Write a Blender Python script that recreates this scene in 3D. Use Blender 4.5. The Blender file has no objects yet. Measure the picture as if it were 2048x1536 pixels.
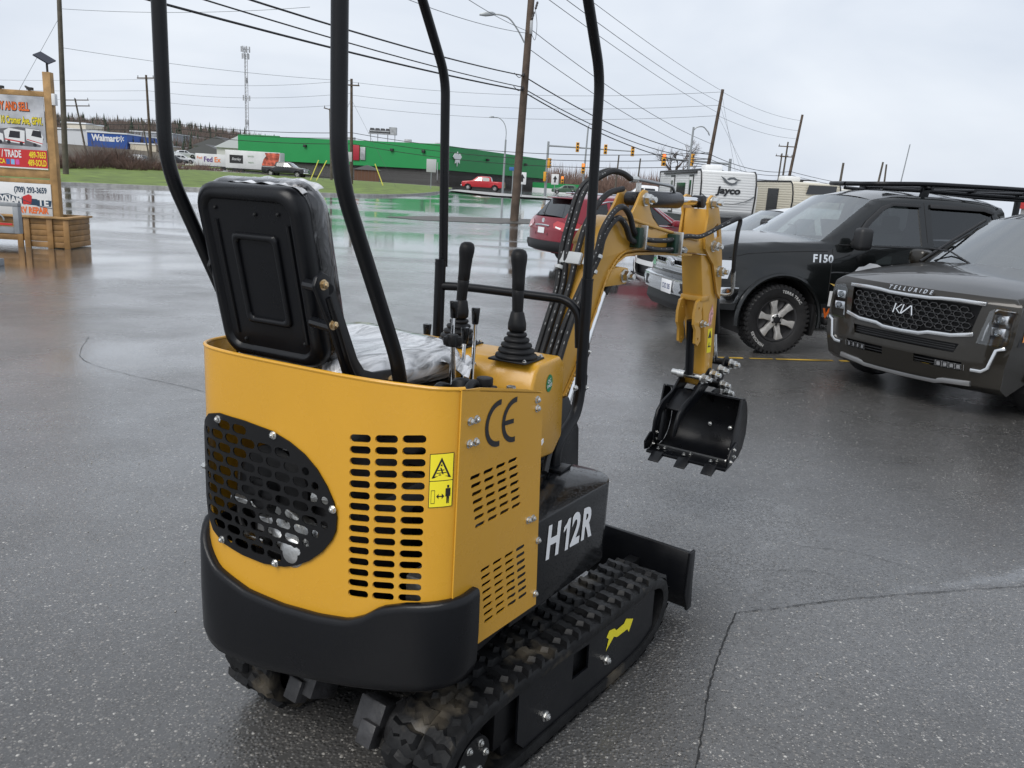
import bpy, bmesh, math, random
from mathutils import Vector, Matrix, noise
random.seed(7)
sc = bpy.context.scene
col = sc.collection
R = math.radians
# ---------------------------------------------------------------- camera
cd = bpy.data.cameras.new('camera'); cam = bpy.data.objects.new('camera', cd); col.objects.link(cam)
cd.sensor_width = 36.0; cd.lens = 1620.0 / 2048 * 36; cd.clip_start = .05; cd.clip_end = 3000
CAMP = Vector((0, 0, 1.74))
AR = Vector((0.99820485, 0.01412981, 0.05820167)); AU = Vector((-0.05989229, 0.23549685, 0.97002791)); AF = Vector((0, 0.97177239, -0.23592037))
cam.matrix_world = Matrix(((AR.x, AU.x, -AF.x, 0), (AR.y, AU.y, -AF.y, 0), (AR.z, AU.z, -AF.z, 1.74), (0, 0, 0, 1)))
sc.camera = cam
# ---------------------------------------------------------------- sky (overcast), sun, exposure
SUN_EL, SUN_AZ = 48.0, 215.0      # soft sun behind cloud: elevation, compass angle in degrees
w = bpy.data.worlds.new('World'); sc.world = w; w.use_nodes = True
nt = w.node_tree; nt.nodes.clear()
def wn(t, **k):
    n = nt.nodes.new(t)
    for a, b in k.items(): setattr(n, a, b)
    return n
sky = wn('ShaderNodeTexSky', sky_type='NISHITA', sun_disc=False)
sky.sun_elevation = R(SUN_EL); sky.sun_rotation = R(SUN_AZ); sky.air_density = 1.2; sky.dust_density = 3.0
tc = wn('ShaderNodeTexCoord'); mp = wn('ShaderNodeMapping'); mp.inputs['Scale'].default_value = (1.0, 1.0, 2.6)
nz = wn('ShaderNodeTexNoise'); nz.inputs['Scale'].default_value = 2.2; nz.inputs['Detail'].default_value = 5; nz.inputs['Roughness'].default_value = .5
nz.inputs['Distortion'].default_value = .35
rp = wn('ShaderNodeValToRGB')
rp.color_ramp.elements[0].position = .34; rp.color_ramp.elements[0].color = (.415, .455, .52, 1)
rp.color_ramp.elements[1].position = .66; rp.color_ramp.elements[1].color = (.535, .565, .61, 1)
e = rp.color_ramp.elements.new(.5); e.color = (.475, .51, .565, 1)
sc10 = wn('ShaderNodeVectorMath', operation='SCALE'); sc10.inputs['Scale'].default_value = 10.0
mx = wn('ShaderNodeMix', data_type='RGBA'); mx.inputs['Factor'].default_value = .95
bg = wn('ShaderNodeBackground'); bg.inputs['Strength'].default_value = .1
ou = wn('ShaderNodeOutputWorld'); L = nt.links.new
L(tc.outputs['Generated'], mp.inputs['Vector']); L(mp.outputs['Vector'], nz.inputs['Vector']); L(nz.outputs['Fac'], rp.inputs['Fac'])
L(rp.outputs['Color'], sc10.inputs[0]); L(sky.outputs['Color'], mx.inputs['A']); L(sc10.outputs['Vector'], mx.inputs['B'])
L(mx.outputs['Result'], bg.inputs['Color']); L(bg.outputs['Background'], ou.inputs['Surface'])
sd = bpy.data.lights.new('sun', 'SUN'); sd.energy = 1.5; sd.angle = R(40); sd.color = (1, .97, .93)
so = bpy.data.objects.new('sun', sd); col.objects.link(so)
so.rotation_euler = (R(90 - SUN_EL), 0, R(180 - SUN_AZ))
vs = sc.view_settings; vs.view_transform = 'Standard'; vs.look = 'None'; vs.exposure = 0.72; vs.gamma = 1.0; vs.use_curve_mapping = False

# ---------------------------------------------------------------- materials
MATS = {}
def mat(name, c, rough=.5, metal=0., spec=.5, bump=None, vary=None, coat=0., coat_r=.05, trans=0., alpha=1., ior=1.45, emit=None, estr=1., rvary=None, drops=0, dstr=.35):
    """vary=(scale, amount) mottles the colour, bump=(scale, strength), rvary=(scale, lo, hi) roughness range, drops: rain beads"""
    if name in MATS: return MATS[name]
    m = bpy.data.materials.new(name); m.use_nodes = True; t = m.node_tree; b = t.nodes['Principled BSDF']
    b.inputs['Base Color'].default_value = (*c, 1); b.inputs['Roughness'].default_value = rough; b.inputs['Metallic'].default_value = metal
    b.inputs['Specular IOR Level'].default_value = spec; b.inputs['IOR'].default_value = ior
    b.inputs['Coat Weight'].default_value = coat; b.inputs['Coat Roughness'].default_value = coat_r
    b.inputs['Transmission Weight'].default_value = trans; b.inputs['Alpha'].default_value = alpha
    if emit: b.inputs['Emission Color'].default_value = (*emit, 1); b.inputs['Emission Strength'].default_value = estr
    tcn = t.nodes.new('ShaderNodeTexCoord')
    def nse(s, d=4):
        n = t.nodes.new('ShaderNodeTexNoise'); n.inputs['Scale'].default_value = s; n.inputs['Detail'].default_value = d
        t.links.new(tcn.outputs['Object'], n.inputs['Vector']); return n
    if vary:
        n = nse(vary[0]); r = t.nodes.new('ShaderNodeMix'); r.data_type = 'RGBA'
        lo = tuple(max(0, x * (1 - vary[1])) for x in c); hi = tuple(min(1, x * (1 + vary[1])) for x in c)
        r.inputs['A'].default_value = (*lo, 1); r.inputs['B'].default_value = (*hi, 1)
        mr = t.nodes.new('ShaderNodeMapRange'); mr.inputs['From Min'].default_value = .3; mr.inputs['From Max'].default_value = .7
        t.links.new(n.outputs['Fac'], mr.inputs['Value']); t.links.new(mr.outputs['Result'], r.inputs['Factor']); t.links.new(r.outputs['Result'], b.inputs['Base Color'])
    if rvary:
        n = nse(rvary[0]); mr = t.nodes.new('ShaderNodeMapRange'); mr.inputs['From Min'].default_value = .3; mr.inputs['From Max'].default_value = .7
        mr.inputs['To Min'].default_value = rvary[1]; mr.inputs['To Max'].default_value = rvary[2]
        t.links.new(n.outputs['Fac'], mr.inputs['Value']); t.links.new(mr.outputs['Result'], b.inputs['Roughness'])
    bn = None
    if bump:
        n = nse(bump[0], 6); bn = t.nodes.new('ShaderNodeBump'); bn.inputs['Strength'].default_value = bump[1]; bn.inputs['Distance'].default_value = .02
        t.links.new(n.outputs['Fac'], bn.inputs['Height']); t.links.new(bn.outputs['Normal'], b.inputs['Normal'])
    if drops:
        v = t.nodes.new('ShaderNodeTexVoronoi'); v.inputs['Scale'].default_value = drops; t.links.new(tcn.outputs['Object'], v.inputs['Vector'])
        mr = t.nodes.new('ShaderNodeMapRange'); mr.inputs['From Min'].default_value = .12; mr.inputs['From Max'].default_value = .34
        mr.inputs['To Min'].default_value = 1; mr.inputs['To Max'].default_value = 0
        b2 = t.nodes.new('ShaderNodeBump'); b2.inputs['Strength'].default_value = dstr; b2.inputs['Distance'].default_value = .004
        t.links.new(v.outputs['Distance'], mr.inputs['Value']); t.links.new(mr.outputs['Result'], b2.inputs['Height'])
        if bn: t.links.new(bn.outputs['Normal'], b2.inputs['Normal'])
        t.links.new(b2.outputs['Normal'], b.inputs['Normal'])
    MATS[name] = m; return m
def nodes_of(m): return m.node_tree, m.node_tree.nodes['Principled BSDF']

# ---------------------------------------------------------------- mesh helpers
ID = Matrix.Identity(4)
class MB:
    def __init__(s, M=None): s.v = []; s.f = []; s.M = M
    def add(s, vs, fs):
        o = len(s.v)
        if s.M is not None: vs = [s.M @ Vector(p) for p in vs]
        s.v += [tuple(p) for p in vs]; s.f += [tuple(i + o for i in f) for f in fs]; return s
    def box(s, c, d, rot=None):
        x, y, z = d[0] / 2, d[1] / 2, d[2] / 2
        vs = [Vector((a * x, b * y, e * z)) for e in (-1, 1) for a, b in ((-1, -1), (1, -1), (1, 1), (-1, 1))]
        if rot is not None: vs = [rot @ p for p in vs]
        vs = [p + Vector(c) for p in vs]
        return s.add(vs, [(3, 2, 1, 0), (4, 5, 6, 7), (0, 1, 5, 4), (1, 2, 6, 5), (2, 3, 7, 6), (3, 0, 4, 7)])
    def b2(s, x0, x1, y0, y1, z0, z1): return s.box(((x0 + x1) / 2, (y0 + y1) / 2, (z0 + z1) / 2), (abs(x1 - x0), abs(y1 - y0), abs(z1 - z0)))
    def prism(s, poly, fn, a, b):
        """poly: 2D outline; fn(p, q, h) -> 3D; extruded h=a..b"""
        n = len(poly); ar = sum(poly[i][0] * poly[(i + 1) % n][1] - poly[(i + 1) % n][0] * poly[i][1] for i in range(n))
        vs = [fn(p[0], p[1], a) for p in poly] + [fn(p[0], p[1], b) for p in poly]
        fs = [tuple(range(n))[::-1], tuple(range(n, 2 * n))] + [(i, (i + 1) % n, n + (i + 1) % n, n + i) for i in range(n)]
        return s.add(vs, fs)
    def tube(s, path, r, n=10, cap=True, closed=False):
        P = [Vector(p) for p in path]; k = len(P); rs = r if isinstance(r, (list, tuple)) else [r] * k
        T = []
        for i in range(k):
            a = P[i - 1] if (i > 0 or closed) else P[i]; b = P[(i + 1) % k] if (i < k - 1 or closed) else P[i]
            d = b - a; T.append(d.normalized() if d.length > 1e-9 else Vector((0, 0, 1)))
        u = T[0].orthogonal().normalized(); vs = []
        for i in range(k):
            u = (u - T[i] * u.dot(T[i])); u = u.normalized() if u.length > 1e-6 else T[i].orthogonal().normalized(); w_ = T[i].cross(u)
            for j in range(n):
                a = 2 * math.pi * j / n; vs.append(P[i] + (u * math.cos(a) + w_ * math.sin(a)) * rs[i])
        fs = []
        for i in range(k if closed else k - 1):
            q = ((i + 1) % k) * n
            for j in range(n): fs.append((i * n + j, i * n + (j + 1) % n, q + (j + 1) % n, q + j))
        if cap and not closed: fs += [tuple(range(n))[::-1], tuple(range((k - 1) * n, k * n))]
        return s.add(vs, fs)
    def cyl(s, a, b, r, r2=None, n=14): return s.tube([a, b], [r, r if r2 is None else r2], n)
    def lathe(s, prof, o, ax=(0, 0, 1), n=20):
        """prof: (radius, height) along axis ax from o"""
        ax = Vector(ax).normalized(); return s.tube2([Vector(o) + ax * h for r, h in prof], [r for r, h in prof], ax, n)
    def tube2(s, P, rs, ax, n):
        u = ax.orthogonal().normalized(); w_ = ax.cross(u); vs = []; k = len(P)
        for i in range(k):
            for j in range(n):
                a = 2 * math.pi * j / n; vs.append(P[i] + (u * math.cos(a) + w_ * math.sin(a)) * rs[i])
        fs = [(i * n + j, i * n + (j + 1) % n, (i + 1) * n + (j + 1) % n, (i + 1) * n + j) for i in range(k - 1) for j in range(n)]
        fs += [tuple(range(n))[::-1], tuple(range((k - 1) * n, k * n))]
        return s.add(vs, fs)
    def loft(s, rings, closed=True, cap=True):
        n = len(rings[0]); vs = [p for r in rings for p in r]; fs = []
        for i in range(len(rings) - 1):
            for j in range(n if closed else n - 1):
                fs.append((i * n + j, i * n + (j + 1) % n, (i + 1) * n + (j + 1) % n, (i + 1) * n + j))
        if cap and closed: fs += [tuple(range(n))[::-1], tuple(range((len(rings) - 1) * n, len(rings) * n))]
        return s.add(vs, fs)
    def grid(s, fn, nu, nv):
        vs = [fn(i / nu, j / nv) for i in range(nu + 1) for j in range(nv + 1)]
        return s.add(vs, [(i * (nv + 1) + j, (i + 1) * (nv + 1) + j, (i + 1) * (nv + 1) + j + 1, i * (nv + 1) + j + 1) for i in range(nu) for j in range(nv)])
    def mesh(s, name='m', bev=0, seg=2, ang=35, weld=False, solid=0, fix=True):
        me = bpy.data.meshes.new(name); me.from_pydata(s.v, [], s.f)
        bm = bmesh.new(); bm.from_mesh(me)
        if weld: bmesh.ops.remove_doubles(bm, verts=bm.verts, dist=weld if isinstance(weld, float) else 1e-4)
        if fix: bmesh.ops.recalc_face_normals(bm, faces=bm.faces)
        if bev:
            es = [e for e in bm.edges if len(e.link_faces) == 2 and e.calc_face_angle(0) > R(30)]
            try: bmesh.ops.bevel(bm, geom=es, offset=bev, segments=seg, affect='EDGES', profile=.5, clamp_overlap=True)
            except Exception: pass
        bm.to_mesh(me); bm.free()
        for p in me.polygons: p.use_smooth = True
        me.set_sharp_from_angle(angle=R(ang)); return me
    def build(s, name, m, parent=None, **k):
        return link(name, s.mesh(name, **k), m, parent)
def link(name, me, m=None, parent=None, M=None):
    o = bpy.data.objects.new(name, me); col.objects.link(o)
    if m is not None and me is not None:
        if not me.materials:
            for q in (m if isinstance(m, (list, tuple)) else [m]): me.materials.append(q)
    if parent is not None: o.parent = parent
    if M is not None: o.matrix_local = M
    return o
def tag(o, label, cat, group=None, kind=None):
    o['label'] = label
    if cat: o['category'] = cat
    if group: o['group'] = group
    if kind: o['kind'] = kind
    return o
def thing(name, label, cat, loc=(0, 0, 0), rz=0, group=None):
    o = bpy.data.objects.new(name, None); col.objects.link(o); o.location = loc; o.rotation_euler = (0, 0, R(rz)); o.empty_display_size = .2
    return tag(o, label, cat, group)
def struct(o): o['kind'] = 'structure'; return o
def copy_tree(o, parent=None):
    c = o.copy(); col.objects.link(c)
    if parent is not None: c.parent = parent
    for ch in list(o.children): copy_tree(ch, c)
    return c
def fillet(path, rad, k=6):
    P = [Vector(p) for p in path]; out = [P[0]]
    for i in range(1, len(P) - 1):
        a, b, c = P[i - 1], P[i], P[i + 1]; d1 = (a - b); d2 = (c - b); l = min(rad, d1.length * .49, d2.length * .49)
        p, q = b + d1.normalized() * l, b + d2.normalized() * l
        for j in range(k + 1):
            t = j / k; out.append(p * (1 - t) ** 2 + b * 2 * t * (1 - t) + q * t * t)
    out.append(P[-1]); return out
def catmull(P, k=8, closed=False):
    P = [Vector(p) for p in P]; n = len(P); out = []
    for i in range(n if closed else n - 1):
        a, b, c, d = (P[(i - 1) % n], P[i], P[(i + 1) % n], P[(i + 2) % n]) if closed else (P[max(i - 1, 0)], P[i], P[i + 1], P[min(i + 2, n - 1)])
        for j in range(k):
            t = j / k; out.append(.5 * ((2 * b) + (c - a) * t + (2 * a - 5 * b + 4 * c - d) * t * t + (3 * b - a - 3 * c + d) * t ** 3))
    if not closed: out.append(P[-1])
    return out
def lerp(a, b, t): return a + (b - a) * t
def interp(tab, x):
    if x <= tab[0][0]: return tab[0][1]
    for (a, b), (c, d) in zip(tab, tab[1:]):
        if x <= c: return lerp(b, d, (x - a) / (c - a))
    return tab[-1][1]
def rot2(p, a): c, s_ = math.cos(a), math.sin(a); return (p[0] * c - p[1] * s_, p[0] * s_ + p[1] * c)
def frame(o, xd, yd):
    """matrix with x along xd, y along yd (flat print lies in xy, z out)"""
    x = Vector(xd).normalized(); z = x.cross(Vector(yd)).normalized(); y = z.cross(x)
    return Matrix(((x.x, y.x, z.x, o[0]), (x.y, y.y, z.y, o[1]), (x.z, y.z, z.z, o[2]), (0, 0, 0, 1)))
def text_mesh(txt, size=1., bold=0., ext=.001, shear=0., sx=1., space=1., align='CENTER'):
    c = bpy.data.curves.new('txt', 'FONT'); c.body = txt; c.size = size; c.offset = bold; c.extrude = ext; c.shear = shear
    c.align_x = align; c.align_y = 'CENTER'; c.space_character = space; c.resolution_u = 3
    o = bpy.data.objects.new('txt', c); col.objects.link(o); bpy.context.view_layer.update()
    me = bpy.data.meshes.new_from_object(o.evaluated_get(bpy.context.evaluated_depsgraph_get()))
    bpy.data.objects.remove(o); bpy.data.curves.remove(c)
    if sx != 1:
        for v in me.vertices: v.co.x *= sx
    me.materials.clear(); return me
def text(name, txt, M, m, parent, fn=None, **k):
    me = text_mesh(txt, **k)
    if fn:
        for v in me.vertices: v.co = fn(M @ v.co)
        M = None
    return link(name, me, m, parent, M)
def fill2d(outer, holes=(), bis=None, bisy=None):
    """planar fill of an outline with holes; returns verts (x, y), faces, cut into strips at the x values in bis"""
    c = bpy.data.curves.new('c', 'CURVE'); c.dimensions = '2D'; c.fill_mode = 'BOTH'
    for pl in [outer] + list(holes):
        sp = c.splines.new('POLY'); sp.points.add(len(pl) - 1); sp.use_cyclic_u = True
        for p, q in zip(sp.points, pl): p.co = (q[0], q[1], 0, 1)
    o = bpy.data.objects.new('c', c); col.objects.link(o); bpy.context.view_layer.update()
    me = bpy.data.meshes.new_from_object(o.evaluated_get(bpy.context.evaluated_depsgraph_get()))
    bpy.data.objects.remove(o); bpy.data.curves.remove(c)
    bm = bmesh.new(); bm.from_mesh(me); bpy.data.meshes.remove(me)
    bmesh.ops.remove_doubles(bm, verts=bm.verts, dist=1e-5)
    for ax, vals in ((0, bis), (1, bisy)):
        for x in vals or ():
            bmesh.ops.bisect_plane(bm, geom=list(bm.verts) + list(bm.edges) + list(bm.faces), plane_co=(x, 0, 0) if ax == 0 else (0, x, 0), plane_no=(1, 0, 0) if ax == 0 else (0, 1, 0), dist=1e-6)
    bm.verts.index_update(); V = [tuple(v.co) for v in bm.verts]; Fc = [tuple(v.index for v in f.verts) for f in bm.faces]; bm.free()
    return V, Fc
def sheet_mesh(V, Fc, fn, thick=0., ang=35):
    """map a flat fill onto a surface fn(x, y, h) and give it thickness (h = 0 .. -thick)"""
    n = len(V); vs = [fn(p[0], p[1], 0) for p in V]; fs = [tuple(f) for f in Fc]
    if thick:
        vs += [fn(p[0], p[1], -thick) for p in V]; cnt = {}
        for f in Fc:
            for i in range(len(f)):
                a, b = f[i], f[(i + 1) % len(f)]; cnt[(a, b)] = 1
        fs += [tuple(i + n for i in f)[::-1] for f in Fc]
        for (a, b) in cnt:
            if (b, a) not in cnt: fs.append((b, a, a + n, b + n))
    me = bpy.data.meshes.new('sheet'); me.from_pydata([tuple(p) for p in vs], [], fs)
    bm = bmesh.new(); bm.from_mesh(me); bmesh.ops.recalc_face_normals(bm, faces=bm.faces); bm.to_mesh(me); bm.free()
    for p in me.polygons: p.use_smooth = True
    me.set_sharp_from_angle(angle=R(ang)); return me
def slot(cx, cy, w_, h, n=5):
    r = h / 2; out = []
    for i in range(n + 1): a = -math.pi / 2 + math.pi * i / n; out.append((cx + w_ / 2 - r + r * math.cos(a), cy + r * math.sin(a)))
    for i in range(n + 1): a = math.pi / 2 + math.pi * i / n; out.append((cx - w_ / 2 + r + r * math.cos(a), cy + r * math.sin(a)))
    return out
def circle(cx, cy, r, n=16): return [(cx + r * math.cos(2 * math.pi * i / n), cy + r * math.sin(2 * math.pi * i / n)) for i in range(n)]
# shared bolt: washer, hex head, threaded stub; points along +z
def bolt_mesh(r=.009, stub=True):
    b = MB(); b.lathe([(r * 1.35, 0), (r * 1.35, r * .22), (r * 1.0, r * .25)], (0, 0, 0), n=14)
    b.lathe([(r, r * .25), (r, r * .95), (r * .75, r * 1.1)], (0, 0, 0), n=6)
    if stub: b.lathe([(r * .5, r * 1.0), (r * .5, r * 1.35), (r * .4, r * 1.45)], (0, 0, 0), n=8)
    return b.mesh('bolt')
def pin_mesh(r=.02, l=.05):
    """heavy pin end: washer, big nut, thinner threaded end"""
    b = MB(); b.lathe([(r * 1.5, 0), (r * 1.5, l * .12)], (0, 0, 0), n=16); b.lathe([(r * 1.25, l * .12), (r * 1.25, l * .55), (r * 1.1, l * .6)], (0, 0, 0), n=6)
    b.lathe([(r * .7, l * .6), (r * .7, l * .95), (r * .55, l)], (0, 0, 0), n=10); return b.mesh('pin')
def zto(p, d, spin=0.):
    """matrix placing +z along d at p"""
    q = Vector(d).to_track_quat('Z', 'Y'); return Matrix.Translation(Vector(p)) @ q.to_matrix().to_4x4() @ Matrix.Rotation(spin, 4, 'Z')
# ---------------------------------------------------------------- ground
def ss(t): t = max(0., min(1., t)); return t * t * (3 - 2 * t)
def H(x, y):
    k = max(0., min(1., (-x - 5) / 45)); return ss((y - 30) / 65) * (1.0 + .35 * k) + k * max(0., min(110., y - 95)) * .008
def asphalt(name, near):
    m = bpy.data.materials.new(name); m.use_nodes = True; t = m.node_tree; N = t.nodes; b = N['Principled BSDF']; K = t.links.new
    tc_ = N.new('ShaderNodeTexCoord')
    def nse(s, d=3, r=.5, sc3=None):
        n = N.new('ShaderNodeTexNoise'); n.inputs['Scale'].default_value = s; n.inputs['Detail'].default_value = d; n.inputs['Roughness'].default_value = r
        if sc3: mp_ = N.new('ShaderNodeMapping'); mp_.inputs['Scale'].default_value = sc3; K(tc_.outputs['Object'], mp_.inputs['Vector']); K(mp_.outputs['Vector'], n.inputs['Vector'])
        else: K(tc_.outputs['Object'], n.inputs['Vector'])
        return n
    def mrange(src, a, c, lo, hi):
        n = N.new('ShaderNodeMapRange'); n.inputs['From Min'].default_value = a; n.inputs['From Max'].default_value = c; n.inputs['To Min'].default_value = lo; n.inputs['To Max'].default_value = hi; K(src, n.inputs['Value']); return n.outputs['Result']
    def mixc(f, A, B):
        n = N.new('ShaderNodeMix'); n.data_type = 'RGBA'
        if isinstance(f, float): n.inputs['Factor'].default_value = f
        else: K(f, n.inputs['Factor'])
        for k_, v_ in (('A', A), ('B', B)):
            if isinstance(v_, tuple): n.inputs[k_].default_value = (*v_, 1)
            else: K(v_, n.inputs[k_])
        return n.outputs['Result']
    def mul(a, c):
        n = N.new('ShaderNodeMath'); n.operation = 'MULTIPLY'
        for i, v_ in enumerate((a, c)):
            if isinstance(v_, (int, float)): n.inputs[i].default_value = v_
            else: K(v_, n.inputs[i])
        return n.outputs[0]
    wet = N.new('ShaderNodeAttribute'); wet.attribute_name = 'wet'; wt = wet.outputs['Fac']
    base = mixc(mrange(nse(.6, 5).outputs['Fac'], .3, .7, 0, 1), (.050, .049, .048), (.075, .074, .072))
    hts = []
    for s_, amt in ((70, .9), (150, .85)):
        v = N.new('ShaderNodeTexVoronoi'); v.inputs['Scale'].default_value = s_; K(tc_.outputs['Object'], v.inputs['Vector']); sp_ = N.new('ShaderNodeSeparateColor'); K(v.outputs['Color'], sp_.inputs['Color'])
        rr_ = N.new('ShaderNodeValToRGB'); K(sp_.outputs['Red'], rr_.inputs['Fac']); el = rr_.color_ramp.elements; el[0].position = 0; el[0].color = (.045, .044, .043, 1); el[1].position = 1; el[1].color = (.50, .485, .45, 1)
        for p_, c_ in ((.35, (.085, .084, .082)), (.62, (.125, .122, .118)), (.80, (.17, .16, .148)), (.93, (.24, .225, .205))): q_ = el.new(p_); q_.color = (*c_, 1)
        stone = mul(mrange(v.outputs['Distance'], .28, .50, 1, 0), mrange(sp_.outputs['Green'], .25, .45, 0, amt)); base = mixc(stone, base, rr_.outputs['Color']); hts.append(mrange(v.outputs['Distance'], .1, .55, 1, 0))
    base = mixc(mrange(nse(9, 4, .65).outputs['Fac'], .45, .75, 0, .35), base, (.052, .049, .045))
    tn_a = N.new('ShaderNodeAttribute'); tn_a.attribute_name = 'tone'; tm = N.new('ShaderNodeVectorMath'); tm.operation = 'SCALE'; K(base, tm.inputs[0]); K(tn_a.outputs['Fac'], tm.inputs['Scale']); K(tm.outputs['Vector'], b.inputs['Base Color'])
    # roughness: film of water where wet, open texture elsewhere
    r1 = mrange(nse(1.1, 4, .55, (1, 1.6, 1)).outputs['Fac'], .3, .7, .22, .42)
    n = N.new('ShaderNodeMix'); n.data_type = 'FLOAT'; K(wt, n.inputs['Factor']); K(r1, n.inputs['A']); n.inputs['B'].default_value = .035; K(n.outputs['Result'], b.inputs['Roughness'])
    b.inputs['IOR'].default_value = 1.42; b.inputs['Specular IOR Level'].default_value = .6
    bu = N.new('ShaderNodeBump'); bu.inputs['Distance'].default_value = .006; K(hts[0], bu.inputs['Height'])
    K(mrange(wt, 0, 1, .55, .0), bu.inputs['Strength'])
    b2 = N.new('ShaderNodeBump'); b2.inputs['Distance'].default_value = .02; K(nse(7, 3).outputs['Fac'], b2.inputs['Height']); K(mrange(wt, 0, 1, .10, .015), b2.inputs['Strength']); K(bu.outputs['Normal'], b2.inputs['Normal'])
    K(b2.outputs['Normal'], b.inputs['Normal'])
    # thin film of water lying over the stones
    cw = N.new('ShaderNodeMix'); cw.data_type = 'FLOAT'; K(wt, cw.inputs['Factor']); K(mrange(nse(.8, 5, .6).outputs['Fac'], .34, .60, .45, 1.0), cw.inputs['A']); cw.inputs['B'].default_value = 1.0; K(cw.outputs['Result'], b.inputs['Coat Weight']); b.inputs['Coat IOR'].default_value = 1.45
    K(mrange(wt, 0, 1, .15, .02), b.inputs['Coat Roughness']); b3 = N.new('ShaderNodeBump'); b3.inputs['Distance'].default_value = .004; K(nse(75, 3, .6).outputs['Fac'], b3.inputs['Height']); K(mrange(wt, 0, 1, .5, .0), b3.inputs['Strength']); K(b3.outputs['Normal'], b.inputs['Coat Normal'])
    return m
ASP = asphalt('wet asphalt', True)
def lines(spec):
    out = []
    for a, b_, st_ in spec:
        n = max(1, round((b_ - a) / st_)); out += [a + (b_ - a) * i / n for i in range(n)]
    return out + [spec[-1][1]]
XS = lines([(-700, -120, 60), (-120, -40, 6), (-40, -10, 1.2), (-10, -4, .35), (-4, .5, .12), (.5, 3.6, .05), (3.6, 6, .12), (6, 14, .4), (14, 60, 3), (60, 700, 60)])
YS = lines([(-30, -1, 4), (-1, 1.2, .5), (1.2, 2.9, .10), (2.9, 4.9, .05), (4.9, 7, .12), (7, 14, .22), (14, 30, .6), (30, 110, 2), (110, 220, 8), (220, 1200, 80)])
def seg_d(x, y, pts):
    best = 9e9
    for (ax, ay), (bx_, by_) in zip(pts, pts[1:]):
        dx, dy = bx_ - ax, by_ - ay; t = max(0, min(1, ((x - ax) * dx + (y - ay) * dy) / (dx * dx + dy * dy))); best = min(best, math.hypot(x - ax - t * dx, y - ay - t * dy))
    return best
CH1 = [(2.0, 5.6), (1.78, 4.85), (1.55, 4.3), (1.33, 3.8), (1.16, 3.45), (1.05, 3.22)]; CH2 = [(1.08, 3.24), (1.55, 3.42), (2.1, 3.58), (2.75, 3.80), (3.4, 4.0)]
def wetness(x, y):
    p = Vector((x, y, 0)); n1 = noise.noise(p * .22 + Vector((3.1, 7.7, 0))); n2 = noise.noise(p * .9); n3 = noise.noise(Vector((x * .16, y * .9, 4)))
    v = 0.
    if y < 12:
        d1 = seg_d(x, y, CH1); v = max(v, ss((.05 + .05 * n2 + .10 * noise.noise(p * 5) + .05 * noise.noise(p * 14) - d1) / .12) * .62)
        d2 = seg_d(x, y, CH2); v = max(v, ss((.03 + .07 * max(0, x - 1.7) + .05 * n2 + .06 * noise.noise(p * 5) + .03 * noise.noise(p * 14) - d2) / .07) * .8)
    v = max(v, ss((n1 + .25 * n2 - .18) / .22) * ss((y - 4.5) / 4) * .9)
    # pool round the planter and the sheet of water on the left
    v = max(v, ss(1 - math.hypot((x + 9.0) / 5.5, (y - 14.3) / 4.5) + .35 * n2 + .2 * n1) * .97)
    v = max(v, ss((y - 13) / 10) * ss((n3 + .42) / .35) * .9)
    if x > 2: v *= 1 - .8 * ss((x - 1.5) / 2) * ss((11 - y) / 3) if y > 5 else 1
    return v
b = MB(); b.v = [(x, y, H(x, y)) for y in YS for x in XS]; nx = len(XS)
b.f = [(j * nx + i, j * nx + i + 1, (j + 1) * nx + i + 1, (j + 1) * nx + i) for j in range(len(YS) - 1) for i in range(nx - 1)]
me = b.mesh('ground', fix=False, ang=80); at_ = me.attributes.new('wet', 'FLOAT', 'POINT'); at_.data.foreach_set('value', [wetness(p[0], p[1]) if p[1] < 120 and abs(p[0]) < 130 else .6 for p in b.v])
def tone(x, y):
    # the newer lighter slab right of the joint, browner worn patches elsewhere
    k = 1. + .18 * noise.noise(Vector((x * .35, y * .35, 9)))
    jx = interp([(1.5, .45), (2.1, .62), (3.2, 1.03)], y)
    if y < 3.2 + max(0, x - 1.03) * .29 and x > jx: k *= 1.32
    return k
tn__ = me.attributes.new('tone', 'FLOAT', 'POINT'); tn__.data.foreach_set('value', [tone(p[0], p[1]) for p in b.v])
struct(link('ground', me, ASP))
# ================================================================ STREET AND BACKGROUND
def drape(name, poly, dz, m_, step=4., thick=.0, kind='structure'):
    xs = [p[0] for p in poly]; ys = [p[1] for p in poly]
    bx_ = [min(xs) + step * i for i in range(1, int((max(xs) - min(xs)) / step) + 1)]; by_ = [min(ys) + step * i for i in range(1, int((max(ys) - min(ys)) / step) + 1)]
    V, Fc = fill2d(poly, (), bx_, by_); o = link(name, sheet_mesh(V, Fc, lambda x, y, h: Vector((x, y, H(x, y) + dz + h)), thick), m_)
    o['kind'] = kind; return o
GRASS = mat('wet grass', (.105, .155, .022), .75, bump=(14, .5), vary=(.9, .42)); CONC = mat('concrete kerb', (.33, .33, .32), .7, bump=(20, .2), vary=(4, .25)); DIRT = mat('wet dirt', (.11, .085, .055), .7, bump=(6, .6), vary=(2, .5))
KF = [(-75, 38), (-45, 44.5), (-34, 46.6), (-30.2, 47.9), (-28.2, 50.3), (-26.0, 51.9), (-21.8, 54.0), (-18.2, 55.4), (-14.2, 57.8), (-10.6, 61.3), (-8.6, 67.6), (-7.6, 79.0), (-8.1, 93.2), (-9.6, 112)]
BK = [(-12, 119), (-16, 121), (-20.7, 120), (-28.3, 114), (-34, 109), (-42, 108.5), (-50, 106), (-90, 100)]
drape('grass_verge', KF + BK, .13, GRASS, 3.)
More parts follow.
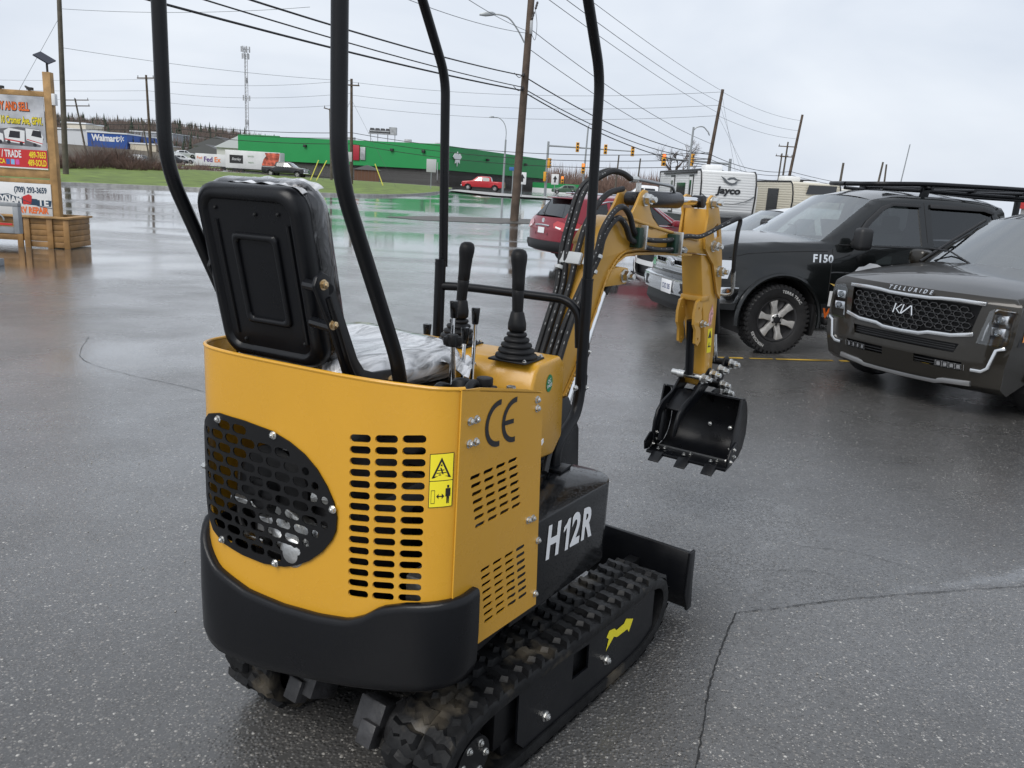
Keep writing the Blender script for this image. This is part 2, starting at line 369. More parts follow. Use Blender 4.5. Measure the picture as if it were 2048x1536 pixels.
drape('grass_verge', [(-120, 158), (-72, 166), (-56, 156), (-42, 144), (-34, 158), (-24, 166), (-14, 168), (-14, 240), (-120, 260)], .10, GRASS, 8.)
kf = [Vector((x, y, 0)) for x, y in KF[1:]]
b = MB(); cr_ = catmull([(p.x, p.y, H(p.x, p.y)) for p in kf], 4); b.loft([[p + Vector((-.02 * 0, -.16, -.05)), p + Vector((0, -.14, .155)), p + Vector((0, .10, .165)), p + Vector((0, .12, -.05))] for p in cr_]); struct(b.build('kerb', CONC))
b = MB(); cr_ = catmull([(x, y - .4, H(x, y)) for x, y in BK[:-1]], 4); b.loft([[p + Vector((0, -.2, -.05)), p + Vector((0, -.18, .15)), p + Vector((0, .18, .15)), p + Vector((0, .2, -.05))] for p in cr_]); struct(b.build('kerb', CONC))
drape('median', [(-6.4, 38.4), (-4.5, 37.4), (-1, 38.6), (1.4, 40.6), (3.6, 43.2), (2.5, 45.2), (-.8, 43.6), (-4.6, 41.4)], .012, mat('median dirt', (.05, .043, .033), .5, bump=(6, .5), vary=(2, .5)), 1.5)
drape('sidewalk', [(-7.6, 84), (-2.5, 76), (3, 77.5), (16, 79.5), (16, 84), (3, 83), (-2, 86), (-7.2, 93)], .10, CONC, 3.)
# ---- pavement joints and the worn yellow line
CRK = mat('crack dark', (.012, .012, .012), .6)
def crack(pts, w_, seed):
    rnd = random.Random(seed); P_ = catmull([(x, y, 0) for x, y in pts], 14); b_ = MB(); L_, R_ = [], []
    for i, p in enumerate(P_):
        d_ = (P_[min(i + 1, len(P_) - 1)] - P_[max(i - 1, 0)]).normalized(); n_ = Vector((-d_.y, d_.x, 0)); p = p + n_ * rnd.uniform(-.0035, .0035); k_ = w_ * rnd.uniform(.3, 1.2); L_.append(p + n_ * k_ + Vector((0, 0, .003))); R_.append(p - n_ * k_ + Vector((0, 0, .003)))
    b_.add(L_ + R_, [(i, i + 1, len(P_) + i + 1, len(P_) + i) for i in range(len(P_) - 1)]); return struct(b_.build('pavement_crack', CRK, fix=False))
crack([(.62, 2.1), (.72, 2.42), (.82, 2.72), (.93, 2.98), (1.03, 3.2)], .0038, 1); crack([(1.03, 3.2), (1.25, 3.27), (1.5, 3.36), (1.85, 3.46), (2.2, 3.55), (2.9, 3.72)], .0022, 2); crack([(1.2, 3.62), (1.5, 3.66), (1.62, 3.63)], .0014, 3); crack([(1.55, 3.95), (1.85, 3.9), (2.1, 3.72)], .0014, 4); crack([(-4.35, 8.1), (-3.95, 7.2), (-3.4, 6.75), (-2.6, 6.35), (-2.1, 6.0), (-1.7, 5.75)], .0025, 5)
YLN = mat('worn yellow road paint', (.36, .23, .03), .6, vary=(3, .6)); rnd = random.Random(3); b = MB(); x = 2.25
while x < 6.6:
    l = rnd.uniform(.25, .7); y0 = 9.05 + (x - 2.5) * .165; a = rnd.uniform(.025, .045)
    b.add([(x, y0 - a, .0045), (x + l, y0 + l * .165 - a * rnd.uniform(.8, 1.1), .0045), (x + l, y0 + l * .165 + a, .0045), (x, y0 + a * rnd.uniform(.8, 1.1), .0045)], [(0, 1, 2, 3)]); x += l + rnd.uniform(.01, .12)
o = b.build('parking_line', YLN, fix=False); struct(o)
# small stones and debris on the wet lot
PEB = mat('grit', (.30, .29, .27), .7); rnd = random.Random(11); b = MB()
for i in range(700):
    r_ = rnd.random() ** .6 * 7 + 1.6; a = rnd.uniform(R(35), R(150)); x, y = r_ * math.cos(a), r_ * math.sin(a); s_ = rnd.uniform(.0025, .006); q = [(x + s_ * math.cos(k * 1.57 + a) * rnd.uniform(.6, 1.3), y + s_ * math.sin(k * 1.57 + a) * rnd.uniform(.6, 1.3), .0015) for k in range(4)]; b.add(q + [(x, y, s_ * .9 + .002)], [(0, 1, 4), (1, 2, 4), (2, 3, 4), (3, 0, 4)])
o = b.build('grit', PEB); tag(o, 'scattered pale grit on the wet asphalt', None, kind='stuff')

# ---- green store
GRNW = mat('green cladding', (.012, .235, .062), .5, vary=(.25, .05)); BRNW = mat('brown block wall', (.058, .050, .042), .8, bump=(3, .3), vary=(.4, .15)); GREYM = mat('galvanised grey', (.36, .37, .38), .5, metal=.4, vary=(2, .2))
PL_, PC_, PR_ = Vector((-54.0, 158)), Vector((-14.2, 144)), Vector((4.3, 184))
st = thing('green_store', 'long low store with a bright green upper band and brown lower wall', 'building', (-14.2, 144, 1.0))
def wall_seg(a, c, z0, z1, out, m_, name, par, thick=.4):
    d_ = (c - a).normalized(); n_ = Vector((d_.y, -d_.x)); q = [a + n_ * out, c + n_ * out, c - n_ * (thick - out), a - n_ * (thick - out)]; b_ = MB(); o0 = Vector((-14.2, 144)); b_.prism([tuple(p - o0) for p in q], lambda x, y, h: Vector((x, y, h - 1.0)), z0, z1); return b_.build(name, m_, par)
PM_ = PL_ + (PC_ - PL_) * .215
wall_seg(PL_, PM_, 3.9, 8.35, .25, GRNW, 'green_band', st); wall_seg(PM_, PC_, 3.9, 8.15, .45, GRNW, 'green_band', st); wall_seg(PC_, PR_, 3.9, 8.0, .25, GRNW, 'green_band', st); wall_seg(PL_, PC_, .2, 4.0, .0, BRNW, 'lower_wall', st); wall_seg(PC_, PR_, .2, 4.0, .0, BRNW, 'lower_wall', st)
b = MB(); o0 = Vector((-14.2, 144)); b.prism([tuple(p - o0) for p in (PL_, PC_, PR_, Vector((-20, 230)), Vector((-56, 215)))], lambda x, y, h: Vector((x, y, h - 1)), 1.2, 7.6); b.build('roof', mat('flat roof', (.2, .2, .2), .8), st)
def onwall(u, z, out, a=PL_, c=PC_): d_ = (c - a); p = a + d_ * u; n_ = Vector((d_.y, -d_.x)).normalized(); q = p + n_ * out - o0; return Vector((q.x, q.y, z - 1.0)), d_.normalized()
def wbox(u, z, w_, h, d_, m_, name, a=PL_, c=PC_, out=.5):
    p, dr = onwall(u, z, out, a, c); b_ = MB(); b_.box(p, (w_, d_, h), Matrix.Rotation(math.atan2(dr.y, dr.x), 3, 'Z')); return b_.build(name, m_, st, bev=.03)
wbox(.605, 6.05, 1.4, 2.6, .3, mat('red sign', (.33, .02, .035), .5), 'sign_panel'); wbox(.638, 5.95, 1.0, 2.2, .3, GREYM, 'sign_panel')
for u in (.355, .775, .92): wbox(u, 6.8, .55, .45, .7, TRIM0 if False else mat('lamp dark', (.02, .02, .02), .5), 'wall_lamp')
for u in (.36, .75): wbox(u, 6.4, .5, .45, .6, MATS['lamp dark'], 'wall_lamp', PC_, PR_)
wbox(.985, 3.6, .1, 3.0, .2, GREYM, 'downpipe')
lg = [(-1.0, .3), (-.5, .9), (-.35, .5), (0, 1.1), (.3, .5), (.5, .9), (.95, .4), (.5, -.1), (.55, -.6), (.1, -.35), (0, -1.0), (-.15, -.4), (-.5, -.6), (-.45, -.1)]
p, dr = onwall(.10, 5.9, .35, PC_, PR_); b = MB(); b.prism([(x * 1.6, z * 1.2) for x, z in lg], lambda x, z, h: p + Vector((dr.x * x, dr.y * x, z)) + Vector((dr.y, -dr.x, 0)) * h, 0, .12); b.build('leaf_emblem', mat('sign white', (.75, .76, .76), .5), st)
hv = MB(); hx, hy = -26.0 + 14.2, 152.5 - 144
for dx in (-2.2, -.9, .9, 2.2): hv.cyl((hx + dx, hy, 6.6), (hx + dx, hy, 8.6), .07, n=6)
hv.b2(hx - 2.5, hx + 2.5, hy - .6, hy + .6, 8.6, 8.75); hv.b2(hx - 2.4, hx + 1.3, hy - .6, hy + .6, 9.0, 9.2); hv.build('condenser_frame', GREYM, st)
for k in range(4):
    b = MB(); b.prism([(-.5, 0), (.5, 0), (.3, .9), (-.3, .9)], lambda x, z, h: Vector((hx - 1.9 + k * .95 + x, hy + h, 8.7 + z)), -.5, .5); b.build('condenser_coil', mat('coil dark', (.07, .07, .075), .6), st)
b = MB(); b.b2(hx + 1.2, hx + 2.5, hy - .5, hy + .5, 8.75, 9.9); b.build('condenser_fan', GREYM, st)
for dx, w_, h in ((-6.5, 1.5, .7), (-9.2, .9, 1.0), (4.0, 1.2, .9), (9.5, 1.0, .6), (11.0, .5, .8)):
    b = MB(); b.b2(hx + dx, hx + dx + w_, hy - .5, hy + .5, 6.5, 7.1 + h); b.build('roof_unit', GREYM, st, bev=.04)
# fenced bin store in front
b = thing('bin_shed', 'small brown wooden shed against the green store wall', 'shed', (-26.6, 141.5, 1.2)); BW = mat('brown boards', (.12, .06, .035), .8)
for k in range(7): m_ = MB(); m_.b2(-2.1 + k * .6, -1.54 + k * .6, -.6, -.55, 0, 1.9); m_.build('board', BW, b)
m_ = MB(); m_.prism([(-2.3, 1.9), (2.3, 1.9), (0, 2.7)], lambda x, z, h: Vector((x, h, z)), -.8, 1.2); m_.build('roof', mat('grey shingle', (.12, .12, .12), .8), b)

# ---- poles and lights
WOOD = mat('pole wood', (.085, .062, .046), .85, bump=(9, .4), vary=(2, .35)); WOODG = mat('grey pole wood', (.09, .078, .062), .85, bump=(9, .4), vary=(2, .3)); GALV = mat('galvanised pole', (.30, .32, .33), .45, metal=.5); INS = mat('insulator', (.05, .045, .045), .4)
def pole(name, label, base, top, r0=.17, r1=.11, m_=None, arms=(), group='utility poles', cat='pole'):
    t = thing(name, label, cat, base, 0, group); bz = Vector(base); tv = Vector(top) - bz
    b_ = MB(); n = 8; b_.tube([tv * (i / n) - (Vector((0, 0, .3)) if i == 0 else Vector((0, 0, 0))) for i in range(n + 1)], [lerp(r0, r1, i / n) for i in range(n + 1)], 14); b_.build('shaft', m_ or WOOD, t)
    for f, w_, tilt, ni in arms:
        c_ = tv * f; b_ = MB(); b_.box(c_ + Vector((0, -r1 - .05, 0)), (w_, .10, .12), Matrix.Rotation(R(tilt), 3, 'Y')); a_ = b_.build('crossarm', WOOD, t)
        for i in range(ni):
            x = -w_ / 2 + .1 + (w_ - .2) * i / max(1, ni - 1); b_ = MB(); b_.lathe([(.03, 0), (.05, .1), (.03, .14), (.05, .2), (.02, .24)], c_ + Vector((x, -r1 - .05, .05 - x * math.tan(R(tilt)))), (0, 0, 1), 8); b_.build('insulator', INS, a_)
    return t, bz, tv
def lampbar(t, path, head_dir, m_=GALV, r=.04, hl=.55):
    b_ = MB(); b_.tube(catmull(path, 6), r, 8); a_ = b_.build('lamp_arm', m_, t); e = Vector(path[-1]); d_ = Vector(head_dir).normalized()
    b_ = MB(); u = Vector((0, 0, 1)); s_ = d_.cross(u)
    b_.loft([[e + d_ * x + s_ * (w_ * a) + u * (h * c_ - k) for a, c_ in ((-1, 0), (-.7, 1), (.7, 1), (1, 0), (.8, -.6), (-.8, -.6))] for x, w_, h, k in ((0, .04, .05, 0), (hl * .2, .1, .1, .0), (hl * .6, .14, .11, .02), (hl, .06, .05, .03))]); b_.build('lamp_head', m_, t, ang=50)
pole('utility_pole', 'dark wooden utility pole on the grass behind the wooden sign', (-34.2, 62, H(-34.2, 62)), (-33.75, 62, 14.5), .21, .15, WOODG)
pole('utility_pole', 'wooden pole with one short crossarm left of the rear roll bar', (-42.5, 95, 1.6), (-42.66, 95, 11.45), .17, .11, WOOD, [(.965, 1.9, -3, 2)])
pole('utility_pole', 'thin leaning pole with two crossarms above the blue store', (-57.6, 110, 1.6), (-58.79, 110, 9.57), .13, .10, WOODG, [(.975, 3.6, -3, 3), (.885, 3.6, -3, 3)])
pole('utility_pole', 'short thin pole in front of the blue store sign', (-47.0, 105, 1.5), (-48.0, 105, 7.4), .10, .08, WOODG)
pole('utility_pole', 'wooden pole with upright insulators in front of the green store', (-17.18, 83, 1.0), (-17.29, 83, 11.0), .17, .12, WOOD, [(.94, 1.6, 0, 3)])
pole('utility_pole', 'wooden pole with a slanting crossarm left of the insulator pole', (-23.1, 100, 1.25), (-23.33, 100, 9.45), .15, .11, WOODG, [(.985, 1.4, 12, 2)])
t, bz, tv = pole('utility_pole', 'tall brown wooden pole with a street lamp and transformer fuse, standing in the median', (-.39, 41.6, .12), (-.12, 41.6, 13.5), .215, .145, WOOD)
lampbar(t, [(.0, -.1, 8.35), (-.35, -.12, 8.9), (-.75, -.14, 9.35), (-1.15, -.15, 9.5), (-1.45, -.15, 9.52)], (-1, -.05, -.05), r=.035, hl=.75)
b = MB(); b.b2(.17, .36, -.16, .10, 8.75, 9.35); b.build('fuse_box', GREYM, t, bev=.02)
for z_ in (9.5, 9.95): b = MB(); b.lathe([(.03, 0), (.06, .06), (.04, .12), (.06, .18), (.04, .24), (.06, .3), (.03, .36)], (.30 + (z_ - 9.5) * .3, -.1, z_ - .1), (.25, 0, 1), 8); b.build('bushing', INS, t)
b = MB(); b.tube(catmull([(.3, -.1, 8.8), (.5, -.1, 8.5), (.55, -.1, 9.2), (.42, -.1, 9.9)], 8), .012, 6); b.build('jumper_cable', INS, t)
for z_ in (6.3, 6.9): b = MB(); b.box((.04, -.22, z_), (.10, .14, .16)); b.tube(catmull([(.02, -.25, z_), (-.15, -.25, z_ - .15), (-.4, -.25, z_ + .05)], 6), .02, 6); b.build('cable_bracket', INS, t, bev=.01)
pole('utility_pole', 'leaning dark wooden pole behind the white travel trailer', (14.5, 68, .9), (15.25, 68, 10.2), .17, .12, WOOD)
pole('utility_pole', 'leaning dark wooden pole above the cream travel trailer', (27.4, 88, .9), (28.2, 88, 10.7), .18, .12, WOOD)
pole('utility_pole', 'far pole with two crossarms left of the cream trailer pole', (33.7, 110, 1.0), (33.87, 110, 9.5), .15, .1, WOODG, [(.93, 2.4, 0, 3), (.78, 1.6, 0, 2)])
pole('utility_pole', 'farthest pole with one crossarm left of the cream trailer pole', (36.2, 120, 1.0), (36.31, 120, 8.6), .14, .1, WOODG, [(.95, 1.8, 0, 2)])
pole('utility_pole', 'short wooden pole without arms right of the cream trailer', (37.5, 100, 1.0), (37.64, 100, 6.8), .17, .13, WOODG)
pole('utility_pole', 'pole with a small transformer left of the ladder rack end', (46.0, 110, 1.0), (46.51, 110, 7.7), .15, .12, WOODG)
pole('utility_pole', 'plain pole close beside the transformer pole', (49.4, 115, 1.0), (49.14, 115, 7.7), .14, .11, WOODG)
pole('flag_pole', 'thin bare metal mast above the pickup roof', (26.6, 60, .4), (27.06, 60, 6.3), .045, .035, GALV, group='thin metal masts')
pole('utility_pole', 'left one of two short far poles over the bare woods', (13.1, 120, 1.0), (13.26, 120, 7.05), .14, .1, WOODG); pole('utility_pole', 'right one of two short far poles over the bare woods', (16.2, 120, 1.0), (16.35, 120, 6.75), .13, .1, WOODG)
pole('utility_pole', 'tiny far pole just above the pickup rear roof', (55.9, 120, 1.0), (55.81, 120, 5.3), .16, .12, WOODG)
t, bz, tv = pole('street_lamp', 'curved grey street lamp between the near pole and the green store', (-2.26, 90, .95), (-2.22, 90, 6.6), .13, .09, GALV, (), 'street lamps', 'street lamp'); lampbar(t, [(.04, 0, 5.6), (.02, 0, 6.6), (-.25, 0, 7.35), (-.8, 0, 7.8), (-1.3, 0, 7.85)], (-1, 0, 0))
t, bz, tv = pole('street_lamp', 'tall grey lamp post carrying a signal beside the front roll bar', (6.32, 90, .85), (6.44, 90, 8.3), .11, .08, GALV, (), 'street lamps', 'street lamp'); lampbar(t, [(.12, 0, 7.3), (.2, 0, 7.75), (.5, 0, 7.9)], (1, 0, 0))
t, bz, tv = pole('street_lamp', 'grey lamp post left of the white trailer with a curved arm to the right', (12.0, 62, .6), (12.1, 62, 6.75), .09, .07, GALV, (), 'street lamps', 'street lamp'); lampbar(t, [(.1, 0, 5.9), (.35, 0, 6.15), (.8, 0, 6.2), (1.15, 0, 5.9)], (.6, 0, -.8), hl=.3)
SIGY = mat('signal yellow', (.62, .30, .025), .5); SLR = mat('signal red lit', (.8, .05, .02), .4, emit=(1, .10, .03), estr=2.5); SLD = mat('signal dark lens', (.02, .02, .02), .3)
def signal(p, label, lit=True, w_=.36, h=1.05, yaw=0):
    t = thing('traffic_light', label, 'traffic light', p, yaw, 'traffic lights at the junction'); b_ = MB(); b_.b2(-w_ / 2, w_ / 2, -.15, .15, -h / 2, h / 2); b_.build('housing', SIGY, t, bev=.03)
    for k in range(3):
        c_ = (0, -.15, h / 2 - .18 - k * .34); b_ = MB(); b_.lathe([(.12, 0), (.10, .02)], c_, (0, -1, 0), 14); b_.build('lens', SLR if (lit and k == 0) else SLD, t); b_ = MB(); b_.tube([(c_[0] + .13 * math.cos(a), -.22, c_[2] + .13 * math.sin(a)) for a in [R(20 + 20 * i) for i in range(8)]], .02, 5); b_.build('visor', SIGY, t)
    return t
def mast(base, top, arm_to, label):
    t, bz_, tv_ = pole('signal_mast', label, base, top, .16, .12, GALV, (), 'signal masts', 'signal mast'); z = tv_.z - .45; b_ = MB(); b_.tube([(0, 0, z), tuple(Vector(arm_to) - bz_)], [.10, .06], 10); b_.build('mast_arm', GALV, t)
mast((2.46, 95, 1.05), (2.47, 95, 6.95), (12.2, 95, 6.42), 'grey signal mast with a long arm behind the red SUV'); mast((18.3, 75, .95), (18.2, 75, 5.3), (12.2, 75, 5.0), 'grey signal mast whose arm passes left behind the white trailer')
signal((5.75, 94.7, 6.5), 'left traffic light on the long signal arm', False); signal((8.9, 94.7, 6.45), 'middle traffic light on the long signal arm', False); signal((11.95, 94.7, 6.4), 'right traffic light at the end of the long signal arm', False)
signal((12.25, 74.7, 4.85), 'traffic light showing red at the left end of the trailer-side arm'); signal((14.7, 74.7, 5.0), 'traffic light nearest the lamp post above the white trailer', False, yaw=50); signal((6.2, 89.6, 4.1), 'red traffic light low on the lamp post behind the front roll bar'); signal((2.7, 94.7, 4.6), 'traffic light half way up the long-arm mast', False, yaw=60); signal((2.3, 94.6, 3.1), 'lowest yellow traffic light on the long-arm mast', False, yaw=80); signal((5.0, 110, 3.0), 'small far traffic light above the red SUV roof', True, .34, 1.0)
# ---- overhead wires
WIRE = mat('wire black', (.018, .018, .02), .6); THIN = mat('wire grey', (.12, .13, .14), .6)
def wire(p, q, sag, r_, label, m_=None):
    p, q = Vector(p), Vector(q); b_ = MB(); n = 16; b_.tube([p.lerp(q, i / n) - Vector((0, 0, sag * 4 * (i / n) * (1 - i / n))) for i in range(n + 1)], r_, 6)
    tag(b_.build('overhead_wire', m_ or WIRE), label, 'wire', 'overhead wires')
def AT(u, v, D):
    d_ = AF + AR * ((u - 1024) / 1620) - AU * ((v - 768) / 1620); return CAMP + d_ * (D / d_.y)
E_ = lambda z: (-.30, 41.5, z)
def ext(p, q, k): p, q = Vector(p), Vector(q); return q + (q - p) * k
for (u, v, z, r_, nm) in ((562, 0, 6.98, .028, 'upper thick black cable running from the top edge to the near pole'), (472, 0, 6.45, .022, 'middle black cable running from the top edge to the near pole'), (369, 0, 6.30, .034, 'lower thick black cable running from the top edge to the near pole')):
    q = AT(u, v, 22); wire(E_(z), ext(E_(z), q, .5), .25, r_, nm)
IA, KA_ = lambda z: (14.5 + (z - .9) * .08, 67.9, z), lambda z: (27.4 + (z - .9) * .082, 87.9, z)
for i, (z, z2, r_) in enumerate(((6.95, 5.2, .030), (6.40, 4.85, .026), (6.25, 4.4, .032))): wire(E_(z), IA(z2), .7, r_, 'thick black cable, %s of three from the near pole to the trailer pole' % ('top', 'middle', 'bottom')[i]); wire(IA(z2), KA_(z2 - .2), .5, r_ * .9, 'black cable, %s of three between the two trailer poles' % ('top', 'middle', 'bottom')[i]); wire(KA_(z2 - .2), (60, 130, z2), .6, r_ * .9, 'black cable, %s of three leaving right from the cream trailer pole' % ('top', 'middle', 'bottom')[i])
for i, (u, v, u2, v2, z2) in enumerate(((1205, 25, 1120, -60, 10.05), (1215, 60, 1180, 20, 9.2), (1220, 85, 1118, 0, 8.4))):
    q = AT(u2, v2, 30); wire(IA(z2), ext(IA(z2), q, .3), .3, .012, 'thin wire, %s of three from the trailer pole up past the front roll bar' % ('top', 'middle', 'bottom')[i], THIN)
for i, z2 in enumerate((10.0, 9.0, 8.2)): wire(IA(z2), KA_(z2 + .1), .35, .013, 'thin wire, %s of three between the trailer poles' % ('top', 'middle', 'bottom')[i], THIN); wire(IA(z2), (-17.2, 83, z2 + .7 - i * .2), .7, .014, 'thin wire, %s of three from the insulator pole to the trailer pole' % ('top', 'middle', 'bottom')[i], THIN); wire((-17.2, 83, z2 + .9 - i * .2), (-42.6, 95, z2 + 1.0 - i * .2), .6, .014, 'thin wire, %s of three from the insulator pole left behind the seat' % ('top', 'middle', 'bottom')[i], THIN); wire((-42.6, 95, z2 + 1.0 - i * .2), (-110, 120, z2 + 2.2), .8, .014, 'thin wire, %s of three running to the far left edge' % ('top', 'middle', 'bottom')[i], THIN)
for i, z2 in enumerate((5.0, 4.5, 3.95)): wire((-17.2, 83, z2 + 1.0), (-42.6, 95, z2 + 1.7), .45, .03, 'black cable, %s of three low behind the seat backrest' % ('top', 'middle', 'bottom')[i]); wire((-42.6, 95, z2 + 1.7), (-110, 112, z2 + .6), .5, .03, 'black cable, %s of three low over the blue store' % ('top', 'middle', 'bottom')[i]); wire((-17.2, 83, z2 + 1.0), IA(z2 + .35), .9, .026, 'black cable, %s of three crossing in front of the green store' % ('top', 'middle', 'bottom')[i])
for i, (z, z2) in enumerate(((9.2, 6.0), (8.3, 5.2))): wire(E_(z), IA(z2), .5, .016, 'single wire, %s of two from high on the near pole to the trailer pole' % ('upper', 'lower')[i], WIRE)
wire(E_(8.9), ext(E_(8.9), AT(860, 5, 30), .4), .2, .012, 'thin wire from the near pole lamp to the upper left', THIN); wire(E_(9.0), ext(E_(9.0), AT(945, 0, 32), .3), .1, .012, 'thin wire from the near pole fuse to the top edge', THIN)
wire((-33.9, 62, 12.2), AT(620, 14, 60), .3, .014, 'highest thin wire from the left pole across the top', THIN); wire((-33.9, 62, 9.6), (-17.2, 83, 10.8), .3, .014, 'thin wire from the left pole to the insulator pole', THIN)
wire((-33.9, 61.9, 11.5), (-37.2, 60.0, 4.5), 0, .013, 'steep guy wire left of the left pole', THIN)
wire((-17.2, 82.9, 9.5), (-21.0, 86.9, 1.2), 0, .012, 'steep guy wire behind the seat from the insulator pole', THIN); wire((-17.2, 82.9, 9.0), (-13.0, 84.5, 1.1), 0, .012, 'steep guy wire right of the insulator pole', THIN)
for k in range(3): wire(IA(9.8 - k * .8), (17.5 + k * .9, 67, 1.5), 0, .009, 'guy wire of the trailer pole, %s of three' % ('leftmost', 'middle', 'rightmost')[k], THIN)
GM = mat('guy marker yellow', (.75, .68, .12), .5)
for x0, y0, dx, lb in ((-22.6, 88, .9, 'left yellow guy wire marker behind the seat'), (-21.9, 87.6, 1.15, 'right yellow guy wire marker behind the seat'), (-14.2, 84.3, -.9, 'yellow guy wire marker right of the rear roll bar')):
    b = MB(); b.tube([(x0, y0, H(x0, y0)), (x0 + dx, y0, H(x0, y0) + 2.2)], .05, 8); tag(b.build('guy_marker', GM), lb, 'guy marker', 'yellow guy wire markers')
# ---- road signs
def road_sign(x, y, w_, h, zc, label, m_, arrow=False):
    z0 = H(x, y); t = thing('road_sign', label, 'road sign', (x, y, z0)); b_ = MB(); b_.cyl((0, 0, 0), (0, 0, zc + h / 2), .045, n=8); b_.build('post', GALV, t); b_ = MB(); b_.b2(-w_ / 2, w_ / 2, -.08, -.05, zc - h / 2, zc + h / 2); p_ = b_.build('plate', m_, t, bev=.01)
    if arrow: b_ = MB(); b_.add([(x_, -.084, zc + z_) for x_, z_ in ((-.1, -h * .3), (.1, -h * .3), (.1, 0), (.26, 0), (0, h * .36), (-.26, 0), (-.1, 0))], [tuple(range(7))]); b_.build('arrow', BPR0, t)
BPR0 = mat('sign black', (.02, .02, .02), .5); SW_ = mat('sign white paint', (.7, .71, .71), .5); SGY = mat('sign back grey', (.42, .43, .44), .5)
road_sign(-9.6, 86, 1.0, 1.3, 2.4, 'grey backed road sign on the grass tip before the green store', SGY); road_sign(-.2, 78.3, .75, 1.1, 1.75, 'white arrow sign just right of the near wooden pole', SW_, True); road_sign(3.6, 98, .85, 1.2, 1.9, 'white arrow sign right of the long-arm mast', SW_, True); road_sign(-17.3, 82, .7, .9, 2.7, 'narrow pale sign post just left of the rear roll bar', SGY); road_sign(-1.2, 86, .8, .35, 2.6, 'small blue street name sign left of the near pole', mat('sign blue', (.03, .12, .32), .5))
road_sign(10.3, 40, .45, .55, 2.0, 'small yellow sign between the two travel trailers', mat('sign yellow', (.7, .62, .03), .5))
# ---- cell tower
t = thing('cell_tower', 'tall grey lattice cell tower rising behind the green store', 'tower', (-132.7, 400, 10)); 
for k in range(3):
    a = R(120 * k); b = MB(); b.tube([(.9 * math.cos(a), .9 * math.sin(a), 0), (.7 * math.cos(a), .7 * math.sin(a), 47.5)], .14, 6); b.build('leg', GREYM, t)
b = MB()
for i in range(30):
    for k in range(3): a, c = R(120 * k), R(120 * k + 120); z = i * 1.6; b.tube([(.85 * math.cos(a), .85 * math.sin(a), z), (.85 * math.cos(c), .85 * math.sin(c), z + 1.6)], .07, 4)
o = b.build('bracing', GREYM, t); o['kind'] = 'stuff'
for z, n, r_ in ((46.5, 7, 1.9), (43.5, 5, 1.5), (25, 3, 1.6), (33, 2, 1.2), (14, 2, 1.2)):
    for k in range(n): a = 2 * math.pi * k / n + z; b = MB(); b.box((r_ * math.cos(a), r_ * math.sin(a), z), (.5, .4, 2.4)); b.box((r_ * .5 * math.cos(a), r_ * .5 * math.sin(a), z), (r_, .12, .12), Matrix.Rotation(a, 3, 'Z')); b.build('antenna', GREYM, t)

# ---- hill and woods
HILL = mat('hill ground', (.085, .072, .055), .95, bump=(.3, .3), vary=(.02, .3))
def hz_(x, y): return 1.0 + 19 * ss((y - 250) / 330) * ss((-x - 60) / 180) + 4 * ss((y - 250) / 100) * ss((-x - 90) / 60)
b = MB(); b.grid(lambda u, v: Vector((lerp(-620, -40, u), lerp(215, 760, v), hz_(lerp(-620, -40, u), lerp(215, 760, v)) + 1.2)), 40, 34); struct(b.build('hill', HILL, fix=False, ang=80))
CON = mat('spruce foliage', (.028, .040, .026), .9, vary=(.15, .4)); BARE = mat('bare twigs', (.105, .080, .068), .9, vary=(.12, .35)); BARE2 = mat('reddish bare twigs', (.12, .075, .058), .9, vary=(.5, .4))
def spruce(b_, x, y, z, h, rnd):
    n = 6; k = 6
    for i in range(k):
        f0 = i / k; r_ = h * .19 * (1 - f0) + .2; zz = z + h * f0; q = [(x + r_ * rnd.uniform(.65, 1.2) * math.cos(2 * math.pi * j / n + i), y + r_ * math.sin(2 * math.pi * j / n + i), zz - h * .05 * rnd.random()) for j in range(n)]; o = len(b_.v); b_.v += q + [(x, y, zz + h * .26)]; b_.f += [(o + j, o + (j + 1) % n, o + n) for j in range(n)]
def twigs(b_, x, y, z, h, w_, rnd, n, th):
    """upright fan of thin twigs: each a narrow 3-sided spike"""
    for i in range(n):
        a = rnd.uniform(0, 6.28); s0 = rnd.random() ** .5 * w_ * .35; p = Vector((x + s0 * math.cos(a), y + s0 * math.sin(a), z + h * rnd.random() ** 2 * .35)); l = h * rnd.uniform(.35, .75) ; le = rnd.uniform(.05, .7); d_ = Vector((math.cos(a) * le * w_ / h, math.sin(a) * le * w_ / h, 1)).normalized(); e = p + d_ * l; s_ = d_.orthogonal().normalized() * th; c_ = d_.cross(s_); o = len(b_.v); b_.v += [tuple(p + s_), tuple(p - s_ * .5 + c_ * .8), tuple(p - s_ * .5 - c_ * .8), tuple(e)]; b_.f += [(o, o + 1, o + 3), (o + 1, o + 2, o + 3), (o + 2, o, o + 3)]
rnd = random.Random(5); bs_, bb = MB(), MB()
for i in range(2600):
    x, y = rnd.uniform(-560, -85), rnd.uniform(330, 640)
    if x > -60 - (y - 330) * .1: continue
    z = hz_(x, y) + 1.0
    if rnd.random() < .26: spruce(bs_, x, y, z, rnd.uniform(4, 8) * (1.25 if rnd.random() < .1 else 1), rnd)
    else: twigs(bb, x, y, z, rnd.uniform(5, 9), 5, rnd, 22, .26)
tag(bs_.build('spruce_wood', CON, fix=False, ang=180), 'dark spruces spread through the wooded hill at left', None, kind='stuff'); tag(bb.build('bare_wood', BARE, fix=False, ang=180), 'leafless grey brown trees covering the far hill', None, kind='stuff')
bb = MB()
for i in range(520):
    x, y = rnd.uniform(6, 95), rnd.uniform(225, 300); twigs(bb, x, y, .8, rnd.uniform(5, 10.5) * (1 if x < 60 else .8), 5, rnd, 26, .13)
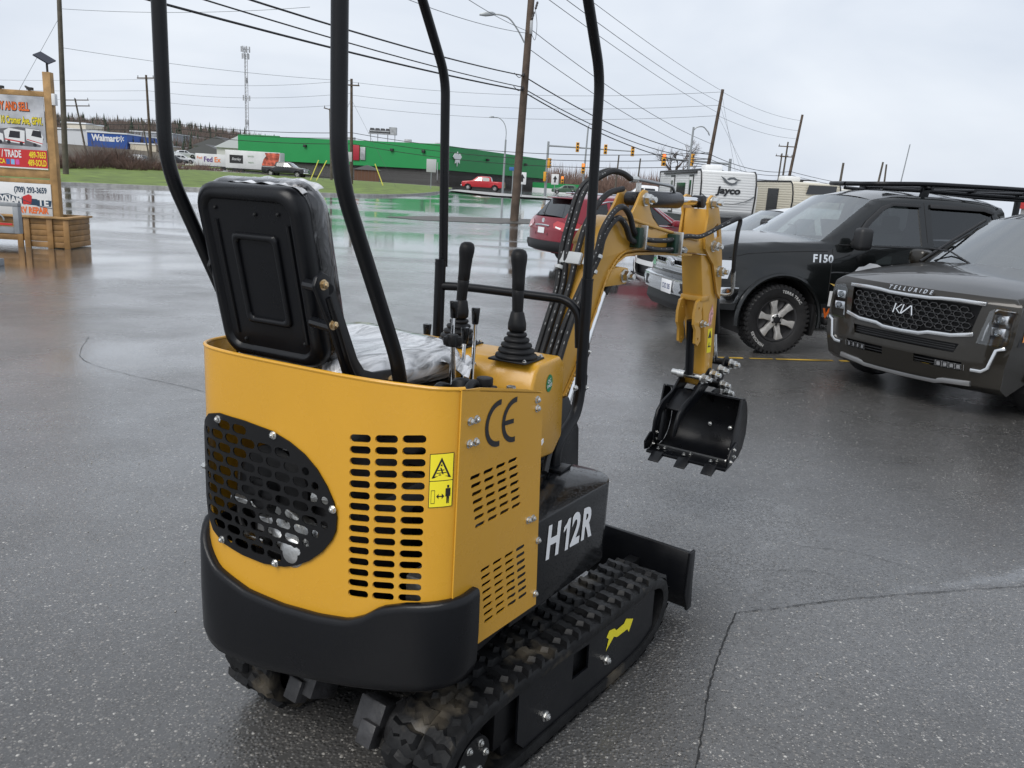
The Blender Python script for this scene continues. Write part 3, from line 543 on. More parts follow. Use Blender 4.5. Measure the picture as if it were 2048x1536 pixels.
tag(bb.build('bare_thicket', BARE2, fix=False, ang=180), 'reddish bare thicket beyond the junction behind the signals', None, kind='stuff')
bb = MB()
for i in range(260): twigs(bb, rnd.uniform(-75, -41), rnd.uniform(98, 120), 1.2, rnd.uniform(.8, 1.9), 2.5, rnd, 20, .05)
tag(bb.build('brush', BARE2, fix=False, ang=180), 'low red brown brush on the rise behind the grass', None, kind='stuff')
def shrub(x, y, h, w_, label, m_, n=300):
    z0 = H(x, y) + .1; t = thing('bare_shrub', label, 'shrub', (x, y, z0), 0, 'bare shrubs behind the grass'); r_ = random.Random(int(abs(x * 31 + y * 7)))
    b_ = MB()
    for k in range(6): a = r_.uniform(0, 6.28); b_.tube([(0, 0, -.1), (math.cos(a) * w_ * .12, math.sin(a) * w_ * .12, h * .4), (math.cos(a) * w_ * .3, math.sin(a) * w_ * .3, h * .75)], [.05, .03, .012], 5)
    b_.build('stem', m_, t); b_ = MB(); twigs(b_, 0, 0, 0, h * 1.15, w_ * 1.2, r_, n, .022); b_.build('twigs', m_, t, fix=False, ang=180)
BR3 = mat('dark brown twigs', (.075, .045, .034), .9, vary=(1., .5)); BR4 = mat('grey twigs', (.085, .07, .062), .9, vary=(1., .4))
for i, (u, D, h, w_, lb, m_) in enumerate(((150, 74, 2.6, 4.4, 'low wide brown shrub at the foot of the left pole', BR3), (185, 78, 3.6, 3.8, 'reddish shrub right of the left pole', BR3), (60, 70, 3.0, 4.5, 'brown shrub behind the wooden sign post', BR3), (215, 84, 4.6, 4.2, 'tall dark shrub in front of the blue store', BR4), (240, 82, 4.0, 3.6, 'dark bushy shrub under the blue store wall', BR3), (275, 88, 3.6, 4.6, 'grey shrub right of the blue store', BR4), (262, 80, 2.2, 4.2, 'low rusty shrub in the middle of the bank', BR3), (300, 84, 2.4, 4.0, 'low brown shrub beside the rear roll bar', BR3), (110, 72, 2.2, 4.0, 'low brown shrub left of the left pole', BR3), (20, 68, 2.4, 4.0, 'brown shrub glimpsed under the upper sign board', BR3))):
    p = AT(u, 330, D); shrub(p.x, p.y, h * .62, w_ * .8, lb, m_, 330)
# one bare tree behind the white trailer
t = thing('bare_tree', 'round bare tree standing behind the white travel trailer', 'tree', (16.2, 90, .95)); b = MB(); rnd = random.Random(8); b.tube([(0, 0, -.2), (.1, 0, 2), (0, 0, 4)], [.28, .2, .12], 8); b.build('trunk', WOODG, t)
b = MB()
def branch(p, d_, l, r_, k):
    e = p + d_ * l; b.tube([p, (p + e) / 2 + Vector((rnd.uniform(-1, 1), rnd.uniform(-1, 1), rnd.uniform(-.3, .6))) * l * .07, e], [r_, r_ * .8, r_ * .5], 4)
    if k:
        for i in range(3 if k > 1 else 4): branch(p + d_ * l * rnd.uniform(.45, 1), (d_ + Vector((rnd.uniform(-1, 1), rnd.uniform(-1, 1), rnd.uniform(-.4, .7))) * .75).normalized(), l * rnd.uniform(.5, .75), r_ * .55, k - 1)
for i in range(9): a = i * .7 + rnd.random() * .4; branch(Vector((0, 0, 2.2 + i * .2)), Vector((math.cos(a), math.sin(a), rnd.uniform(.4, 1.1))).normalized(), 2.0, .075, 3)
b.build('crown', BARE, t, fix=False)
# ---- distant stores on the hill foot (left)
def store(name, label, x0, x1, y, z0, z1, m_, depth=40, cat='building'):
    t = thing(name, label, cat, ((x0 + x1) / 2, y, z0)); b_ = MB(); w_ = (x1 - x0) / 2; b_.b2(-w_, w_, 0, depth, 0, z1 - z0); b_.build('wall', m_, t); b_ = MB(); b_.b2(-w_ - .3, w_ + .3, -.3, depth, z1 - z0, z1 - z0 + .5); b_.build('parapet', mat('parapet pale', (.62, .64, .66), .6), t); return t
BLU = mat('store blue', (.018, .075, .30), .5); t = store('blue_store', 'blue fronted superstore with white lettering at the foot of the hill', -172.5, -156.9, 330, 2.0, 12.9, BLU); text('store_lettering', 'Walmart', frame((-.8, -.05, 9.0), (1, 0, 0), (0, 0, 1)), mat('sign white paint', (.7, .71, .71), .5), t, size=3.4, bold=.12, sx=.85, ext=.05)
for k in range(6): a = R(60 * k); b = MB(); b.box((5.6 + .75 * math.sin(a), -.06, 9.1 + .75 * math.cos(a)), (.3, .1, .9), Matrix.Rotation(a, 3, 'Y')); b.build('spark_ray', MATS['sign white paint'], t)
store('white_store', 'long white store wall left of the blue store', -215, -173.2, 332, 2.0, 13.6, mat('store white', (.56, .58, .60), .6)); store('cream_store', 'cream store front right of the blue store', -156.2, -146.0, 331, 2.0, 9.6, mat('store cream', (.55, .50, .40), .6)); store('grey_store', 'grey flat building on the slope above the blue store', -186, -166, 395, 8.0, 16.6, mat('store grey', (.30, .32, .35), .7)); store('beige_block', 'small beige block above the white store', -196, -186, 355, 10, 17.0, mat('store beige', (.50, .46, .38), .7), 15)
t = thing('white_dome', 'white rounded tent roof left of the blue store', 'building', (-178, 300, 1.5)); b = MB(); b.lathe([(9, 0), (9, 2.5), (8, 4.5), (5.5, 6.0), (2, 6.7), (0.1, 6.8)], (0, 0, 0), (0, 0, 1), 24); b.build('dome', mat('tent white', (.62, .64, .66), .6), t)
def house(label, x, y, z0, w_, h, rh, m_, rm):
    t = thing('house', label, 'house', (x, y, z0)); b_ = MB(); b_.b2(-w_ / 2, w_ / 2, 0, 9, 0, h); b_.build('wall', m_, t); b_ = MB(); b_.prism([(-w_ / 2 - .5, h), (w_ / 2 + .5, h), (0, h + rh)], lambda x_, z_, k: Vector((x_, k, z_)), -.5, 9.5); b_.build('roof', rm, t)
    for k in (-1, 1): b_ = MB(); b_.b2(k * w_ * .25 - .6, k * w_ * .25 + .6, -.06, 0, 1.2, 2.6); b_.build('window', mat('dark pane', (.03, .035, .04), .2), t)
RG = mat('pale metal roof', (.5, .52, .54), .5); RD = mat('dark shingles', (.10, .10, .105), .8); HWL = mat('house siding', (.55, .55, .53), .7)
house('house with a pale gabled roof at the left end of the green store', -64, 190, 1.6, 12, 5.0, 3.2, HWL, RG); house('grey house in the trees left of the green store', -92, 250, 3.2, 14, 5, 3, mat('grey siding', (.25, .25, .25), .7), RD); house('low house with a dark roof behind the parked cars', -82, 215, 2.0, 13, 3.2, 2.6, HWL, RD)
# ---- lorry trailers
def box_trailer(label, x, y, z0, l, h, w_=2.6, yaw=0):
    t = thing('cargo_trailer', label, 'trailer', (x, y, z0), yaw, 'cargo trailers beside the store'); b_ = MB(); b_.b2(-l / 2, l / 2, 0, w_, .9, h); b_.build('box', mat('trailer white', (.62, .63, .62), .5, vary=(.5, .12)), t, bev=.03)
    b_ = MB(); b_.b2(-l / 2, l / 2, .1, w_ - .1, .75, .9); b_.build('chassis', BPR0, t)
    for k in (-l * .33, -l * .22, l * .33):
        b_ = MB(); b_.lathe([(.5, 0), (.5, .3)], (k, .05, .5), (0, 1, 0), 16); b_.build('wheel', mat('far tyre', (.02, .02, .02), .7), t)
    return t
t = box_trailer('white parcel trailer with purple and orange lettering', -56.2, 150, 1.35, 5.9, 3.0); Mt = lambda x, z: frame((x, -.02, z), (1, 0, 0), (0, 0, 1))
text('lettering_purple', 'Fed', Mt(-.65, 2.0), mat('purple print', (.08, .02, .18), .5), t, size=1.25, bold=.025, ext=.01, sx=.9); text('lettering_orange', 'Ex', Mt(1.0, 2.0), mat('orange print', (.75, .18, .02), .5), t, size=1.25, bold=.025, ext=.01, sx=.9); text('lettering_small', 'Fedx'[:3], Mt(-2.2, 2.25), MATS['orange print'], t, size=.7, ext=.01)
t = box_trailer('long white food trailer with a black name board and a red meat picture', -44.6, 137, 1.2, 9.0, 3.75); b = MB(); b.b2(-3.8, -1.6, -.03, 0, 1.7, 3.0); b.build('name_board', BPR0, t); text('board_lettering', 'Stanley', Mt(-2.7, 2.35) @ Matrix.Translation((0, 0, .03)), MATS['sign white paint'], t, size=.62, ext=.005, shear=.3, sx=.85)
b = MB(); b.add([(x, -.03, z) for x, z in ((2.0, 1.0), (1.5, 1.7), (1.8, 2.6), (2.2, 3.1), (2.0, 3.6), (4.45, 3.65), (4.3, 2.6), (3.9, 1.6), (3.3, 1.0))], [tuple(range(9))]); b.build('meat_picture', mat('meat picture', (.42, .09, .05), .5, vary=(1.6, .9)), t)
for x_, z_ in ((-.3, 2.9), (-.3, 1.9)): text('side_mark', 'BAKED' if z_ > 2 else 'FRESH', Mt(x_, z_), mat('pale green print', (.25, .36, .24), .5), t, size=.34, ext=.005)

# ---- roadside wooden sign with planter
LUM = mat('treated lumber', (.36, .215, .085), .6, bump=(14, .25), vary=(5, .3)); LUM2 = mat('wet lumber', (.27, .15, .055), .5, bump=(14, .25), vary=(4, .35))
sg = thing('wooden_sign', 'wooden framed roadside sign with two printed boards and a solar panel on its post', 'sign', (-9.5, 16.8, 0), 4)
b = MB(); b.b2(-.075, .075, -.05, .10, .05, 3.40); b.build('post', LUM, sg, bev=.006)
b = MB(); b.b2(-3.075, -2.925, -.05, .10, .05, 3.40); b.build('post', LUM, sg, bev=.006)
for z0, z1 in ((2.93, 3.03), (1.36, 1.52), (1.25, 1.33), (.50, .60)): b = MB(); b.b2(-2.93, -.076, -.045, .06, z0, z1); b.build('rail', LUM, sg, bev=.005)
PANG = mat('sign print grey', (.42, .43, .45), .4, vary=(3, .35)); SRED = mat('sign print red', (.52, .03, .03), .4); SYEL = mat('sign print yellow', (.80, .66, .03), .4); SOR = mat('sign print orange', (.78, .16, .03), .4); SBL = mat('sign print blue black', (.02, .05, .09), .4)
bd = MB(); bd.b2(-2.92, -.08, -.07, -.046, 1.53, 2.925); bd = bd.build('upper_board', PANG, sg, bev=.003)
b = MB(); b.b2(-2.92, -.08, -.0735, -.0702, 1.555, 1.90); b.build('red_band', SRED, bd); b = MB(); b.b2(-2.92, -.08, -.0735, -.0702, 1.53, 1.553); b.build('white_band', MATS['sign white paint'], bd)
def stx(name, s_, x, z, size, m_, par, al='RIGHT', off=-.0755, **k): return text(name, s_, frame((x, off, z), (1, 0, 0), (0, 0, 1)), m_, par, size=size, align=al, ext=.0008, **k)
stx('sign_lettering', 'BUY AND SELL', -.36, 2.71, .215, SOR, bd, bold=.007, sx=.48); stx('sign_lettering_outline', 'BUY AND SELL', -.355, 2.705, .215, BPR0, bd, bold=.016, sx=.48, off=-.0725); stx('sign_lettering', '10 Cromer Ave, GFW.', -.12, 2.45, .195, SYEL, bd, bold=.005, sx=.44); stx('sign_lettering_outline', '10 Cromer Ave, GFW.', -.117, 2.446, .195, BPR0, bd, bold=.014, sx=.44, off=-.0725)
stx('sign_lettering', 'WE BUY / TRADE', -.58, 1.80, .19, MATS['sign white paint'], bd, bold=.006, sx=.54); stx('sign_lettering', 'BUYANDSELL.CA', -.90, 1.65, .125, SYEL, bd, bold=.003, sx=.68); stx('sign_lettering', '489-7653', -.10, 1.80, .165, SYEL, bd, bold=.004, sx=.52); stx('sign_lettering', '489-SOLD', -.10, 1.645, .165, SYEL, bd, bold=.004, sx=.50)
for k, c_ in enumerate(((.05, .12, .4), (.2, .45, .7), (.6, .1, .35))): b = MB(); b.b2(-.88 + k * .09, -.81 + k * .09, -.0745, -.0736, 1.60, 1.70); b.build('social_icon', mat('icon%d' % k, c_, .4), bd)
# printed picture of motorhomes
def pic(polys, m_, off, name='printed_picture'):
    b_ = MB()
    for q in polys: b_.add([(x, off, z) for x, z in q], [tuple(range(len(q)))])
    o_ = b_.build(name, m_, bd, fix=False); o_['kind'] = 'stuff'; return o_
pic([[(-2.1, 2.0), (-.2, 1.96), (-.12, 2.12), (-.2, 2.30), (-.6, 2.33), (-1.2, 2.24), (-2.1, 2.26)]], mat('print shadow', (.12, .12, .13), .5), -.0708)
pic([[(-.86, 2.04), (-.50, 2.00), (-.48, 2.26), (-.78, 2.30), (-.88, 2.24)], [(-.46, 2.08), (-.16, 1.99), (-.13, 2.16), (-.20, 2.29), (-.46, 2.31)], [(-1.3, 2.06), (-.9, 2.03), (-.9, 2.18), (-1.1, 2.24), (-1.3, 2.18)], [(-2.1, 2.06), (-1.35, 2.06), (-1.35, 2.22), (-2.1, 2.24)]], MATS['sign white paint'], -.0714)
pic([[(-.80, 2.12), (-.58, 2.11), (-.57, 2.24), (-.76, 2.25)], [(-.36, 2.17), (-.16, 2.14), (-.17, 2.27), (-.32, 2.28)], [(-1.18, 2.12), (-1.0, 2.12), (-1.02, 2.19), (-1.14, 2.19)]], mat('print dark', (.02, .02, .025), .3), -.0719)
pic([[(-.87, 2.07), (-.50, 2.02), (-.50, 2.045), (-.87, 2.095)], [(-.45, 2.09), (-.15, 2.02), (-.15, 2.035), (-.45, 2.11)]], SRED, -.0722)
for cx, cz in ((-.80, 2.03), (-.56, 2.01), (-1.22, 2.04), (-.96, 2.03), (-.3, 2.0)): pic([circle(cx, cz, .035, 12)], MATS['print dark'], -.0724, 'printed_wheel')
lb = MB(); lb.b2(-2.92, -.06, -.07, -.046, .61, 1.245); lb = lb.build('lower_board', MATS['sign white paint'], sg, bev=.003)
stx('sign_lettering', '(709) 293-3659', -.14, 1.11, .155, SBL, lb, bold=.004, sx=.66); b = MB(); b.add([(x, -.0715, z) for x, z in ((-1.9, .98), (-1.2, .90), (-.5, .82), (-.08, .80), (-.06, .92), (-.5, .95), (-1.2, 1.02), (-1.9, 1.1))], [tuple(range(8))]); b.build('banner', SBL, lb)
stx('sign_lettering', 'DYNAM', -.64, .905, .20, MATS['sign white paint'], lb, bold=.009, sx=.74); stx('sign_lettering', 'TE', -.12, .875, .19, MATS['sign white paint'], lb, bold=.007); b = MB(); b.add([(x, -.0745, z) for x, z in ((-.62, .82), (-.46, .84), (-.44, 1.0), (-.50, 1.03), (-.62, .98))], [(0, 1, 2, 3, 4)]); b.build('dynamite_stick', SRED, lb); stx('sign_lettering', 'RV REPAIR', -.14, .71, .17, SOR, lb, bold=.007, sx=.72)
b = MB(); b.tube([(-1.75, -.073, 1.06), (-1.2, -.073, .985), (-.9, -.073, 1.02), (-.3, -.073, .80), (-.06, -.073, .77)], .008, 4); b.build('fuse_line', SBL, lb)
for x_ in (-.9, -.35, -1.6): b = MB(); b.tube([(x_, .0, 3.03), (x_ - .03, -.10, 3.10), (x_ + .10, -.22, 3.06)], .02, 6); b.box((x_ + .12, -.24, 3.05), (.10, .08, .05)); b.build('spot_lamp', BPR0, sg)
b = MB(); b.tube([(0, .02, 3.40), (0, .02, 3.62)], .022, 8); b.build('solar_bracket', BPR0, sg)
b = MB(); b.box((-.03, .0, 3.66), (.32, .24, .025), Matrix.Rotation(R(28), 3, 'Y') @ Matrix.Rotation(R(25), 3, 'X')); b.build('solar_panel', mat('solar cells', (.015, .017, .03), .2), sg)
b = MB(); b.b2(.078, .15, -.07, .04, 2.78, 3.0); b.build('junction_box', MATS['sign white paint'], sg, bev=.01)
# planter of boards
pn = thing('wooden_planter', 'long wooden plank planter box at the foot of the sign', 'planter', (-9.6, 16.8, 0), 4); xr_, xl_ = .52, -3.6
for k in range(5):
    z0 = .02 + k * .115
    for y0, nm in ((-.46, 'plank'), (.44, 'plank')):
        b = MB(); b.b2(xl_ if k else -.34, xr_, y0, y0 + .035, z0, z0 + .108); b.build(nm, LUM2, pn, bev=.004)
    b = MB(); b.b2(xr_ - .03, xr_ + .005, -.42, .44, z0, z0 + .108); b.build('plank', LUM2, pn, bev=.004)
for x_ in (xr_ - .04, .16, -.28, -.42, -1.4, -2.5): b = MB(); b.b2(x_ - .055, x_ + .055, -.495, -.461, .0, .59); b.build('upright', LUM2, pn, bev=.004)
b = MB(); b.b2(xl_, xr_ + .06, -.53, -.38, .592, .632); b.build('cap_board', LUM, pn, bev=.005); b = MB(); b.b2(xr_ - .10, xr_ + .06, -.37, .5, .592, .632); b.build('cap_board', LUM, pn, bev=.005); b = MB(); b.b2(xl_, xr_, .38, .5, .592, .632); b.build('cap_board', LUM, pn, bev=.005)
b = MB(); b.b2(xl_ + .1, xr_ - .06, -.40, .40, .40, .50); b.build('soil', DIRT, pn)
# grey steel frame at the left edge
gf = thing('steel_frame', 'grey painted steel frame at the left edge before the planter', 'frame', (-8.15, 13.0, 0), 0); GPT = mat('grey machinery paint', (.25, .265, .28), .5, vary=(6, .2))
for (x0, x1, z0, z1, nm) in ((-.9, .20, .98, 1.04, 'top_beam'), (.11, .20, .56, .98, 'upright'), (-.9, .11, .56, .66, 'bottom_beam'), (-.9, -.75, .1, .56, 'leg')): b = MB(); b.b2(x0, x1, -.04, .06, z0, z1); b.build(nm, GPT, gf, bev=.008)
b = MB(); b.b2(-.85, .10, -.06, -.045, .69, .72); b.build('red_stripe', SRED, gf); b = MB(); b.tube([(-.13 + .09 * math.cos(R(20 * i)), -.03, .76 + .09 * math.sin(R(20 * i))) for i in range(10)], .012, 6); b.build('wire_loop', STEEL0 if False else GALV, gf)
b = MB(); b.b2(-.95, -.30, -.1, .3, .0, .12); b.build('foot', GPT, gf, bev=.01)

# ---- travel trailers
TW = mat('trailer siding white', (.66, .67, .67), .4); TC = mat('trailer siding cream', (.56, .53, .44), .4); TBK = mat('trailer black', (.015, .015, .016), .4); TGL = mat('trailer dark glass', (.02, .022, .025), .08, coat=.6)
def travel_trailer(label, x, y, hd, l, w_, z0, z1, m_):
    """front (nose) at local +x = 0, body back to -l; slats are corrugated siding boards"""
    t = thing('travel_trailer', label, 'trailer', (x, y, 0), hd, 'travel trailers'); hw = w_ / 2
    prof = [(-l, z0), (0, z0), (.28, z0 + .25), (.40, z0 + .9), (.36, z1 - .5), (.22, z1 - .12), (.05, z1), (-l, z1)]
    b_ = MB(); b_.prism(prof, lambda p, q, h: Vector((p, h, q)), -hw, hw); body = b_.build('body', m_, t, bev=.05)
    n = int((z1 - z0 - .1) / .11); pr2 = sorted([(q, p) for p, q in prof[1:7]])
    for i in range(n):
        z = z0 + .08 + i * .11; xx = interp(pr2, z); b_ = MB(); b_.b2(xx - .02, xx + .012, -hw + .06, hw - .06, z, z + .09); b_.build('siding_slat', m_, t, bev=.004)
        for sd in (1, -1): b_ = MB(); b_.b2(-l + .05, xx - .12, sd * hw, sd * (hw + .010), z, z + .09); b_.build('siding_slat', m_, t, bev=.004)
    for sd in (1, -1):
        b_ = MB(); b_.tube([(p, sd * hw, q) for p, q in prof[1:7]], .035, 6); b_.build('corner_trim', TBK, t); b_ = MB(); b_.tube([(.05, sd * hw, z1), (-l, sd * hw, z1), (-l, sd * hw, z0)], .04, 6); b_.build('edge_trim', TBK, t)
    b_ = MB(); b_.b2(-l + .3, .1, -hw + .1, hw - .1, .45, z0); b_.build('chassis', TBK, t)
    for sd in (1, -1):
        for xx in (-l * .5, -l * .5 - .8): b_ = MB(); b_.lathe([(.33, 0), (.33, .2)], (xx, sd * (hw - .2), .33), (0, sd, 0), 16); b_.build('wheel', mat('far tyre', (.02, .02, .02), .7), t)
    b_ = MB(); b_.b2(-2.6, -1.9, -.4, .4, z1 + .05, z1 + .30); b_.build('roof_unit', MATS['sign white paint'], t, bev=.06)
    b_ = MB(); b_.tube([(.3, .4, .5), (1.3, 0, .5)], .05, 6); b_.tube([(.3, -.4, .5), (1.3, 0, .5)], .05, 6); b_.build('tow_hitch', TBK, t)
    return t
t = travel_trailer('white travel trailer with a flying bird emblem on its corrugated nose', 8.75, 36.3, -85, 6.8, 2.42, .95, 2.95, TW)
Mn = lambda y_, z_, x_=.43: frame((x_, y_, z_), (0, 1, 0), (0, 0, 1)); text('nose_lettering', 'Jayco', Mn(0, 2.12), TBK, t, size=.40, bold=.016, shear=.12, sx=1.2, ext=.004)
b = MB(); brd = [(-.42, .25), (-.15, .12), (.0, .20), (.18, .22), (.32, .14), (.52, .12), (.34, .06), (.3, -.06), (.1, -.12), (-.1, -.06), (-.22, .02)]
b.add([(.425, y_, 2.48 + z_) for y_, z_ in brd], [tuple(range(len(brd)))]); b.build('bird_emblem', mat('emblem grey', (.10, .11, .12), .4), t); b = MB(); b.add([(.430, y_ * .6 + .05, 2.50 + z_ * .45) for y_, z_ in brd], [tuple(range(len(brd)))]); b.build('bird_feathers', TW, t)
for sd in (1, -1): b = MB(); b.tube(catmull([(.42, sd * 1.18, 1.95), (.44, sd * .8, 1.72), (.45, sd * .3, 1.58), (.45, 0, 1.57)], 6), .018, 5); b.build('nose_stripe', MATS['emblem grey'], t)
for xx in (-1.1, -4.2):
    b = MB(); b.b2(xx - .35, xx + .35, -1.245, -1.225, 1.0, 2.75); d_ = b.build('door', TBK, t); b = MB(); b.b2(xx - .26, xx + .26, -1.262, -1.246, 1.10, 2.65); b.build('door_skin', TW, d_); b = MB(); b.b2(xx - .14, xx + .14, -1.275, -1.263, 1.85, 2.5); b.build('door_window', TGL, d_)
b = MB(); b.b2(-3.4, -2.0, -1.25, -1.23, 1.7, 2.4); b.build('window', TGL, t); b = MB(); b.b2(-5.8, -.3, -1.30, -1.22, 2.80, 2.90); b.build('awning', TBK, t, bev=.02)
b = MB(); b.b2(-.1, .35, .3, 1.1, .5, .95); b.build('propane_cover', TBK, t, bev=.05)
t = travel_trailer('cream travel trailer with black corner trim right of the white trailer', 13.2, 38.2, -78, 6.5, 2.4, .95, 2.72, TC)
for (x0, x1, z0, z1) in ((-1.9, -.9, 1.3, 2.4), (-4.8, -4.2, 1.5, 2.0)): b = MB(); b.b2(x0, x1, -1.232, -1.215, z0, z1); b.build('window', TGL, t)
b = MB(); b.b2(-3.6, -2.9, -1.23, -1.215, 1.0, 2.45); b.build('door', TW, t); b = MB(); b.add([(.425, y_, z_) for y_, z_ in ((-.6, 2.2), (.9, 2.25), (.9, 2.62), (-.5, 2.6))], [(0, 1, 2, 3)]); b.build('nose_window', TGL, t)
t = travel_trailer('white rounded trailer behind the pickup roof', 15.6, 41.5, -70, 6.0, 2.4, .95, 2.62, mat('trailer ivory', (.62, .61, .56), .4)); b = MB(); b.b2(-3.2, -2.3, -.5, .5, 2.68, 3.0); b.build('black_roof_unit', TBK, t, bev=.06)
# ================================================================ MINI EXCAVATOR
YEL = mat('excavator yellow paint', (.585, .305, .026), .30, spec=.5, coat=.25, coat_r=.12, vary=(2.2, .05), bump=(60, .015), rvary=(9, .22, .36), drops=150, dstr=.07)
YEL2 = mat('boom yellow paint', (.53, .29, .045), .34, spec=.5, coat=.2, coat_r=.15, vary=(6, .08), bump=(70, .02))
BLK = mat('satin black paint', (.0045, .005, .0065), .33, spec=.35, bump=(80, .02), rvary=(7, .24, .42))
BLKM = mat('matt black plastic', (.0055, .0057, .0065), .5, spec=.35, bump=(120, .03))
BLKG = mat('gloss black paint', (.004, .0045, .0055), .16, spec=.3, coat=.2, drops=120, rvary=(12, .1, .24))
RUB = mat('track rubber', (.0095, .0098, .0105), .5, spec=.22, bump=(45, .12), vary=(18, .35), rvary=(14, .28, .6))
_t, _b = nodes_of(RUB); _n = _t.nodes.new('ShaderNodeTexNoise'); _n.inputs['Scale'].default_value = 5.5; _n.inputs['Detail'].default_value = 6; _g = _t.nodes.new('ShaderNodeNewGeometry'); _t.links.new(_g.outputs['Position'], _n.inputs['Vector'])
_m = _t.nodes.new('ShaderNodeMapRange'); _m.inputs['From Min'].default_value = .57; _m.inputs['From Max'].default_value = .68; _t.links.new(_n.outputs['Fac'], _m.inputs['Value']); _x = _t.nodes.new('ShaderNodeMix'); _x.data_type = 'RGBA'; _x.inputs['B'].default_value = (.075, .064, .048, 1)
_l = _b.inputs['Base Color'].links[0].from_socket; _t.links.new(_l, _x.inputs['A']); _t.links.new(_m.outputs['Result'], _x.inputs['Factor']); _t.links.new(_x.outputs['Result'], _b.inputs['Base Color'])
MUD = mat('dried mud', (.16, .125, .085), .9, bump=(60, .4), vary=(20, .4))
STEEL = mat('zinc steel', (.62, .62, .60), .28, metal=1., bump=(90, .03), rvary=(30, .2, .42))
CHROME = mat('chrome rod', (.8, .81, .82), .08, metal=1.)
ALU = mat('cast aluminium', (.55, .56, .56), .45, metal=1., bump=(60, .15))
DARK = mat('dark interior', (.01, .01, .011), .8)
WHT = mat('white print', (.78, .79, .80), .5)
BPR = mat('black print', (.012, .012, .014), .4)
YPR = mat('yellow sticker', (.82, .70, .03), .45)
YPL = mat('pale yellow sticker', (.80, .72, .09), .4)
GRN = mat('green sticker', (.01, .21, .075), .4)
HOSE = mat('hydraulic hose rubber', (.014, .014, .015), .5, bump=(150, .05))
def film(name, c0, c1, sc3, lo, hi, bstr=.8):
    m = mat(name, c1, .2, spec=.7, coat=.8, coat_r=.06); t, b = nodes_of(m); K = t.links.new
    tc_ = t.nodes.new('ShaderNodeTexCoord'); mp_ = t.nodes.new('ShaderNodeMapping'); mp_.inputs['Scale'].default_value = sc3; mp_.inputs['Rotation'].default_value = (.3, .2, .6); n = t.nodes.new('ShaderNodeTexNoise'); n.inputs['Scale'].default_value = 1; n.inputs['Detail'].default_value = 5; n.inputs['Distortion'].default_value = 1.6
    K(tc_.outputs['Object'], mp_.inputs['Vector']); K(mp_.outputs['Vector'], n.inputs['Vector']); r = t.nodes.new('ShaderNodeValToRGB'); r.color_ramp.elements[0].position = lo; r.color_ramp.elements[0].color = (*c0, 1); r.color_ramp.elements[1].position = hi; r.color_ramp.elements[1].color = (*c1, 1)
    K(n.outputs['Fac'], r.inputs['Fac']); K(r.outputs['Color'], b.inputs['Base Color']); bu = t.nodes.new('ShaderNodeBump'); bu.inputs['Strength'].default_value = bstr; bu.inputs['Distance'].default_value = .02; K(n.outputs['Fac'], bu.inputs['Height']); K(bu.outputs['Normal'], b.inputs['Normal']); return m
PLAST = film('wrinkled clear plastic film', (.20, .205, .21), (.72, .73, .75), (6, 22, 9), .34, .56)
FILM = film('clear plastic film over black', (.012, .013, .015), (.42, .43, .45), (14, 9, 5), .52, .74)
BRASS = mat('brass bolt', (.60, .46, .28), .35, metal=1.)
ex = thing('mini_excavator', 'yellow and black mini excavator with rubber tracks in the foreground', 'excavator', (-0.0977, 2.6813, 0), 62.5)
OCX = (-0.0977, 2.6813)
BOLT = bolt_mesh(.0085); BOLTS = bolt_mesh(.006); PIN = pin_mesh(.019, .055); PINS = pin_mesh(.013, .04)
for q in (BOLT, BOLTS, PIN, PINS): q.materials.append(STEEL)
def bolts(parent, pts, d, me=None, name='bolt'):
    for i, p in enumerate(pts): link(name, me or BOLT, None, parent, zto(p, d, i * .7))

RIV = bolt_mesh(.0042, False); RIV.materials.append(BLKM)
# ---- rear shell: plan curve swept upwards
PLAN = [(-.60, -.337), (-.672, -.330), (-.716, -.275), (-.740, -.19), (-.756, -.1), (-.763, 0), (-.765, .12), (-.764, .297), (-.756, .42), (-.735, .5), (-.69, .545), (-.6, .56), (-.3, .57), (.05, .57)]
CV = catmull([(a, b, 0) for a, b in PLAN], 10)
SA = [0.]
for a, b in zip(CV, CV[1:]): SA.append(SA[-1] + (b - a).length)
def shell(s, z, h=0.):
    s = max(0., min(s, SA[-1] - 1e-6)); lo, hi = 0, len(SA) - 1
    while hi - lo > 1:
        m_ = (lo + hi) // 2
        if SA[m_] <= s: lo = m_
        else: hi = m_
    t = (s - SA[lo]) / (SA[hi] - SA[lo]); p = CV[lo].lerp(CV[hi], t)
    def nrm(i): d = CV[min(i + 1, len(CV) - 1)] - CV[max(i - 1, 0)]; return Vector((-d.y, d.x, 0)).normalized()
    n = nrm(lo).lerp(nrm(hi), t).normalized()
    return Vector((p.x + n.x * h, p.y + n.y * h, z))
# outward is towards -x at the back
if (shell(.6, 1, .1) - shell(.6, 1, 0)).x > 0:
    _sh = shell
    def shell(s, z, h=0., _f=_sh): return _f(s, z, -h)
GR = [(.962, .93), (.952, .99), (.934, 1.028), (.900, 1.057), (.848, 1.070), (.743, 1.069), (.639, 1.060), (.575, 1.042), (.523, 1.018), (.480, .985), (.447, .945), (.424, .905), (.413, .865), (.416, .825), (.429, .795), (.462, .752), (.506, .714), (.55, .688), (.598, .670), (.674, .658), (.76, .660), (.841, .672), (.895, .697), (.928, .735), (.950, .79), (.962, .86)]
bis = [i * .025 for i in range(3, 58)]
holes = []
for c in range(3):
    sx = .347 - c * .0755
    for r in range(15): holes.append([(p[0], p[1] - .139 * (p[0] - sx)) for p in slot(sx, 1.094 + c * .0105 - r * .0312, .064, .0215)])
hole_g = [(.69 + (p[0] - .69) * .955, .865 + (p[1] - .865) * .945) for p in GR]
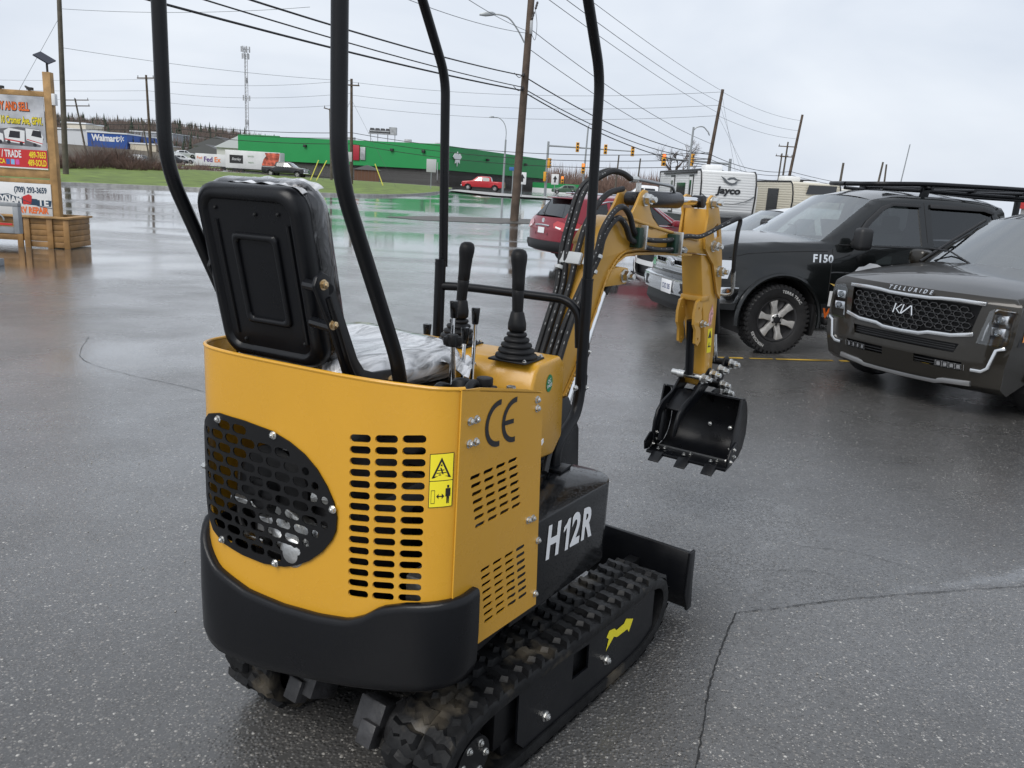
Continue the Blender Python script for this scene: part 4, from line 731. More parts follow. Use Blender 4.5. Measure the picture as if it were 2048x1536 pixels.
V, Fc = fill2d([(.070, .44), (1.45, .44), (1.45, 1.25), (.070, 1.25)], holes + [hole_g], bis)
rs = link('rear_shell', sheet_mesh(V, Fc, shell, .006), YEL, ex)
b = MB(); b.tube([shell(.07 + i * .023, 1.25, -.003) for i in range(61)], .0055, 8); b.build('rim_edge', YEL, rs)
# guard grille with staggered slots
def inside(p, poly, m_=0.):
    k = False; n = len(poly)
    for i in range(n):
        (x1, y1), (x2, y2) = poly[i], poly[(i + 1) % n]
        if (y1 > p[1]) != (y2 > p[1]) and p[0] < (x2 - x1) * (p[1] - y1) / (y2 - y1) + x1: k = not k
    return k
gh = []
inner = [(.69 + (p[0] - .69) * .945, .865 + (p[1] - .865) * .93) for p in GR]
for r in range(11):
    z = 1.040 - r * .0345
    for c in range(10):
        s0 = .375 + c * .0645 + (r % 2) * .032; sl = slot(s0, z, .0555, .026, 4)
        if all(inside(p, inner) for p in sl): gh.append(sl)
        else:
            sl = slot(s0 + (-.014 if s0 > .69 else .014), z, .026, .0235, 4)
            if all(inside(p, inner) for p in sl): gh.append(sl)
V, Fc = fill2d(GR, gh, [i * .02 for i in range(18, 50)])
gr = link('engine_grille', sheet_mesh(V, Fc, lambda s, z, h: shell(s, z, .007 + h), .004), BLKM, rs)
for (s, z) in ((.849, 1.052), (.631, 1.050), (.425, .885), (.629, .673), (.846, .683), (.955, .88)):
    p = shell(s, z, .007); link('bolt', BOLT, None, rs, zto(p, shell(s, z, 1) - shell(s, z, 0)))
# warning label wrapped round the corner
def lab(name, polys, h, m_, par):
    V2, F2 = [], []
    for pl in polys:
        o = len(V2); V2 += [(p[0], p[1]) for p in pl]; F2.append(tuple(range(o, o + len(pl))))
    return link(name, sheet_mesh(V2, F2, lambda s, z, q: shell(s, z, h + q)), m_, par)
def LQ(u, v): return (.1535 - .060 * u - .003 * v * 0, .938 + .144 * v + .008 * u)      # u to the right, v up
def grp(u0, u1, v0, v1, n=8):
    return [[LQ(lerp(u0, u1, i / n), v0), LQ(lerp(u0, u1, (i + 1) / n), v0), LQ(lerp(u0, u1, (i + 1) / n), v1), LQ(lerp(u0, u1, i / n), v1)] for i in range(n)]
lab('warning_label_border', grp(0, 1, 0, 1), .0012, BPR, rs); wl = lab('warning_label', grp(.03, .97, .012, .49) + grp(.03, .97, .505, .988), .0018, YPR, rs)
def poly_l(pts): return [LQ(*p) for p in pts]
tri_o = [(.10, .55), (.90, .55), (.5, .93)]; tri_i = [(.22, .585), (.78, .585), (.5, .85)]
pl = [[LQ(*tri_o[i]), LQ(*tri_o[(i + 1) % 3]), LQ(*tri_i[(i + 1) % 3]), LQ(*tri_i[i])] for i in range(3)]
pl += [poly_l([(.47, .80), (.53, .80), (.53, .77), (.47, .77)]), poly_l([(.44, .74), (.50, .74), (.60, .62), (.54, .62)]), poly_l([(.34, .70), (.62, .705), (.62, .69), (.34, .685)]), poly_l([(.3, .65), (.7, .655), (.7, .64), (.3, .635)]), poly_l([(.40, .62), (.48, .62), (.5, .60), (.38, .60)])]
# body figure and arrows
pl += [poly_l([(.76, .41), (.84, .41), (.84, .36), (.76, .36)]), poly_l([(.70, .35), (.90, .35), (.90, .2), (.86, .2), (.86, .3), (.74, .3), (.74, .2), (.70, .2)]), poly_l([(.74, .3), (.86, .3), (.85, .07), (.81, .07), (.80, .2), (.79, .07), (.75, .07)])]
pl += [poly_l([(.32, .21), (.42, .26), (.42, .22), (.55, .22), (.55, .26), (.66, .21), (.55, .16), (.55, .20), (.42, .20), (.42, .16)])]
pl += [poly_l([(.10, .33), (.26, .33), (.26, .32), (.10, .32)]), poly_l([(.10, .09), (.26, .09), (.26, .08), (.10, .08)]), poly_l([(.10, .33), (.115, .33), (.115, .08), (.10, .08)]), poly_l([(.245, .33), (.26, .33), (.26, .08), (.245, .08)])]
lab('warning_pictogram', pl, .0024, BPR, rs)
# ---- counterweight
cwt = [(.0, .690), (.093, .688), (.20, .668), (.27, .645), (.322, .605), (.369, .582), (.47, .566), (.60, .556), (.736, .560), (.87, .592), (.95, .66), (1.0, .70), (1.1, .71), (1.4, .71)]
cwb = [(.0, .425), (.075, .42), (.142, .405), (.287, .380), (.47, .345), (.70, .305), (.86, .295), (.95, .31), (1.1, .35), (1.4, .36)]
rings = []
for i in range(71):
    s = .0 + i * .02; zt, zb = interp(cwt, s), interp(cwb, s)
    rings.append([shell(s, zt, .004), shell(s, zt, .020), shell(s, zt - .006, .026), shell(s, zt - .02, .028), shell(s, (zt + zb) / 2, .030), shell(s, zb + .05, .028), shell(s, zb + .02, .02), shell(s, zb + .004, .0), shell(s, zb, -.04), shell(s, zb + .03, -.10), shell(s, zt - .02, -.02)])
b = MB(); b.loft(rings); b.build('counterweight', mat('counterweight black', (.0045, .005, .0065), .32, spec=.35, bump=(140, .03), rvary=(4, .26, .38)), ex, ang=50)

# ---- right side panel
PX, PZ = Vector((.9955, -.0953, 0)), Vector((-.0953, -.9955, 0))
P0 = Vector((-.685, -.331, 0))
def pan(p, z, h=0.): return P0 + PX * p + PZ * h + Vector((0, 0, z))
vh = []
for r in range(7):
    for c in range(4): vh.append([(p[0], p[1] + (p[0] - .074 - c * .058) * 0) for p in slot(.074 + c * .0583 + r * .0055, 1.006 - r * .024, .046, .0115, 4)])
for r in range(8):
    for c in range(4): vh.append(slot(.143 + c * .0582 + r * .0045, .719 - r * .0238, .045, .0105, 4))
V, Fc = fill2d([(.0, .50), (.432, .488), (.425, .60), (.415, .74), (.388, 1.160), (.383, 1.172), (.37, 1.18), (.30, 1.200), (.167, 1.226), (.08, 1.243), (.0, 1.250)], vh)
sp = link('side_panel', sheet_mesh(V, Fc, pan, .004), YEL, ex)
b = MB(); b.prism([(0, 0), (.386, 0), (.386, -.012), (0, -.012)], lambda p, q, h: pan(p, 1.252 - p * .195 + (.0 if p > 0 else 0) + h, q), -.004, 0)
b.M = None; b.build('top_lip', YEL, sp)
bolts(sp, [pan(p, z, 0) for p, z in ((.038, 1.163), (.064, 1.163), (.038, 1.104), (.066, 1.103), (.356, 1.160), (.359, 1.134), (.351, .795), (.376, .793), (.415, .709), (.42, .53))], PZ)
def arc_band(cx, cz, r, w_, a0, a1, n=18, sx=1.):
    o = [(cx + sx * (r + w_ / 2) * math.cos(lerp(a0, a1, i / n)), cz + (r + w_ / 2) * math.sin(lerp(a0, a1, i / n))) for i in range(n + 1)]
    i_ = [(cx + sx * (r - w_ / 2) * math.cos(lerp(a0, a1, i / n)), cz + (r - w_ / 2) * math.sin(lerp(a0, a1, i / n))) for i in range(n + 1)]
    return [[o[k], o[k + 1], i_[k + 1], i_[k]] for k in range(n)]
def flat(name, polys, fn, h, m_, par):
    V2, F2 = [], []
    for q in polys:
        o = len(V2); V2 += [(p[0], p[1]) for p in q]; F2.append(tuple(range(o, o + len(q))))
    return link(name, sheet_mesh(V2, F2, lambda a, c, k: fn(a, c, h)), m_, par)
ce = arc_band(.170, 1.131, .0575, .015, R(85), R(275)) + arc_band(.246, 1.125, .0565, .015, R(85), R(275)) + [[(.192, 1.131), (.240, 1.129), (.240, 1.116), (.192, 1.118)]]
flat('ce_mark', ce, pan, .0012, BPR, sp)
b = MB(); b.prism([(.395, 1.03), (.405, 1.034), (.408, 1.022), (.398, 1.014)], lambda p, q, h: pan(p, q, h), 0, .0015); b.build('paint_chip', WHT, sp)
# ---- front housing (black box) with lettering
HZ = .766
pl_ = [(-.40, -.3575), (.176, -.4125)] + [(.176 + .112 * math.sin(a), -.300 - .112 * math.cos(a)) for a in [R(6 + 12 * i) for i in range(8)]] + [(.290, -.16), (.290, .40), (.25, .50), (.16, .56), (-.40, .56)]
b = MB(); b.prism(pl_, lambda p, q, h: Vector((p, q, h)), .47, HZ)
fh = b.build('front_housing', BLKG, ex, bev=.006)
def boxp(p, z, h=0.): return P0 + PX * p + PZ * (h - .0005) + Vector((0, 0, z))
Mh = Matrix.Translation(boxp(.623, .664, .0022)) @ frame((0, 0, 0), PX, (0, 0, 1)).to_3x3().to_4x4() @ Matrix.Rotation(R(-3.5), 4, 'Z')
text('model_lettering', 'H', Mh @ Matrix.Translation((-.112, -.001, 0)), WHT, fh, size=.152, bold=.0052, sx=.78, ext=.0003); text('model_lettering', '2', Mh @ Matrix.Translation((.032, -.001, 0)), WHT, fh, size=.152, bold=.0052, sx=.80, ext=.0003); text('model_lettering', 'R', Mh @ Matrix.Translation((.108, -.001, 0)), WHT, fh, size=.152, bold=.0052, sx=.78, ext=.0003)
b = MB(Mh); b.prism([(-.030, -.054), (-.011, -.054), (-.011, .054), (-.024, .054), (-.034, .040), (-.050, .030), (-.050, .014), (-.030, .026)], lambda p, q, h: Vector((p, q, h)), -.0003, .0003); b.build('model_lettering', WHT, fh)
b = MB(); b.b2(.04, .24, -.20, .28, HZ - .002, HZ + .004); b.build('cover_plate', BLKG, fh, bev=.002)
b = MB(); b.b2(.155, .245, -.245, -.15, HZ, HZ + .012); b.build('post_foot', BLK, ex, bev=.003)
b = MB(); b.b2(-.66, .2, -.31, .53, .43, .475); b.build('deck', BLKM, ex)
b = MB(); b.b2(-.02, .0, -.18, .5, .76, 1.1); b.build('firewall', BLKM, ex)

# ---- engine behind the grille and slots
en = MB(); en.b2(-.66, -.30, .0, .40, .52, .84); en.b2(-.62, -.35, .05, .3, .84, .97); engine = en.build('engine', mat('engine black', (.02, .02, .022), .5, bump=(40, .2)), ex, bev=.01)
b = MB(); b.lathe([(.125, 0), (.13, .02), (.13, .05), (.10, .07)], (-.66, .27, .86), (-1, 0, 0), 28); b.lathe([(.045, .0), (.045, .1)], (-.66, .27, .86), (-1, 0, 0)); b.build('recoil_starter', BLKM, engine)
b = MB(); b.tube([(-.66, .285, .84), (-.745, .285, .84)], .026, 16); b.build('exhaust_stub', BLKM, engine)
b = MB(Matrix.Translation((-.035, .02, .015))); b.tube(fillet([(-.69, .02, .70), (-.70, .10, .70), (-.69, .20, .715), (-.69, .22, .78)], .04), .03, 12); b.lathe([(.03, 0), (.045, .02), (.045, .07), (.02, .08)], (-.66, .13, .70), (-1, 0, 0)); b.box((-.69, .24, .75), (.05, .07, .045)); b.box((-.70, .07, .76), (.04, .05, .05)); b.box((-.7, .33, .80), (.03, .10, .02)); b.build('carburettor', ALU, engine, bev=.004)
b = MB(); b.tube([(-.70, .05, .88), (-.70, .12, .87)], .022, 12); b.build('air_pipe', STEEL, engine)
for c_, d_ in (((-.70, .03, .83), (.03, .045, .022)), ((-.70, .20, 1.0), (.03, .06, .025)), ((-.7, .35, .68), (.03, .08, .03))): b = MB(); b.box(c_, d_); b.build('bracket', STEEL, engine, bev=.003)
b = MB(); b.lathe([(.05, 0), (.055, .03), (.04, .06)], (-.69, .17, .74), (-1, 0, .2), 18); b.build('filter_bowl', ALU, engine)
b = MB(); b.lathe([(.035, 0), (.04, .02), (.025, .045)], (-.70, .07, .74), (-1, 0, .2), 14); b.build('sediment_cup', CHROME, engine)
b = MB(); b.box((-.72, .18, .80), (.03, .12, .035), Matrix.Rotation(R(20), 3, 'X')); b.build('throttle_bracket', STEEL, engine, bev=.003)
b = MB(); b.tube(fillet([(-.69, .24, .885), (-.70, .28, .90), (-.70, .30, .94)], .02), .016, 10); b.build('choke_link', STEEL, engine)
b = MB(); b.b2(-.60, -.40, -.24, -.12, .52, .66); b.build('hydraulic_pump', ALU, engine, bev=.006)
b = MB(); b.tube(fillet([(-.66, .45, .9), (-.70, .42, .70), (-.70, .3, .66), (-.69, .0, .66)], .06), .008, 8); b.tube(fillet([(-.69, .40, 1.03), (-.71, .2, .96), (-.70, .02, .98)], .06), .007, 8); b.build('fuel_line', HOSE, engine)

# ---- seat
seat = MB()
def brx(z): return -.70 - .10 * (z - 1.26) / .44
def bpt(u, v, d): # u across 0..1 (right to left), v up 0..1, d forward depth
    z = 1.255 + .465 * v; wd = .176 + .0 * v; return Vector((brx(z) + d * .98, .27 + (u - .5) * 2 * wd, z + d * .2))
def rrect(w0, w1, h0, h1, r, k=6):
    out = []
    for cx, cy, a0 in ((w1 - r, h1 - r, 0), (w0 + r, h1 - r, 90), (w0 + r, h0 + r, 180), (w1 - r, h0 + r, 270)):
        for i in range(k + 1): a = R(a0 + 90 * i / k); out.append((cx + r * math.cos(a), cy + r * math.sin(a)))
    return out
def brp(x, z, d): zz = 1.235 + z * 1.0; return Vector((brx(zz) + d, .280 + x, zz + d * .2))
def rr_ring(ins, d, r=.06): return [brp(p[0], p[1], d) for p in rrect(-.178 + ins, .192 - ins, -.012 + ins, .468 - ins, r)]
b = MB(); b.loft([rr_ring(.04, .012, .035), rr_ring(.034, .004, .04), rr_ring(.026, .0, .045), rr_ring(.012, .006, .055), rr_ring(.002, .018), rr_ring(.0, .034), rr_ring(.004, .05)])
st = bpy.data.objects.new('operator_seat', None); col.objects.link(st); st.parent = ex
bs = b.build('backrest_shell', BLK, st, ang=50)
b = MB()
b.loft([[brp(p[0], p[1], d) for p in rrect(-.085 + i, .075 - i, .10 + i, .345 - i, .015)] for i, d in ((0, .012), (0, .006), (.004, .0015), (.012, .0015), (.016, .006), (.016, .0115))]); b.build('embossed_panel', BLK, bs, ang=50)
for x0 in (-.128, .125):
    b2_ = MB(); b2_.tube([brp(x0, .06 + i * .035, .0105) for i in range(10)], .006, 8); b2_.build('pressed_rib', BLK, bs)
bolts(bs, [brp(x, z, .010) for x, z in ((-.10, .40), (.12, .405), (.10, .045), (-.12, .06), (-.02, .395))], (-1, 0, .1), RIV, 'rivet')
cu = [rr_ring(.006, .046, .06), rr_ring(-.004, .06, .065), rr_ring(-.006, .085, .07), rr_ring(.004, .115, .075), rr_ring(.03, .135, .075), rr_ring(.08, .142, .06)]
b = MB(); b.loft(cu); b.build('backrest_cushion', FILM, st, ang=60)
b = MB(); b.grid(lambda u, v: brp(lerp(-.165, .12, u), .4695 + .0016 * math.sin(u * 31) + .0012 * math.sin(v * 9 + u * 17) - .02 * (2 * u - 1) ** 6, lerp(.04, .12, v)), 40, 6); b.build('plastic_cover', PLAST, st)
# cushion
def cush(ins, z): return [Vector((p[0], p[1], z + .012 * math.sin(p[0] * 9 + p[1] * 5) * (ins > 0))) for p in rrect(-.66 + ins, -.06 - ins, .02 + ins, .52 - ins, max(.03, .10 - max(0, ins) * .4), 8)]
b = MB(); b.loft([cush(.02, 1.14), cush(.0, 1.165), cush(-.004, 1.195), cush(.01, 1.225), cush(.04, 1.243), cush(.10, 1.250), cush(.18, 1.252)])
b.build('seat_cushion', PLAST, st, ang=70)
b = MB(); b.loft([cush(.03, 1.06), cush(.015, 1.10), cush(.012, 1.135)]); b.build('seat_pan', BLKM, st, ang=50)
# film tail hanging at the front corner
b = MB(); b.grid(lambda u, v: Vector((lerp(-.25, -.10, u), .03 - .12 * v * (1 - .5 * u), 1.195 - .02 * v + .012 * math.sin(u * 12 + v * 5))), 10, 6); b.build('plastic_flap', PLAST, st)
# side brackets
brk = [(-.842, 1.480), (-.832, 1.503), (-.811, 1.514), (-.788, 1.504), (-.770, 1.475), (-.726, 1.387), (-.674, 1.278), (-.645, 1.243), (-.605, 1.229), (-.515, 1.222), (-.485, 1.205), (-.472, 1.18), (-.50, 1.14), (-.66, 1.12), (-.715, 1.22), (-.775, 1.36)]
for y0 in (.0, .455):
    xo = .09 if y0 > .2 else 0.
    b = MB(); b.prism(brk, lambda p, q, h: Vector((p + xo, y0 + h, q)), 0, .012)
    o = b.build('seat_bracket', BLK, st, bev=.004); b = MB(); b.tube(catmull([(-.795 + xo, y0 - .002, 1.45), (-.755 + xo, y0 - .002, 1.36), (-.70 + xo, y0 - .002, 1.245), (-.64 + xo, y0 - .002, 1.195), (-.55 + xo, y0 - .002, 1.188)], 6), .007, 8); b.build('bracket_rib', BLK, o)
    b = MB(); b.tube([(-.79 + xo, y0, 1.47), (-.76 + xo * .5, .1 if y0 < .2 else .44, 1.47)], .014, 10); b.build('pivot_tube', BLK, o)
    b = MB(); b.tube([(-.765 + xo, y0, 1.37), (-.735 + xo * .5, .1 if y0 < .2 else .44, 1.37)], .014, 10); b.build('pivot_tube', BLK, o)
    if y0 < .2: [link('bolt', M_, None, o, zto(p, (0, -1, 0))) for M_ in [bolt_mesh(.010)] for p in ((-.811, y0, 1.483), (-.774, y0, 1.38), (-.529, y0, 1.194)) if (M_.materials.append(BRASS) if not M_.materials else True) is not False]

# ---- roll-over frame: four bent posts
def post(path, r=.0165, rad=.09): return fillet(path, rad, 8)
frm = bpy.data.objects.new('roll_frame', None); col.objects.link(frm); frm.parent = ex
for y0, xo in ((-.145, 0.), (.50, .085)):
    b = MB(); b.tube(post([(-.93 + xo, y0, 2.75), (-.93 + xo, y0, 1.745), (-.695 + xo, y0, 1.29), (-.672 + xo, y0, 1.17)]), .0185, 18); b.build('rear_post', BLK, frm)
for y0 in (-.195, .425):
    k = .355 if y0 < 0 else .360
    b = MB(); b.tube(post([(-.10, y0, 2.75), (k - .012, y0, 2.12), (k + .02, y0, 1.42)], rad=.07), .0175, 18); b.build('front_post', BLK, frm)
    lo = [(k + .020, y0, 1.43), (k + .035, y0, 1.02), (k + .01, y0, .93), (k - .145, y0, .85), (k - .150, y0, .768)] if y0 < 0 else [(k, y0, 1.45), (k, y0, .77)]
    b = MB(); b.tube(post(lo, rad=.05), .0215, 18); b.lathe([(.0225, 0), (.0225, .008)], (lo[0][0], y0, 1.428), (0, 0, 1)); b.build('post_sleeve', BLK, frm)
    if y0 < 0:
        b = MB(); b.prism([(.372, 1.22), (.40, 1.22), (.42, 1.19), (.425, 1.15), (.405, 1.13), (.405, 1.09), (.425, 1.07), (.425, 1.02), (.40, .99), (.385, .92), (.365, .92)], lambda p, q, h: Vector((p, h, q)), y0 - .012, y0 - .004); o = b.build('post_bracket', BLK, frm, bev=.002)
        bolts(o, [(.402, y0 - .014, 1.165), (.402, y0 - .014, 1.03)], (.4, -1, 0))
        bolts(o, [(.33, y0 - .004, 1.04)], (-.3, -1, 0))
b = MB(); b.tube(fillet([(.362, .425, 1.345), (.37, .3, 1.352), (.372, -.12, 1.352), (.378, -.170, 1.31), (.384, -.180, 1.18)], .07, 8), .0165, 16); b.build('hand_bar', BLK, frm)
b = MB()
for q in ((-.145, .375),):
    b.b2(-1.05, .02, -.30, .53, 2.74, 2.77)
b.build('canopy', BLKM, frm, bev=.01)

# ---- console, joysticks, levers
b = MB()
cons = [(-.085, 1.10), (-.06, 1.165), (-.035, 1.19), (.125, 1.196), (.165, 1.165), (.185, .90), (.12, .845), (-.03, .86)]
b.prism(cons, lambda p, q, h: Vector((p, h, q)), -.225, .36)
cn = b.build('control_console', YEL, ex, bev=.012, seg=3)
def conp(p, q, h=0.): return Vector((p, -.2262 - h, q))
flat('inspection_sticker', [[(.045 + .0235 * math.cos(a), 1.115 + .030 * math.sin(a)) for a in [R(15 * i) for i in range(24)]]], conp, .0006, GRN, cn)
Mq = frame(conp(.045, 1.115, .0012), (1, 0, .25), (0, 0, 1))
text('sticker_text', 'QC\nPASS', Mq, WHT, cn, size=.017, bold=.0003, ext=.0001)
for jx, jy, tilt in ((-.02, -.13, .012), (.06, .15, -.014)):
    jo = bpy.data.objects.new('joystick', None); col.objects.link(jo); jo.parent = ex
    bt = MB(); prof = []
    for i in range(5):
        z0 = 1.198 + i * .0175; r0 = .066 - i * .009
        prof += [(r0, z0), (r0 + .004, z0 + .005), (r0 + .002, z0 + .012), (r0 - .008, z0 + .0155)]
    prof += [(.030, 1.29), (.030, 1.31), (.022, 1.345), (.017, 1.352)]
    P_ = [Vector((jx + .03 * (h - 1.19), jy + tilt * (h - 1.19) * 4, h)) for r, h in prof]; bt.tube2(P_, [r for r, h in prof], Vector((0, 0, 1)), 28); bt.build('rubber_boot', BLKM, jo, ang=60)
    g = MB(); gp = [(.0165, 1.34), (.018, 1.345), (.0195, 1.40), (.0205, 1.415), (.019, 1.418), (.0205, 1.42), (.021, 1.45), (.023, 1.49), (.0265, 1.515), (.0265, 1.53), (.022, 1.543), (.012, 1.549), (.002, 1.55)]
    g.tube2([Vector((jx + .03 * (h - 1.19), jy + tilt * (h - 1.19) * 4, h)) for r, h in gp], [r for r, h in gp], Vector((0, 0, 1)), 22); g.build('grip', BLKM, jo, ang=50)
    f_ = MB(); f_.b2(jx - .068, jx + .072, jy - .07, jy + .07, 1.192, 1.200); f_.build('boot_plate', BLKM, jo, bev=.006)
    bolts(jo, [(jx - .058, jy - .06, 1.2), (jx + .062, jy - .06, 1.2)], (0, 0, 1), BOLTS)
def lever(x, y, z0, z1, k=.011):
    o = bpy.data.objects.new('control_lever', None); col.objects.link(o); o.parent = ex
    a = MB(); a.tube([(x, y, z0), (x + .005, y, z1 - .04)], .006, 10); a.build('rod', CHROME, o)
    a = MB(); a.lathe([(k * .8, -.052), (k * .95, -.05), (k * 1.25, -.005), (k * 1.15, 0)], (x + .005, y, z1), (0, 0, 1), 14); a.build('knob', BLKG, o)
lever(-.285, -.045, 1.06, 1.400); lever(-.19, -.065, 1.04, 1.372); lever(-.165, -.015, 1.10, 1.30); lever(.165, .35, 1.10, 1.225, .013)
o = bpy.data.objects.new('throttle_lever', None); col.objects.link(o); o.parent = ex
a = MB(); a.tube([(-.33, -.09, 1.13), (-.36, -.095, 1.285)], .0065, 10); a.build('rod', STEEL, o)
a = MB()
for i in range(5):
    an = R(72 * i); a.lathe([(.010, -.012), (.012, 0), (.010, .012)], (-.362 + .017 * math.cos(an), -.095 + .017 * math.sin(an), 1.297), (0, 0, 1), 10)
a.lathe([(.02, -.016), (.022, 0), (.016, .018)], (-.362, -.095, 1.297), (0, 0, 1), 16); a.build('star_knob', BLKM, o, ang=50)
# valve block and plumbing behind the panel
b = MB(); b.b2(-.64, -.34, -.27, -.12, 1.06, 1.15); b.lathe([(.028, 0), (.03, .05), (.018, .06)], (-.47, -.2, 1.16), (.3, .2, 1), 16); b.lathe([(.024, 0), (.024, .05)], (-.38, -.22, 1.16), (0, 0, 1), 14)
for i in range(4): b.lathe([(.014, 0), (.014, .03), (.01, .04)], (-.56 + i * .06, -.25, 1.15), (0, 0, 1), 8)
b.tube(fillet([(-.55, -.25, 1.16), (-.50, -.24, 1.215), (-.43, -.22, 1.205), (-.38, -.2, 1.16)], .04), .012, 10); b.tube(fillet([(-.58, -.18, 1.14), (-.54, -.16, 1.21), (-.42, -.15, 1.17)], .04), .012, 10)
vb = b.build('valve_block', BLKM, ex, bev=.003)
b = MB(); b.tube([(-.36 + .018 * math.cos(R(30 * i)), -.245 + .01 * math.sin(R(30 * i)), 1.155 + .015 * math.sin(R(30 * i))) for i in range(12)], .0018, 6, closed=True); b.build('key_ring', STEEL, vb)
b = MB(); b.lathe([(.016, 0), (.016, .02), (.012, .024)], (-.44, -.26, 1.16), (0, 0, 1), 6); b.lathe([(.014, 0), (.014, .02)], (-.33, -.28, 1.165), (0, 0, 1), 6); b.build('hose_fitting', STEEL, vb)
b = MB(); b.b2(-.62, -.33, -.29, -.02, 1.00, 1.03); b.build('inner_deck', BLKM, ex)
for k in range(5):
    b = MB(); yy = -.23 + k * .04; b.tube(fillet([(.05, yy, .80), (.12, yy + .02, .86), (.22, yy + .05, .84), (.42, .02 + k * .02, .86)], .06), .012, 8); b.build('hydraulic_hose', HOSE, ex)

# ---- undercarriage
MT = Matrix.Rotation(R(54.3 - 62.5), 4, 'Z')
b = MB(MT); b.b2(-.36, .36, -.26, .26, .14, .27); b.lathe([(.24, 0), (.24, .12), (.27, .125), (.27, .165)], (-.02, .03, .27), (0, 0, 1), 36); b.build('undercarriage_frame', BLKM, ex, bev=.006)
TP = catmull([(x, 0, z) for x, z in ((-.45, .022), (-.2, .022), (.1, .022), (.40, .024), (.555, .060), (.635, .125), (.655, .205), (.62, .275), (.54, .308), (.40, .312), (.1, .312), (-.2, .312), (-.45, .312), (-.585, .290), (-.665, .235), (-.69, .168), (-.665, .095), (-.585, .043))], 12, closed=True)
TS = [0.]
for i in range(len(TP)): TS.append(TS[-1] + (TP[(i + 1) % len(TP)] - TP[i]).length)
def tpath(s):
    s %= TS[-1]; i = 0
    lo, hi = 0, len(TS) - 1
    while hi - lo > 1:
        m_ = (lo + hi) // 2
        if TS[m_] <= s: lo = m_
        else: hi = m_
    a, c = TP[lo % len(TP)], TP[(lo + 1) % len(TP)]; t = (s - TS[lo]) / (TS[lo + 1] - TS[lo]); p = a.lerp(c, t); d = (TP[(lo + 2) % len(TP)] - TP[lo - 1]).normalized()
    return p, d, Vector((d.z, 0, -d.x))
tp_, td_, tn_ = tpath(TS[-1] * .6)
SG = 1 if (tn_.z > 0) == (tp_.z > .17) else -1
def lug_mesh():
    top = [(-.014, -.047), (.010, -.046), (.017, -.036), (.009, -.020), (.018, -.006), (.006, .006), (.012, .026), (-.002, .046), (-.018, .048), (-.012, .02), (-.020, .0), (-.013, -.022)]
    base = [(a * 1.5 + (.004 if a > 0 else -.004), c * 1.17) for a, c in top]
    b_ = MB(); n = len(top); vs = [(a, c, -.004) for a, c in base] + [(a, c, .0135) for a, c in top]
    b_.add(vs, [tuple(range(n, 2 * n))] + [(i, (i + 1) % n, n + (i + 1) % n, n + i) for i in range(n)]); me = b_.mesh('tread_lug', ang=25); me.materials.append(RUB); return me
LUG = lug_mesh()
b_ = MB(); b_.add([(-.018, -.005, 0), (.018, -.003, 0), (.018, .003, 0), (-.018, .005, 0), (-.018, -.003, .007), (.014, -.001, .007), (.014, .001, .007), (-.018, .003, .007)], [(4, 5, 6, 7), (0, 1, 5, 4), (1, 2, 6, 5), (2, 3, 7, 6), (3, 0, 4, 7)]); RIB = b_.mesh('edge_rib'); RIB.materials.append(RUB)
